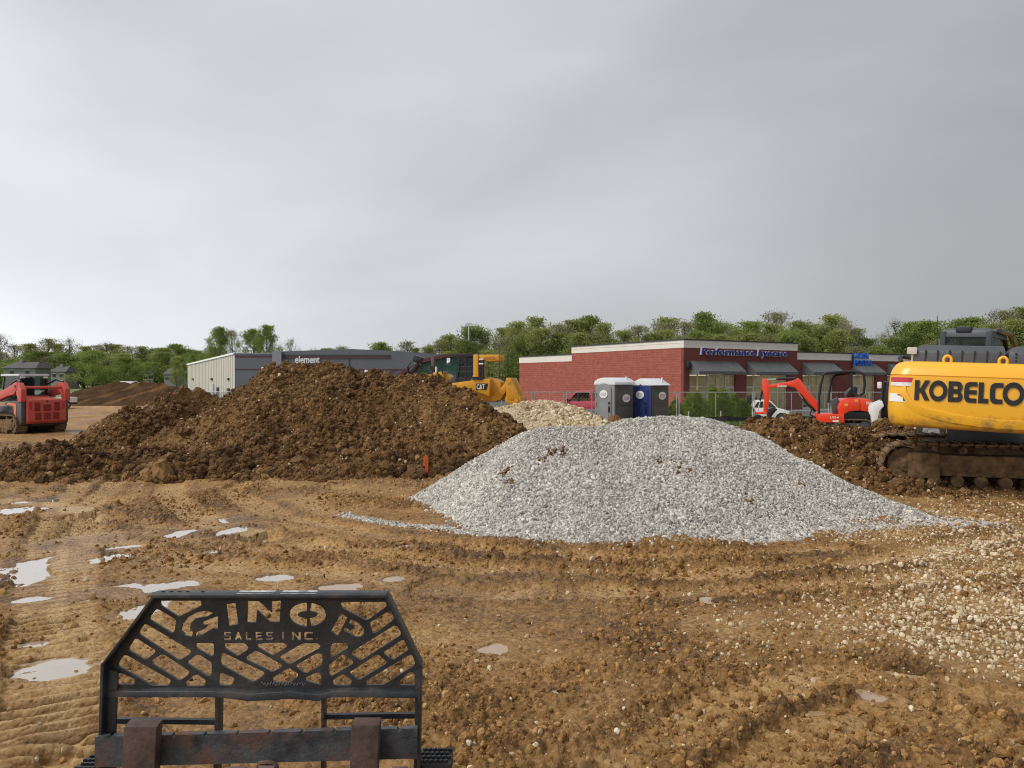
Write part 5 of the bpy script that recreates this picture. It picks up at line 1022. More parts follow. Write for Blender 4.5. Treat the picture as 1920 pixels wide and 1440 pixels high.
for (po, ho), off_, _ in lets:
    vs, fs = sheet_geo(po, ho, .004); vs2 = [onface(-.79 + (v.x + off_) * sx_, .465 + v.y * LH, .012 - v.z) for v in vs]; MB(UX).add(vs2, fs).build('letter', BLACK, cwo)
def patch(x0, x1, z0, z1, m, name, par=cwo, o=.012): n = 6; vs = [onface(x0 + (x1 - x0) * i / n, z, o) for z in (z0, z1) for i in range(n + 1)]; return MB(UX).add(vs, [(i, i + 1, i + n + 2, i + n + 1) for i in range(n)]).build(name, m, par)
def corner_pt(s, z, o): # round the left rear corner
    e = yface(-HWD + .3); a = s; return (-HWD + .3 - (.3 + o) * math.sin(a), e + .3 - (.3 + o) * math.cos(a), z)
def cpatch(a0, a1, z0, z1, m, name, o=.008): n = 5; vs = [corner_pt(a0 + (a1 - a0) * i / n, z, o) for z in (z0, z1) for i in range(n + 1)]; return MB(UX).add(vs, [(i, i + 1, i + n + 2, i + n + 1) for i in range(n)]).build(name, m, cwo)
cpatch(-.25, 1.0, .755, .835, LENSR, 'rear_lamp'); cpatch(-.25, 1.0, .69, .752, LENSW, 'rear_reflector'); cpatch(-.1, 1.1, .42, .56, DECW, 'warning_label'); cpatch(-.1, .5, .525, .555, LENSR, 'warning_label', .010); cpatch(.05, .18, .44, .51, BLACK, 'warning_label', .010)
for x_ in (-.33, .46): m = MB(UX); m.tube([(x_ + .058 * math.cos(a), .32, 1.15 + .058 * math.sin(a) * 1.25) for a in np.linspace(0, 2 * math.pi, 14, endpoint=False)], .025, 7, True); m.build('lifting_eye', YEL, ex, smooth=True)
hood = MB(UX)
for a, b in ((-.84, .50), (.54, 1.10)): hood.loft([[(a, .42, 1.08), (b, .42, 1.08), (b, 2.0, 1.08), (a, 2.0, 1.08)], [(a, .45, 1.30), (b, .45, 1.30), (b, 2.0, 1.30), (a, 2.0, 1.30)], [(a + .10, .56, 1.41), (b - .02, .56, 1.41), (b - .02, 2, 1.41), (a + .10, 2, 1.41)]])
hood.build('engine_hood', CHAR, ex, .03)
for i in range(7): m = MB(UX); x_ = -.66 + i * .18; m.b2(x_ - .011, x_ + .011, .425, .45, 1.12, 1.32); m.build('hood_rib', BLACK, ex)
for i in range(3): MB(UX).box((.64, .44, 1.17 + i * .06), (.025, .04, .025)).build('vent_hole', BLACK, ex)
body = MB(UX); body.b2(-1.12, 1.12, 1.05, 4.2, .0, 1.02); body.build('deck', CHAR, ex, .04); m = MB(UX); m.b2(-1.18, -1.12, 1.2, 2.3, .05, 1.0); m.build('side_door', YEL, ex, .02)
m = MB(UX); m.tube([(-1.02, .5, 1.1), (-1.06, .6, 1.17), (-1.02, .9, 1.2), (-.8, .95, 1.17)], .035, 7); m.build('hose', BLACK, ex, smooth=True)
m = MB(UX); m.cyl((-.86, .45, 1.1), (-.86, .45, 1.24), .018, 6); m.box((-.87, .42, 1.30), (.15, .05, .12)); m.build('work_lamp', mat('lamp_housing', (.50, .49, .42), rough=.4), ex, .015)
# cab
CX0, CX1, CY0, CY1, CZ = 0.0, .86, 0.0, 1.70, 1.80
UX0 = UX; UX = UX @ Matrix.Translation((-.46, 2.25, 0)) @ Matrix.Rotation(R(-15), 4, 'Z')
CABC = mat('black_cab_paint', (.028, .030, .034), rough=.4, var=.1)
def bar(p, q_, s=.055, name='pillar', mt=CABC): m = MB(UX); m.tube([p, q_], s, 4); return m.build(name, mt, ex, .01)
for x_ in (CX0 + .05, CX1 - .05): bar((x_, CY0 + .04, .9), (x_, CY0 + .04, CZ - .06), .07); bar((x_, CY1 - .55, CZ - .08), (x_, CY1, 1.2), .055); bar((x_, CY1, 1.2), (x_, CY1, .9), .055)
m = MB(UX); m.loft([[(CX0, CY0, CZ - .17), (CX1, CY0, CZ - .17), (CX1, CY1 - .45, CZ - .17), (CX0, CY1 - .45, CZ - .17)], [(CX0 + .02, CY0 + .02, CZ - .04), (CX1 - .02, CY0 + .02, CZ - .04), (CX1 - .02, CY1 - .5, CZ - .04), (CX0 + .02, CY1 - .5, CZ - .04)], [(CX0 + .1, CY0 + .1, CZ), (CX1 - .1, CY0 + .1, CZ), (CX1 - .1, CY1 - .6, CZ), (CX0 + .1, CY1 - .6, CZ)]]); m.build('cab_roof', CHAR, ex, .02)
m = MB(UX); m.b2(CX0, CX1, CY0, CY1, .85, 1.15); m.build('cab_base', CABC, ex, .02)
for pts in ([(CX0 + .1, CY0 + .03, 1.15), (CX1 - .1, CY0 + .03, 1.15), (CX1 - .1, CY0 + .03, CZ - .15), (CX0 + .1, CY0 + .03, CZ - .15)], [(CX1 - .03, CY0 + .1, 1.15), (CX1 - .03, CY1, 1.15), (CX1 - .03, CY1 - .55, CZ - .15), (CX1 - .03, CY0 + .1, CZ - .15)], [(CX0 + .03, CY0 + .1, 1.15), (CX0 + .03, CY1, 1.15), (CX0 + .03, CY1 - .55, CZ - .15), (CX0 + .03, CY0 + .1, CZ - .15)], [(CX0 + .1, CY1 - .02, 1.18), (CX1 - .1, CY1 - .02, 1.18), (CX1 - .1, CY1 - .54, CZ - .15), (CX0 + .1, CY1 - .54, CZ - .15)]): MB(UX).quad(*pts).build('cab_window', CABG, ex)
m = MB(UX); m.box((.45, .75, 1.05), (.46, .14, .6)); m.box((.45, .75, 1.45), (.26, .1, .2)); m.build('seat', BLACK, ex, .05); m = MB(UX); m.b2(.26, .52, CY0 - .015, CY0 + .2, CZ - .08, CZ + .03); m.build('roof_bracket', BLACK, ex, .02)
m = MB(UX); m.tube([(CX0 - .04, CY0 + .2, .95), (CX0 - .07, CY0 + .2, 1.4), (CX0 - .05, CY0 + .25, 1.52), (CX0 + .05, CY0 + .4, 1.58)], .035, 7); m.build('grab_rail', CHAR, ex, smooth=True)
m = MB(UX); m.tube([(CX1 + .03, CY0 + .4, CZ - .03), (CX1 + .04, CY1 - .5, CZ - .06), (CX1 + .05, CY1 - .1, CZ - .3), (CX1 + .05, CY1, 1.2)], .045, 6); m.build('rain_visor', BLACK, ex, smooth=True)
UX = UX0
m = MB(UX); m.prism([(2.6, .6), (4.2, .6), (6.4, 1.15), (6.3, 1.55), (3.4, 1.42), (2.7, 1.1)], .72, 1.10, 'x'); m.build('boom', YEL, ex, .04)
LXm = Matrix.Rotation(R(-20), 4, 'Z')
m = MB(); m.cyl((0, 0, .78), (0, 0, 1.18), .68, 28); m.build('turntable', CHAR, ex, .02); m = MB(LXm); m.b2(-1.0, 1.0, -1.0, 1.0, .42, .80); m.b2(-1.4, 1.4, -.35, .35, .4, .72); m.build('car_body', MUDDY, ex, .05)
for s in (-1, 1): crawler(ex, LXm @ Matrix.Translation((-.05, s * 1.2, .035)), 3.05, .40, .6, 46, MUDDY, MUDDY, 7)

# ------------------------------------------------------------------ red compact track loader on the left
ld = thing('track_loader', 'faded red compact track loader standing with its rear grille towards the site', 'loader', (P(48, 0, 29.5).x, 29.5, gz(0, 29.5) - .02), R(60)); ld.scale = (1, 1, 1.07)
CTR = mat('muddy_rubber_track', (.12, .082, .048), (.20, .14, .08), var=.3, scale=5, rough=.9, bump=.6, bscale=14)
for s in (-1, 1):
    tk = crawler(ld, Matrix.Translation((s * .72, -.05, 0)) @ Matrix.Rotation(R(90), 4, 'Z'), 1.45, .33, .42, 34, CTR, MUDDY, 4, .04)
MB().prism([(-1.30, .28), (-1.15, .22), (1.1, .25), (1.1, .95), (-1.30, .95)], -.5, .5, 'x').build('chassis', BLACK, ld, .03)
MB().prism([(-1.42, .40), (-1.36, .36), (-1.36, 1.20), (-1.42, 1.22), (-1.47, 1.18), (-1.47, .46)], -.71, .71, 'x').build('rear_door', REDP, ld, .025)
for x_, z0, z1, w_ in ((-.36, .80, 1.10, .2), (.36, .80, 1.10, .2), (0, .80, 1.03, .28), (-.33, .50, .74, .22), (.33, .50, .74, .22), (0, .50, .74, .24)):
    go = MB().b2(x_ - w_ / 2, x_ + w_ / 2, -1.482, -1.465, z0, z1).build('grille', REDD, ld)
    for k in range(5): zz = z0 + (z1 - z0) * (k + .5) / 5; MB().b2(x_ - w_ / 2, x_ + w_ / 2, -1.492, -1.482, zz - .008, zz + .008).build('louvre', REDD, go)
for x_ in (-.60, .60): MB().b2(x_ - .05, x_ + .05, -1.485, -1.465, .86, 1.12).build('tail_lamp', LENSR, ld)
MB().box((0, -1.475, 1.135), (.05, .02, .06)).build('latch', BLACK, ld)
MB().prism([(-1.36, 1.19), (-.55, 1.33), (-.55, 1.12), (-1.36, 1.12)], -.50, .50, 'x').build('hood', REDP, ld, .03)
for s in (-1, 1):
    MB().prism([(-1.34, .42), (-1.25, .32), (-1.05, .55), (-.72, .92), (-.2, 1.0), (-.2, 1.15), (-1.34, 1.18)], s * .50, s * .86, 'x').build('side_panel', CHAR, ld, .03)
    MB().prism([(-1.02, .62), (-.86, .62), (-.86, .98), (-.4, 1.02), (-.45, 1.11), (-1.0, 1.06)], s * .862, s * .87, 'x').build('side_decal', ORD, ld)
    MB().prism([(-1.40, 1.14), (-1.20, 1.10), (-.98, 1.62), (-.98, 1.74), (-1.10, 1.80), (-1.22, 1.77), (-1.42, 1.55)], s * .70, s * .90, 'x').build('arm_tower', REDP, ld, .03)
    MB().prism([(-1.18, 1.80), (-1.02, 1.80), (-.5, 1.62), (.9, 1.25), (1.5, .8), (1.5, .55), (1.2, .65), (.7, 1.02), (-.5, 1.32), (-.95, 1.38), (-1.15, 1.58)], s * .72, s * .92, 'x').build('lift_arm', REDP, ld, .035)
    MB().cyl((s * .74, -1.06, 1.66), (s * .935, -1.06, 1.66), .05, 12).build('pivot_pin', BLACK, ld); MB().cyl((s * .66, -.9, .9), (s * .66, -.2, 1.35), .045, 10).build('lift_cylinder', BLACK, ld); MB().cyl((s * .66, -.2, 1.35), (s * .66, .3, 1.25), .028, 8).build('cylinder_rod', CHROME, ld)
    MB().tube([(s * .78, -1.15, 1.82), (s * .72, -.8, 1.90), (s * .68, -.3, 1.75)], .04, 6).build('hose', BLACK, ld, smooth=True)
    MB().box((s * .42, -.60, 1.97), (.16, .05, .06)).build('work_lamp', LENSW, ld)
MB().cyl((-.72, -1.15, 1.62), (.72, -1.15, 1.62), .05, 10).build('cross_tube', REDP, ld); 
for x_ in (-.47, .47):
    for y_, t_ in ((-.55, -.55), (.75, .55)): MB().tube([(x_, y_, 1.1), (x_, t_, 2.0)], .05, 4).build('pillar', BLACK, ld)
MB().prism([(-.62, 2.02), (.68, 2.02), (.66, 2.09), (-.6, 2.09)], -.56, .56, 'x').build('cab_roof', mat('pale_cab_roof', (.55, .57, .56), rough=.5), ld, .02); MB().b2(-.52, .52, -.58, .7, 1.1, 1.35).build('cab_base', BLACK, ld, .02)
for pts in ([(-.47, -.55, 1.35), (.47, -.55, 1.35), (.47, -.55, 2.0), (-.47, -.55, 2.0)], [(-.49, -.5, 1.35), (-.49, .7, 1.35), (-.49, .55, 2.0), (-.49, -.5, 2.0)], [(.49, -.5, 1.35), (.49, .7, 1.35), (.49, .55, 2.0), (.49, -.5, 2.0)]): MB().quad(*pts).build('cab_window', CABG, ld)
MB().box((0, .1, 1.5), (.72, .16, .9)).build('seat', BLACK, ld, .05)
# its bucket at the far end
MB().prism([(1.45, .25), (2.0, .05), (2.1, .08), (1.75, .35), (1.6, .75), (1.45, .75)], -.95, .95, 'x').build('bucket', MUDDY, ld, .02)

# ------------------------------------------------------------------ yellow bulldozer
SC = 35 / F
bz = thing('bulldozer', 'yellow bulldozer with black cab and rear ripper behind the soil pile', 'bulldozer', (P(880, 0, 35.5).x, 35.5, gz(0, 35.5)), R(-10))
def D(px, py): return ((px - 880) * SC, (800 - py) * SC)
def dp(pts, y0, y1, name, m, bevel=.03, par=bz): return MB().prism([D(*p) for p in pts], y0, y1, 'y').build(name, m, par, bevel)
for s in (-1, 1): crawler(bz, Matrix.Translation((-.4, s * .95, 0)), 2.9, .42, .55, 40, MUDDY, CATY, 6, .05)
dp([(858, 717), (887, 713), (930, 709), (928, 741), (890, 727), (858, 724)], -1.15, -.55, 'fender', CATY); dp([(858, 717), (887, 713), (930, 709), (928, 741), (890, 727), (858, 724)], .55, 1.15, 'fender', CATY)
dp([(885, 716), (915, 706), (934, 709), (945, 715), (944, 742), (930, 752), (890, 748)], -.55, .55, 'rear_tank', CATY, .06)
dp([(770, 742), (775, 702), (838, 699), (862, 716), (862, 750), (775, 752)], -.5, .5, 'engine_hood', CATY, .04); dp([(817, 697), (838, 695), (838, 711), (826, 714), (817, 700)], -.75, .2, 'hood_box', CATY, .03)
dp([(836, 720), (862, 700), (862, 716), (858, 722)], -.7, .7, 'battery_box', CHAR, .02)
def cyl_(a, b, y, r, name, m): A, B = D(*a), D(*b); return MB().cyl((A[0], y, A[1]), (B[0], y, B[1]), r, 10).build(name, m, bz)
for y_, o_ in ((-.62, 0), (.25, -12)):
    cyl_((783 + o_ + 5, 680), (764 + o_ + 5, 704), y_, .14, 'lift_cylinder', BLACK); cyl_((779 + o_ + 5, 686), (752 + o_ + 5, 722), y_, .05, 'cylinder_rod', CHROME); A = D(787 + o_, 672); MB().box((A[0], y_, A[1]), (.42, .3, .30), (0, .35, 0)).build('hose_block', BLACK, bz, .05)
    A, B, C_ = D(775 + o_, 676), D(769 + o_, 686), D(770 + o_, 700); MB().tube([(A[0], y_ - .15, A[1]), (B[0], y_ - .18, B[1]), (C_[0], y_ - .1, C_[1])], .035, 6).build('hose', BLACK, bz)
cyl_((810, 700), (810, 668), -.05, .10, 'exhaust_stack', mat('rusty_exhaust', (.12, .09, .085), rough=.7)); cyl_((805, 692), (805, 685), -.35, .20, 'air_cleaner', CHAR); cyl_((821, 697), (821, 686), -.5, .05, 'pre_cleaner', CHROME)
CZ0, CZ1 = D(0, 716)[1], D(0, 664)[1]; cx0, cx1 = D(862, 0)[0], D(897, 0)[0]
cabp = dp([(862, 716), (862, 706), (890, 706), (897, 712), (897, 716)], -.72, .72, 'cab_base', BLACK, .02)
for y_ in (-.70, .70):
    for a, b in (((862, 716), (868, 668)), ((880, 716), (880, 668)), ((895, 712), (895, 668))): A, B = D(*a), D(*b); MB().tube([(A[0], y_, A[1]), (B[0], y_, B[1])], .065, 4).build('pillar', BLACK, bz)
    for z_ in (687, 695): A, B = D(863, z_), D(905, z_); MB().cyl((A[0], y_ * 1.04, A[1]), (B[0], y_ * 1.04, B[1]), .022, 5).build('guard_rail', BLACK, bz)
    A, B, C_ = D(868, 706), D(866, 690), D(880, 674); MB().tube([(A[0], y_, A[1]), (B[0], y_, B[1]), (C_[0], y_, C_[1])], .03, 5).build('grab_rail', BLACK, bz)
    MB().quad(*[(D(*p)[0], y_ * .98, D(*p)[1]) for p in ((864, 712), (895, 712), (895, 670), (868, 670))]).build('cab_window', CABG, bz)
for a in ((864, 868), (895, 895)): A, B = D(a[0], 712), D(a[1], 670); MB().quad((A[0], -.68, A[1]), (A[0], .68, A[1]), (B[0], .68, B[1]), (B[0], -.68, B[1])).build('cab_window', CABG, bz)
dp([(843, 662.5), (897, 662.5), (897, 669.5), (843, 667)], -.78, .78, 'cab_roof', BLACK, .02); dp([(895, 664), (904, 664), (905, 716), (890, 716), (895, 700)], -.80, -.55, 'rops_post', CATY, .03); dp([(895, 664), (904, 664), (905, 716), (890, 716), (895, 700)], .55, .80, 'rops_post', CATY, .03)
dp([(904, 664), (943, 664), (943, 675), (925, 677), (904, 672)], -.70, .70, 'air_conditioner', CATY, .04); dp([(914, 668), (935, 668), (935, 673), (914, 673)], -.715, -.70, 'panel', mat('ochre_panel', (.40, .17, .02)), .0)
for x_ in (908, 913): cyl_((x_, 709), (x_, 674), -.72, .05, 'hydraulic_line', BLACK)
for px_, z_ in ((910, 673), (910, 681)): A = D(px_, z_); MB().box((A[0], -.76, A[1]), (.2, .1, .07)).build('work_lamp', LENSW, bz, .01)
A, B = D(836, 668), D(836, 700); MB().tube([(A[0], -.75, A[1]), (A[0] - .08, -.75, A[1] - .1), (B[0], -.75, B[1])], .03, 6).build('grab_rail', BLACK, bz); A, B = D(836, 666), D(862, 664); MB().tube([(A[0], -.75, A[1]), (B[0], -.75, B[1])], .03, 6).build('grab_rail', BLACK, bz); A = D(848, 676); MB().box((A[0], -.8, A[1]), (.16, .05, .3)).build('mirror', CHROME, bz, .01)
A, B = D(897, 711), D(916, 711); MB().b2(A[0], B[0], -1.2, -1.16, A[1], A[1] + .14).build('step', BLACK, bz)
de = dp([(903.5, 717.5), (926.5, 717.5), (923.5, 729.5), (903.5, 729.5)], -1.162, -1.152, 'decal', BLACK, 0); A, B = D(905, 728), D(920, 719); vs, fs = text_geo('CAT', B[0] - A[0], B[1] - A[1], .003, .02); MB().add([(A[0] + v.x, -1.168 - v.z, A[1] + v.y) for v in vs], fs).build('letters', WHITE, de)
dp([(910.3, 728.5), (915.5, 728.5), (912.9, 724)], -1.175, -1.172, 'decal_triangle', CATY, 0)
for y_ in (-.55, .55): dp([(930, 742), (928, 752), (945, 748), (962, 722), (965, 708), (958, 707), (952, 720), (940, 730)], y_ - .12, y_ + .12, 'ripper_arm', CATY, .03)
dp([(958, 707), (966, 707), (985, 748), (985, 752), (958, 750), (958, 725)], -.9, -.45, 'ripper_frame', CATY, .04); dp([(958, 707), (966, 707), (985, 748), (985, 752), (958, 750), (958, 725)], .3, .75, 'ripper_frame', CATY, .04); dp([(956, 742), (984, 742), (986, 752), (970, 756), (956, 752)], -.9, .75, 'ripper_beam', CATY, .03)
for y_ in (-.6, .0, .55): dp([(968, 750), (978, 752), (955, 774), (945, 772)], y_ - .06, y_ + .06, 'ripper_shank', CATY, .02)
cyl_((935, 738), (958, 714), -.3, .07, 'ripper_cylinder', CATY); A, B, C_ = D(936, 752), D(944, 735), D(955, 740); MB().tube([(A[0], -.2, A[1]), (B[0], -.2, B[1]), (C_[0], -.2, C_[1])], .03, 6).build('hose', BLACK, bz)
for p in ((962, 714), (977, 748)): A = D(*p); MB().cyl((A[0], -.93, A[1]), (A[0], -.89, A[1]), .10, 12).build('pivot_pin', CATY, bz)
A = D(735, 760); MB().prism([(A[0] - .1, .1), (A[0] + .15, 0), (A[0] + .1, 1.2), (A[0] - .15, 1.35)], -1.5, 1.5, 'y').build('blade', CATY, bz, .03)

# ------------------------------------------------------------------ small orange excavator
SM = 30 / F
me_ = thing('mini_excavator', 'small orange red excavator with black roll frame and curled boom', 'mini excavator', (P(1580, 0, 30).x, 30, gz(12, 30)), R(-14))
YM = 2 + 0 
zb0 = HZ + (CH - me_.location.z) * F / 30
def E(px, py): return ((px - 1580) * SM * 1.02, (zb0 - py) * SM)
def ep(pts, y0, y1, name, m, bevel=.025, par=me_): return MB().prism([E(*p) for p in pts], y0, y1, 'y').build(name, m, par, bevel)
def ec(a, b, y, r, name, m): A, B = E(*a), E(*b); return MB().cyl((A[0], y, A[1]), (B[0], y, B[1]), r, 10).build(name, m, me_)
for s in (-1, 1): crawler(me_, Matrix.Translation((.0, s * .6, 0)), 1.35, .24, .3, 30, CTR, CHAR, 4, .02)
ep([(1540, 778), (1620, 778), (1620, 792), (1540, 792)], -.5, .5, 'deck', BLACK); MB().cyl((0, 0, .3), (0, 0, .62), .4, 20).build('turntable', BLACK, me_)
ep([(1532, 775), (1576, 775), (1577, 790.5), (1533, 790.5)], -.85, .55, 'floor_side', ORP); ep([(1568, 775), (1566, 762), (1571, 750), (1580, 746.5), (1603, 746), (1603, 768), (1585, 770), (1576, 776)], -.78, .72, 'side_cover', ORP, .04)
ep([(1603, 746), (1618, 747), (1625, 753), (1626, 768), (1622, 771), (1604, 769)], -.78, .72, 'counterweight', ORP, .05); ep([(1576, 771), (1622, 771), (1622, 786), (1577, 788)], -.70, .7, 'lower_body', BLACK, .04); ep([(1612, 772), (1626, 770), (1626, 784), (1615, 788)], -.6, .6, 'rear_guard', BLACK)
A, B = E(1553, 783), E(1567, 779); vs, fs = text_geo('U35-4', B[0] - A[0], B[1] - A[1], .003, .02); MB().add([(A[0] + v.x, -.856 - v.z, A[1] + v.y) for v in vs], fs).build('letters', DECW, me_); A, B = E(1557, 789.5), E(1567, 786); MB().b2(A[0], B[0], -.858, -.852, A[1], B[1]).build('decal', DECW, me_)
A, B = E(1613, 757), E(1624, 752); vs, fs = text_geo('Kubota', B[0] - A[0], .12, .003, .02); MB().add([(A[0] + v.x, -.786 - v.z, A[1] + v.y) for v in vs], fs).build('letters', DECW, me_)
for p in ((1597, 750), (1580, 758)): A = E(*p); MB().b2(A[0] - .06, A[0] + .06, -.788, -.782, A[1] - .05, A[1] + .05).build('warning_label', mat('yellow_label', (.75, .38, .02)), me_)
for y_ in (-.52, .42):      # roll frame hoops
    o_ = 0 if y_ < 0 else 0
    pts = [E(*p) for p in ((1535.5, 775), (1536, 745), (1539, 720), (1543, 703), (1549, 699), (1565, 698), (1590, 696.5), (1606, 699), (1612, 704), (1613, 722), (1611, 736), (1606, 741), (1598, 741), (1593, 735), (1591, 722), (1590.5, 700))] if y_ < 0 else [E(*p) for p in ((1558, 756), (1560, 735), (1564, 712), (1569, 704), (1590, 700), (1606, 699))]
    MB().tube([(a, y_, b) for a, b in pts], .048, 8).build('roll_frame', BLACK, me_, smooth=True)
A, B = E(1549, 699), E(1606, 698); ep([(1549, 699.5), (1604, 697), (1606, 699.5), (1549, 702)], -.52, .42, 'canopy_roof', BLACK, .02)
ep([(1583, 744), (1586, 735), (1594, 727), (1600, 724), (1603, 728), (1602, 744)], -.28, .28, 'seat', BLACK, .05); ep([(1556, 750), (1567, 744), (1570, 752), (1566, 775), (1560, 776)], -.6, -.35, 'console', CHAR, .03)
for px_ in (1572, 1578): A, B = E(px_, 746), E(px_ - 1, 735); MB().cyl((A[0], -.35, A[1]), (B[0], -.35, B[1]), .02, 6).build('control_lever', BLACK, me_)
bo = ep([(1536, 772), (1533, 769), (1513, 745), (1506, 738), (1498, 727), (1484, 724), (1452, 728), (1449, 723), (1456, 721), (1484, 716), (1494, 713), (1502, 709), (1506, 711), (1513, 722), (1523, 738), (1537, 754), (1541, 772)], -.12, .12, 'boom', ORP, .03)
A, B = E(1466, 726), E(1482, 721.5); vs, fs = text_geo('Kubota', B[0] - A[0], .10, .003, .02); MB().add([(A[0] + v.x, -.126 - v.z, A[1] + v.y) for v in vs], fs).build('letters', DECW, bo)
ep([(1440, 711), (1445, 709.5), (1449, 712), (1452, 722), (1453, 728), (1452, 745), (1449, 772), (1444, 778), (1441, 772), (1443, 745), (1438, 728), (1439, 718)], -.09, .09, 'dipper_arm', ORP, .03)
ep([(1428, 774), (1446, 773), (1448, 778), (1428, 778)], -.12, .12, 'bucket_link', ORP, .02)
ec((1447, 711.5), (1466, 710.8), 0, .024, 'cylinder_rod', CHROME); ec((1464, 711), (1500, 709.5), 0, .05, 'arm_cylinder', BLACK); ec((1440, 730), (1435, 752), 0, .045, 'bucket_cylinder', BLACK); ec((1436, 750), (1431, 774), 0, .022, 'cylinder_rod', CHROME); ec((1505, 738), (1517, 756), .0, .05, 'boom_cylinder', BLACK); ec((1503, 737), (1511, 748), -.05, .024, 'cylinder_rod', CHROME); ec((1517, 756), (1533, 772), 0, .05, 'boom_cylinder', BLACK)
ep([(1448, 779), (1450, 768), (1458, 764), (1466, 768), (1462, 772), (1456, 780), (1453, 786), (1448, 784)], -.28, .28, 'bucket', BLACK, .02)
A, B, C_ = E(1526, 765), E(1522, 778), E(1534, 784); MB().tube([(A[0], -.2, A[1]), (B[0], -.25, B[1]), (C_[0], -.2, C_[1])], .03, 6).build('hose', BLACK, me_, smooth=True)
ep([(1500, 800), (1506, 786), (1512, 786), (1510, 812), (1502, 812)], -.75, .75, 'dozer_blade', ORP, .02)

# ------------------------------------------------------------------ portable toilets
PG = mat('grey_moulded_plastic', (.20, .21, .215), rough=.5, var=.06); PGD = mat('dark_grey_plastic', (.082, .088, .088), rough=.5, var=.06); PB = mat('navy_moulded_plastic', (.014, .030, .135), rough=.4, var=.08); PW = mat('translucent_white_roof', (.62, .64, .65), rough=.5, var=.04); SGN = mat('oval_sign_white', (.72, .72, .72), rough=.5)
def toilet(px, d, ytop, front, side, label, arch):
    v = P(px, ytop, d); zb = v.z - 2.32; o = thing('portable_toilet', label, 'portable toilet', (v.x, d, zb), R(-50), 'portable toilets'); w = .56
    MB().b2(-w, w, -w, w, 0, 2.02).build('cabin', side, o, .025); MB().b2(-w - .03, w + .03, -w - .03, w + .03, -.02, .10).build('skid', PGD, o, .02)
    def rp(f, hw): return [(-hw, 0), (hw, 0), (hw, f[0])] + [(hw * math.cos(math.pi * i / 10), f[0] + (f[1] - f[0]) * (math.sin(math.pi * i / 10) if arch else 1 - abs(math.cos(math.pi * i / 10)))) for i in range(1, 10)] + [(-hw, f[0])]
    fr = MB().prism(rp((2.0, 2.26), .56), -w - .05, -w + .02, 'y').build('front_frame', front, o, .02); dr = MB().prism(rp((1.85, 2.08), .40), -w - .09, -w - .05, 'y').build('door', front, o, .02)
    MB().prism(rp((1.15, 1.30), .28), -w - .105, -w - .09, 'y').build('door_panel', front, dr, .01); MB().b2(-.26, .26, -w - .12, -w - .105, .55, .60).build('door_rib', front, dr, .01); MB().b2(.27, .35, -w - .13, -w - .09, .88, 1.12).build('handle', BLACK, dr, .01); MB().cyl((.31, -w - .12, 1.26), (.31, -w - .09, 1.26), .05, 10).build('lock', BLACK, dr)
    for z_ in (.3, .7, 1.1, 1.5): MB().cyl((-.43, -w - .10, z_), (-.43, -w - .10, z_ + .16), .025, 8).build('hinge', front, dr)
    def oval(c, rx, rz, nrm, up):
        m = MB(); n = 20; vs = []
        for i in range(n): a = 2 * math.pi * i / n; vs.append(c + Vector(up) * rz * math.sin(a) + Vector(nrm).cross(Vector(up)) * rx * math.cos(a))
        m.add(vs + [p + Vector(nrm) * .012 for p in vs], [tuple(range(n, 2 * n))] + [(i, (i + 1) % n, (i + 1) % n + n, i + n) for i in range(n)]); s_ = m.build('oval_sign', SGN, o)
        for k, (hw_, zz) in enumerate(((.14, .05), (.19, .0), (.13, -.06))): b = MB(); t_ = Vector(nrm).cross(Vector(up)); cc = c + Vector(nrm) * .016 + Vector(up) * zz; b.add([cc - t_ * hw_ - Vector(up) * .016, cc + t_ * hw_ - Vector(up) * .016, cc + t_ * hw_ + Vector(up) * .016, cc - t_ * hw_ + Vector(up) * .016], [(0, 1, 2, 3)]); b.build('sign_line', mat('grey_print', (.38, .42, .47)), s_)
    oval(Vector((0, -w - .106, 1.62)), .23, .17, (0, -1, 0), (0, 0, 1)); oval(Vector((w + .022, .1, 1.45 if arch else 1.58)), .24, .17, (1, 0, 0), (0, 0, 1))
    for k in range(5): MB().b2(w, w + .015, -.38, .25, 1.80 + k * .04, 1.82 + k * .04).build('vent_louvre', PGD, o)
    for z0, z1 in ((1.15, 1.72), (.62, 1.1), (.12, .57)): MB().b2(w, w + .02, -.44, .44, z0, z1).build('side_panel', side, o, .012)
    rr = MB(); prof = [(-.62, 2.02)] + [(.62 * math.cos(math.pi - math.pi * i / 10), 2.03 + .29 * (math.sin(math.pi * i / 10) if arch else 1 - abs(math.cos(math.pi * i / 10)) ** 1.3)) for i in range(11)] + [(.62, 2.02)]
    rr.prism(prof, -w - .07, w + .07, 'y'); rr.build('roof', PW, o, .03); MB().cyl((.36, .36, 2.1), (.36, .36, 2.36), .045, 8).build('vent_pipe', PW, o)
    return o
toilet(1152, 32.8, 708, PG, PGD, 'grey portable toilet with an arched door and white roof', True); toilet(1219, 33.2, 709.5, PB, PGD, 'portable toilet with a navy blue door and peaked white roof', False)

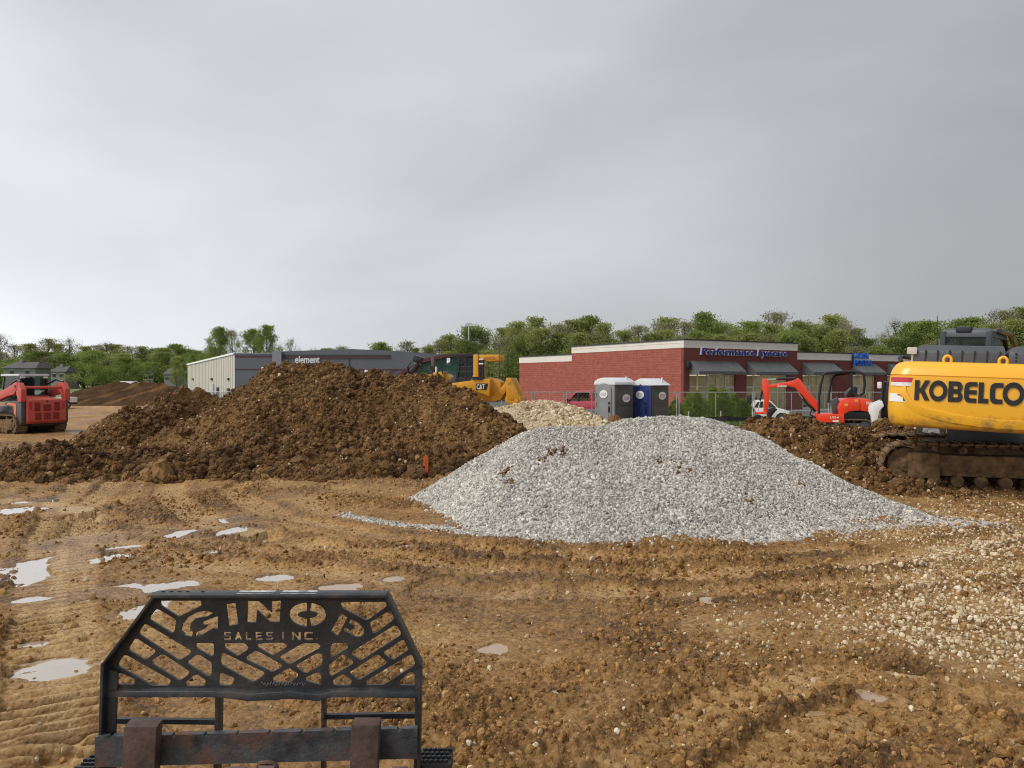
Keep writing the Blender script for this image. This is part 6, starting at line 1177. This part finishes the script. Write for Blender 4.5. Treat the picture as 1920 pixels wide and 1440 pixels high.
# ------------------------------------------------------------------ cars
CARRED = mat('dark_red_car_paint', (.38, .018, .042), rough=.25, var=.03, coat=.6); CARW = mat('white_car_paint', (.72, .72, .70), rough=.25, var=.02, coat=.6); CGL = glass_mat('car_glass', (.16, .19, .19), .16); GREYP = mat('grey_two_tone_paint', (.16, .165, .17), rough=.4, var=.05)
def car(name, label, cat, loc, rz, body, lower, roof, wins, wheels, paint, low_m, hw, extra=()):
    o = thing(name, label, cat, loc, rz); MB().prism(body, -hw, hw, 'y').build('body', paint, o, .07); MB().prism(roof, -hw + .12, hw - .12, 'y').build('cabin', paint, o, .06); MB().prism(lower, -hw - .012, hw + .012, 'y').build('sill', low_m, o, .02)
    for w_ in wins:
        for s in (-1, 1): MB().prism(w_, s * (hw - .135), s * (hw - .112), 'y').build('side_window', CGL, o)
    for (x_, r_) in wheels:
        for s in (-1, 1): wheel(o, (x_, s * (hw - .08), r_), r_, .24)
    return o
tz = gz(7, 50) + .06
pk_ = car('pickup_truck', 'dark red crew cab pickup with grey lower panels beside the grey toilet', 'pickup truck', (P(1099, 0, 54).x, 54, tz - .02), R(-25), [(-2.9, .55), (2.9, .6), (2.9, 1.22), (.75, 1.25), (-1.15, 1.22), (-2.75, 1.12), (-2.95, .95)], [(-2.95, .42), (2.9, .45), (2.9, .72), (-2.95, .70)], [(-1.35, 1.2), (-.55, 1.86), (.0, 1.95), (.62, 1.93), (.85, 1.2)],
   [[(-1.0, 1.25), (-.45, 1.78), (-.28, 1.82), (-.28, 1.25)], [(-.18, 1.25), (-.18, 1.83), (.5, 1.82), (.62, 1.25)]], [(-1.95, .40), (1.85, .40)], CARRED, GREYP, .98)
for x_ in (-.25, .62): MB().b2(x_ - .22, x_, -1.0, -.975, 1.10, 1.14).build('handle', CHROME, pk_)
MB().box((-1.02, -1.10, 1.30), (.14, .22, .20)).build('mirror', BLACK, pk_, .03); MB().b2(-.28, -.2, -1.0, -.86, 1.22, 1.86).build('door_pillar', BLACK, pk_)
wc = car('car', 'white hatchback parked behind the mesh fence near the small excavator', 'car', (P(1441, 0, 47).x, 47, gz(15, 47) + .06), R(-12), [(-1.15, .35), (1.1, .35), (1.13, .78), (.75, .92), (.3, 1.0), (-1.05, .98), (-1.16, .75)], [(-1.15, .25), (1.1, .25), (1.1, .42), (-1.15, .42)], [(-1.05, .95), (-.82, 1.42), (-.2, 1.48), (.05, 1.42), (.5, .96)], [[(-.9, 1.0), (-.72, 1.34), (-.38, 1.38), (-.38, 1.0)], [(-.30, 1.0), (-.30, 1.38), (.02, 1.34), (.36, 1.0)]], [(-.72, .3), (.68, .3)], CARW, BLK, .82)
MB().cyl((.68, -.84, .33), (.68, -.82, .33), .38, 20).build('wheel_arch', BLACK, wc)
wv = car('car', 'white car half hidden behind the soil pile by the chain link fence', 'car', (P(484, 0, 108).x, 108, gz(-36, 108) + .16), R(10), [(-2.2, .35), (2.2, .35), (2.2, .85), (1.1, 1.0), (-1.9, .98)], [(-2.2, .25), (2.2, .25), (2.2, .42), (-2.2, .42)], [(-1.7, .95), (-1.1, 1.5), (.3, 1.5), (1.0, .98)], [[(-1.3, 1.0), (-1.0, 1.4), (.2, 1.4), (.7, 1.0)]], [(-1.3, .32), (1.3, .32)], CARW, BLK, .9)
# white van and pale car by the field
vn_ = car('cargo_trailer', 'white box trailer parked beyond the distant soil mound', 'trailer', (P(246, 0, 150).x, 150, gz(0, 150) + .1), 0, [(-1.75, .7), (.75, .7), (.75, 2.75), (-1.75, 2.75)], [(-1.75, .5), (1.7, .5), (1.7, .72), (-1.75, .72)], [(.8, .7), (1.75, .7), (1.75, 2.5), (.8, 2.55)], [], [(-1.0, .38), (1.2, .38)], CARW, BLK, 1.0)
wp = car('pickup_truck', 'white pickup seen past the red track loader', 'pickup truck', (P(83, 0, 72).x, 72, gz(0, 72)), R(60), [(-2.6, .5), (2.6, .5), (2.6, 1.1), (-2.6, 1.1)], [(-2.6, .4), (2.6, .4), (2.6, .6), (-2.6, .6)], [(-1.2, 1.05), (-.6, 1.75), (.6, 1.75), (.8, 1.05)], [[(-.9, 1.12), (-.5, 1.65), (.5, 1.65), (.6, 1.12)]], [(-1.6, .38), (1.6, .38)], CARW, BLK, .9)

# ------------------------------------------------------------------ white wheel loader, half hidden by the big excavator
wl_ = thing('skid_steer_loader', 'white skid steer loader half hidden behind the yellow counterweight', 'loader', (P(1690, 0, 24).x, 24, .02), R(-24))
def Wp(px, py): return ((px - 1690) * 24 / F, (HZ + (CH - .02) * F / 24 - py) * 24 / F)
def wp_(pts, y0, y1, name, m, bevel=.03): return MB().prism([Wp(*p) for p in pts], y0, y1, 'y').build(name, m, wl_, bevel)
wp_([(1634, 765), (1638, 758), (1656, 750), (1660, 760), (1652, 770), (1648, 792), (1639, 792), (1638, 780), (1634, 774)], -.75, -.45, 'lift_arm', CARW); wp_([(1634, 765), (1638, 758), (1656, 750), (1660, 760), (1652, 770), (1648, 792), (1639, 792), (1638, 780), (1634, 774)], .45, .75, 'lift_arm', CARW)
wp_([(1655, 745), (1662, 715), (1740, 715), (1750, 760), (1745, 800), (1655, 800)], -.45, .45, 'cab', BLACK); wp_([(1640, 800), (1644, 785), (1650, 785), (1650, 812), (1636, 814)], -.85, .85, 'bucket', STEEL, .02); wp_([(1660, 790), (1760, 780), (1760, 812), (1660, 812)], -.5, .5, 'chassis', CARW)
for x_ in (-.35, .75):
    for s in (-1, 1): wheel(wl_, (x_, s * .68, .4), .4, .28)
A = Wp(1658, 722); MB().box((A[0] - .1, -.6, A[1]), (.12, .04, .2)).build('mirror', LENSW, wl_, .015); A, B = Wp(1656, 748), Wp(1660, 716); MB().tube([(A[0], -.48, A[1]), (B[0], -.48, B[1])], .04, 5).build('pillar', BLACK, wl_)
# ================================================================== pallet fork frame in the foreground
PD = 2.90; PS = PD / F
PLATE = mat('worn_black_plate', (.018, .020, .023), (.032, .035, .039), rough=.42, var=.2, scale=9, spec=.5, bump=.12, bscale=60, dirt=.26, dcol=(.075, .052, .038), dscale=9); RUST = mat('rusty_fork_steel', (.055, .034, .028), (.085, .050, .038), rough=.55, var=.25, scale=9, bump=.2, bscale=50, dirt=.2, dcol=(.16, .10, .07), dscale=8)
BARM = mat('scuffed_carriage_steel', (.016, .022, .031), (.06, .068, .075), rough=.4, var=.35, scale=11, bump=.2, bscale=70, dirt=.40, dcol=(.14, .055, .028), dscale=7)
fo = P(497, 712, PD); fk = thing('pallet_fork_frame', 'black pallet fork frame with cut out lettering standing in the mud', 'pallet fork', (fo.x, PD, 0))
def K(px, py): v = P(px, py, PD); return (v.x - fo.x, v.z)
def zl(pts): return [(200 + a / 6.4, 1090 + b / 6.4) for a, b in pts]
def zr(pts): return [(500 + a / 6.4, 1090 + b / 6.4) for a, b in pts]
outer = [(300, 1112), (728, 1115), (733, 1128), (790, 1242), (789, 1296), (203, 1293), (203, 1240), (282, 1130)]
H = []
for p in ([(640, 225), (1130, 225), (1140, 290), (880, 420), (850, 420), (645, 290)], [(590, 335), (630, 340), (835, 460), (810, 610), (770, 620), (515, 460), (515, 430)], [(450, 515), (490, 520), (1010, 830), (1000, 870), (880, 945), (845, 940), (390, 640), (385, 600)], [(330, 690), (370, 690), (585, 830), (575, 860), (480, 935), (440, 940), (260, 830), (262, 800)],
  [(200, 890), (245, 890), (760, 1180), (765, 1200), (740, 1255), (540, 1255), (135, 1020), (135, 980)], [(120, 1110), (180, 1105), (340, 1175), (335, 1230), (320, 1240), (118, 1240)], [(650, 880), (690, 880), (990, 1080), (980, 1120), (890, 1185), (850, 1185), (530, 985), (530, 960)], [(1070, 740), (1285, 740), (1285, 880), (1250, 905), (1065, 800)], [(1080, 880), (1120, 885), (1260, 975), (1260, 1110), (1215, 1150), (965, 990), (970, 965)], [(1050, 1125), (1090, 1120), (1190, 1190), (1180, 1235), (1160, 1260), (950, 1262), (940, 1220)],
  [(1410, 745), (1650, 740), (1700, 790), (1690, 820), (1580, 895), (1545, 890), (1410, 800)], [(1370, 865), (1410, 862), (1890, 1090), (1890, 1120), (1770, 1205), (1730, 1205), (1360, 1000)], [(1345, 1110), (1395, 1102), (1540, 1165), (1500, 1240), (1480, 1252), (1340, 1250)]): H.append(round_poly([K(*q_) for q_ in zl(p)], 5.2 * PS))
for p in ([(885, 265), (905, 248), (1435, 248), (1440, 300), (1220, 462), (1180, 465), (900, 320)], [(1240, 490), (1460, 360), (1490, 362), (1525, 430), (1520, 465), (1300, 625), (1270, 625), (1240, 530)], [(1015, 850), (1530, 530), (1565, 540), (1610, 610), (1605, 650), (1140, 945), (1110, 942), (1015, 880)], [(1405, 850), (1620, 705), (1650, 710), (1695, 800), (1690, 830), (1530, 938), (1500, 938), (1410, 880)], [(1185, 1200), (1720, 880), (1745, 890), (1780, 970), (1770, 1010), (1400, 1245), (1200, 1248)], [(1000, 1090), (1310, 885), (1345, 885), (1435, 960), (1430, 990), (1120, 1180), (1085, 1178), (1000, 1110)],
  [(760, 800), (790, 745), (950, 740), (975, 775), (970, 805), (800, 905), (760, 900)], [(740, 1010), (900, 885), (935, 890), (1040, 960), (1035, 990), (780, 1140), (745, 1120)], [(785, 1200), (880, 1120), (920, 1120), (1020, 1190), (1015, 1230), (990, 1252), (800, 1250)], [(1590, 1235), (1600, 1195), (1710, 1095), (1740, 1090), (1778, 1110), (1775, 1240), (1760, 1250), (1600, 1248)], [(0, 740), (200, 738), (240, 760), (235, 790), (90, 885), (50, 890), (-120, 785), (-110, 755)], [(155, 905), (430, 745), (610, 742), (645, 770), (640, 800), (290, 992), (250, 990), (155, 930)],
  [(350, 1010), (590, 870), (640, 865), (668, 890), (665, 1000), (480, 1105), (440, 1100), (350, 1030)], [(60, 1170), (240, 1050), (280, 1045), (375, 1110), (375, 1140), (280, 1215), (80, 1215)], [(460, 1160), (590, 1095), (640, 1095), (655, 1120), (650, 1235), (620, 1240), (465, 1200)], [(-255, 920), (-150, 840), (-110, 835), (180, 1000), (180, 1030), (80, 1085), (45, 1085), (-245, 945)]): H.append(round_poly([K(*q_) for q_ in zr(p)], 5.2 * PS))
def ringseg(cx, cy, rx, ry, t, a0, a1, rot=0, n=16):
    o_ = [(rx * math.cos(a0 + (a1 - a0) * i / n), ry * math.sin(a0 + (a1 - a0) * i / n)) for i in range(n + 1)] + [((rx - t) * math.cos(a1 + (a0 - a1) * i / n), (ry - t) * math.sin(a1 + (a0 - a1) * i / n)) for i in range(n + 1)]
    c, s = math.cos(rot), math.sin(rot); return [K(cx + a * c - b * s, cy + a * s + b * c) for a, b in o_]
# G I N O P, then SALES INC.
H.append([K(*q_) for q_ in zl([(1275, 380), (1200, 352), (1090, 370), (980, 430), (905, 520), (890, 590), (930, 650), (1020, 668), (1035, 610), (1000, 560), (1010, 500), (1060, 450), (1150, 430), (1200, 425)])])
H.append([K(*q_) for q_ in zl([(1335, 420), (1245, 450), (1150, 490), (1150, 525), (1220, 520), (1180, 570), (1070, 615), (1055, 660), (1140, 645), (1270, 565), (1335, 570)])])
H.append([K(*q_) for q_ in zl([(1430, 278), (1545, 258), (1580, 515), (1460, 538)])])
H.append([K(*q_) for q_ in [(464, 1127), (485, 1127), (509, 1148), (509, 1128), (526.5, 1126), (524, 1166.5), (506, 1166.5), (482, 1144), (480, 1167), (462.5, 1167)]])
H.append(ringseg(576.5, 1152.5, 34.5, 22.5, 16, math.radians(-78), math.radians(80))); H.append(ringseg(576.5, 1152.5, 34.5, 22.5, 16, math.radians(92), math.radians(268)))
H.append([K(*q_) for q_ in zr([(890, 385), (970, 430), (850, 660), (770, 600)])]); H.append([K(*q_) for q_ in zr([(1010, 455), (1090, 490), (1160, 560), (1170, 620), (1130, 668), (1060, 665), (920, 590), (940, 555), (1010, 585), (1045, 570), (1040, 530), (985, 500)])])
BL = {'S': [(1, .8), (1, 1), (.2, 1), (0, .85), (0, .6), (.2, .43), (.7, .43), (.7, .2), (0, .2), (0, 0), (.8, 0), (1, .15), (1, .42), (.8, .58), (.3, .58), (.3, .8)], 'A': [(0, 0), (.3, 0), (.38, .2), (.62, .2), (.7, 0), (1, 0), (.62, 1), (.38, 1)], 'L': [(0, 0), (.9, 0), (.9, .22), (.32, .22), (.32, 1), (0, 1)], 'E': [(0, 0), (1, 0), (1, .2), (.32, .2), (.32, .4), (.9, .4), (.9, .6), (.32, .6), (.32, .8), (1, .8), (1, 1), (0, 1)],
      'I': [(0, 0), (.32, 0), (.32, 1), (0, 1)], 'N': [(0, 0), (.28, 0), (.28, .6), (.72, 0), (1, 0), (1, 1), (.72, 1), (.72, .42), (.28, 1), (0, 1)], 'C': [(1, .22), (1, 0), (.2, 0), (0, .18), (0, .82), (.2, 1), (1, 1), (1, .78), (.35, .78), (.3, .7), (.3, .3), (.35, .22)], '.': [(0, 0), (.3, 0), (.3, .22), (0, .22)]}
xq = 418.5
for ch, w_ in (('S', 18.5), ('A', 19), ('L', 17), ('E', 18), ('S', 18.5), (' ', 9), ('I', 16), ('N', 22), ('C', 21), ('.', 14)):
    if ch != ' ': H.append([K(xq + a * (w_ - 4) * (1 if ch != 'I' else .9), 1200.5 - b * 15.5) for a, b in BL[ch]])
    xq += w_ + 1.6
vs, fs = sheet_geo([K(*p) for p in outer], H, .005); pl = MB().add([(v.x, v.z, v.y) for v in vs], fs).build('guard_plate', PLATE, fk)
a, b = K(300, 1112), K(728, 1115)
m = MB(); m.prism([(-.075, a[1] + .012), (-.06, a[1] + .018), (.0, a[1] + .010), (.006, a[1] - .012), (-.004, a[1] - .03), (-.012, a[1] - .012), (-.075, a[1] + .0)], a[0] - .004, b[0] + .004, 'x'); m.build('top_flange', PLATE, fk, .003)
for p_, q_ in (((455, 1109), (522, 1109)), ((535, 1109), (600, 1109))):
    A, B = K(*p_), K(*q_); MB().quad((A[0], -.070, a[1] + .0160), (B[0], -.070, a[1] + .0160), (B[0], -.028, a[1] + .0165), (A[0], -.028, a[1] + .0165)).build('worn_sticker', mat('worn_white_sticker', (.70, .70, .68), (.3, .3, .3), var=.1, scale=30, dirt=.5, dcol=(.04, .04, .045), dscale=22), fk)
for p_ in ((315, 1103), (330, 1104), (345, 1104), (360, 1104), (388, 1105)): A = K(*p_); MB().cyl((A[0], -.045, a[1] + .014), (A[0], -.045, a[1] + .020), .007, 8).build('rivet', PLATE, fk)
# side flats along the slanted edges
for p_, q_ in (((300, 1110), (203, 1240)), ((728, 1112), (790, 1242))): A, B = K(*p_), K(*q_); MB().prism([(A[0] - .006, A[1]), (A[0] + .006, A[1]), (B[0] + .006, B[1]), (B[0] - .006, B[1])], -.055, .006, 'y').build('edge_flange', PLATE, fk, .002)
# dented lower flange
xsf = [203, 300, 400, 440, 470, 510, 545, 575, 600, 625, 680, 789]; ytf = [1292, 1292, 1292, 1294, 1297, 1294, 1292, 1295, 1298, 1292, 1292, 1294]; vs = []
for x_, y_ in zip(xsf, ytf):
    A = K(x_, y_); B = K(x_, y_ + 11 + (4 if 420 < x_ < 620 else 0) * (1 - abs(x_ - 520) / 110)); vs += [(A[0], .006, A[1] + .01), (A[0], -.026, A[1] - .002), (B[0], -.03, B[1]), (B[0], .0, B[1] + .004)]
MB().add(vs, [(i * 4 + k, i * 4 + (k + 1) % 4, i * 4 + 4 + (k + 1) % 4, i * 4 + 4 + k) for i in range(len(xsf) - 1) for k in range(4)] + [(0, 3, 2, 1), (len(vs) - 4, len(vs) - 3, len(vs) - 2, len(vs) - 1)]).build('lower_flange', PLATE, fk, .002)
# side posts, inner bars
zt0 = K(0, 1242)[1]
for (t0, t1, b0, b1) in ((203, 224, 190, 213), (780, 790, 773, 784)):
    A, B, C_, D_ = K(t0, 1242), K(t1, 1290), K(b1, 1440), K(b0, 1440); k = (D_[0] - A[0]) / (A[1] - D_[1]); zf = .20
    MB().prism([(A[0], A[1] - .02), (B[0], A[1] - .03), (C_[0] - .3 * (B[0] - C_[0]), zf), (D_[0], zf)], -.02, -.008, 'y').build('side_post', PLATE, fk, .002)
    e = A[0] if t0 < 400 else B[0]; e2 = D_[0] if t0 < 400 else C_[0]; MB().prism([(e - .006, A[1] + .012), (e + .006, A[1] + .006), (e2 + .005, zf), (e2 - .005, zf)], -.050, -.008, 'y').build('post_flange', PLATE, fk, .002)
for x0, x1, xb in ((403, 411, 396), (602, 607.5, 600)): A, B = K(x0, 1296), K(x1, 1296); C_ = K(xb, 1440); MB().prism([(A[0], A[1]), (B[0], A[1]), (C_[0] + (B[0] - A[0]), C_[1] - .2), (C_[0], C_[1] - .2)], -.005, .045, 'y').build('inner_bar', PLATE, fk, .003)
# carriage bar with notches
ca, cb_ = K(193, 1369), K(786, 1353); pts = []; n_ = 10; hb_ = .112
tp = []
for i in range(n_):
    f0 = (i + .36) / n_; f1 = (i + .50) / n_
    for f_, dz_ in ((f0, 0), (f0 + .004, -.009), (f1 - .004, -.009), (f1, 0)): tp.append((ca[0] + (cb_[0] - ca[0]) * f_, ca[1] + (cb_[1] - ca[1]) * f_ + dz_))
pol = [ca] + tp + [cb_, (cb_[0], cb_[1] - hb_), (ca[0], ca[1] - hb_)]
vs, fs = sheet_geo(pol, [], .014); MB().add([(v.x, -.050 + v.z, v.y) for v in vs], fs).build('carriage_bar', BARM, fk)
for p_, q_ in (((196, 1360), (408, 1362)), ((606, 1352), (785, 1350))): A, B = K(*p_), K(*q_); MB().tube([(A[0], .035, A[1]), (B[0], .035, B[1])], .013, 4).build('rear_rail', PLATE, fk)
m = MB(); A, B = K(193, 1440), K(786, 1440); m.b2(A[0], B[0], -.065, -.035, .14, .25); m.build('lower_bar', BARM, fk, .004)
for px0, px1, yt, xb in ((264, 323, 1334, 255), (672, 722, 1331, 666)):
    A, B = K(px0, yt), K(px1, yt); C_ = K(xb, 1440); w_ = B[0] - A[0]
    f_ = MB(); f_.add([(A[0], -.135, A[1]), (B[0], -.135, A[1]), (B[0], -.082, A[1] + .006), (A[0], -.082, A[1] + .006), (C_[0] - .02, -.135, .06), (C_[0] - .02 + w_, -.135, .06), (C_[0] - .02 + w_, -.082, .06), (C_[0] - .02, -.082, .06)], [(0, 1, 2, 3), (4, 7, 6, 5), (0, 4, 5, 1), (1, 5, 6, 2), (2, 6, 7, 3), (3, 7, 4, 0)])
    f_.build('fork_shank', RUST, fk, .005); f2 = MB(); x_ = C_[0] - .02; f2.add([(x_, -.08, .05), (x_ + w_, -.08, .05), (x_ + w_, -.08, .105), (x_, -.08, .105), (x_ + w_ * .1, .95, .05), (x_ + w_ * .9, .95, .05), (x_ + w_ * .9, .95, .062), (x_ + w_ * .1, .95, .062)], [(0, 1, 2, 3), (4, 7, 6, 5), (0, 4, 5, 1), (1, 5, 6, 2), (2, 6, 7, 3), (3, 7, 4, 0)]); f2.build('fork_blade', RUST, fk, .004)
A = K(511, 1422); MB().tube([(A[0] + .036 * math.copysign(abs(math.cos(a)) ** .5, math.cos(a)), -.07, A[1] - .02 + .036 * math.copysign(abs(math.sin(a)) ** .5, math.sin(a))) for a in np.linspace(0, 2 * math.pi, 16, endpoint=False)], .008, 7, True).build('chain_link', RUST, fk, smooth=True); MB().tube([(A[0] - .03, -.075, A[1] - .005), (A[0] + .03, -.075, A[1] - .005)], .014, 6).build('chain_pin', RUST, fk, smooth=True)
A = K(490, 1282); MB().tube([(A[0] + .0021 * k, -.0065, A[1] + .005 * math.sin(k * 1.15) + .003 * math.sin(k * .37 + 1)) for k in range(80)], .0007, 4).build('scribbled_scratch', mat('pale_scratch', (.30, .30, .30)), pl)
# knurled rubber step treads on either side
RTR = mat('black_rubber', (.020, .020, .021), rough=.55, var=.25, scale=20, bump=.3, bscale=80)
for x0, x1, y0 in ((138, 192, 1437), (783, 846, 1424)):
    A, B = K(x0, y0), K(x1, y0); st_ = MB().b2(A[0], B[0], -.02, .10, A[1] - .06, A[1] - .012).build('step_tread', RTR, fk, .004)
    for i in range(6):
        for j in range(4): MB().box((A[0] + (B[0] - A[0]) * (i + .5 + .5 * (j % 2)) / 6.6, -.005 + j * .03, A[1] - .008), (.014, .012, .012), (0, 0, .5)).build('knurl', RTR, st_)
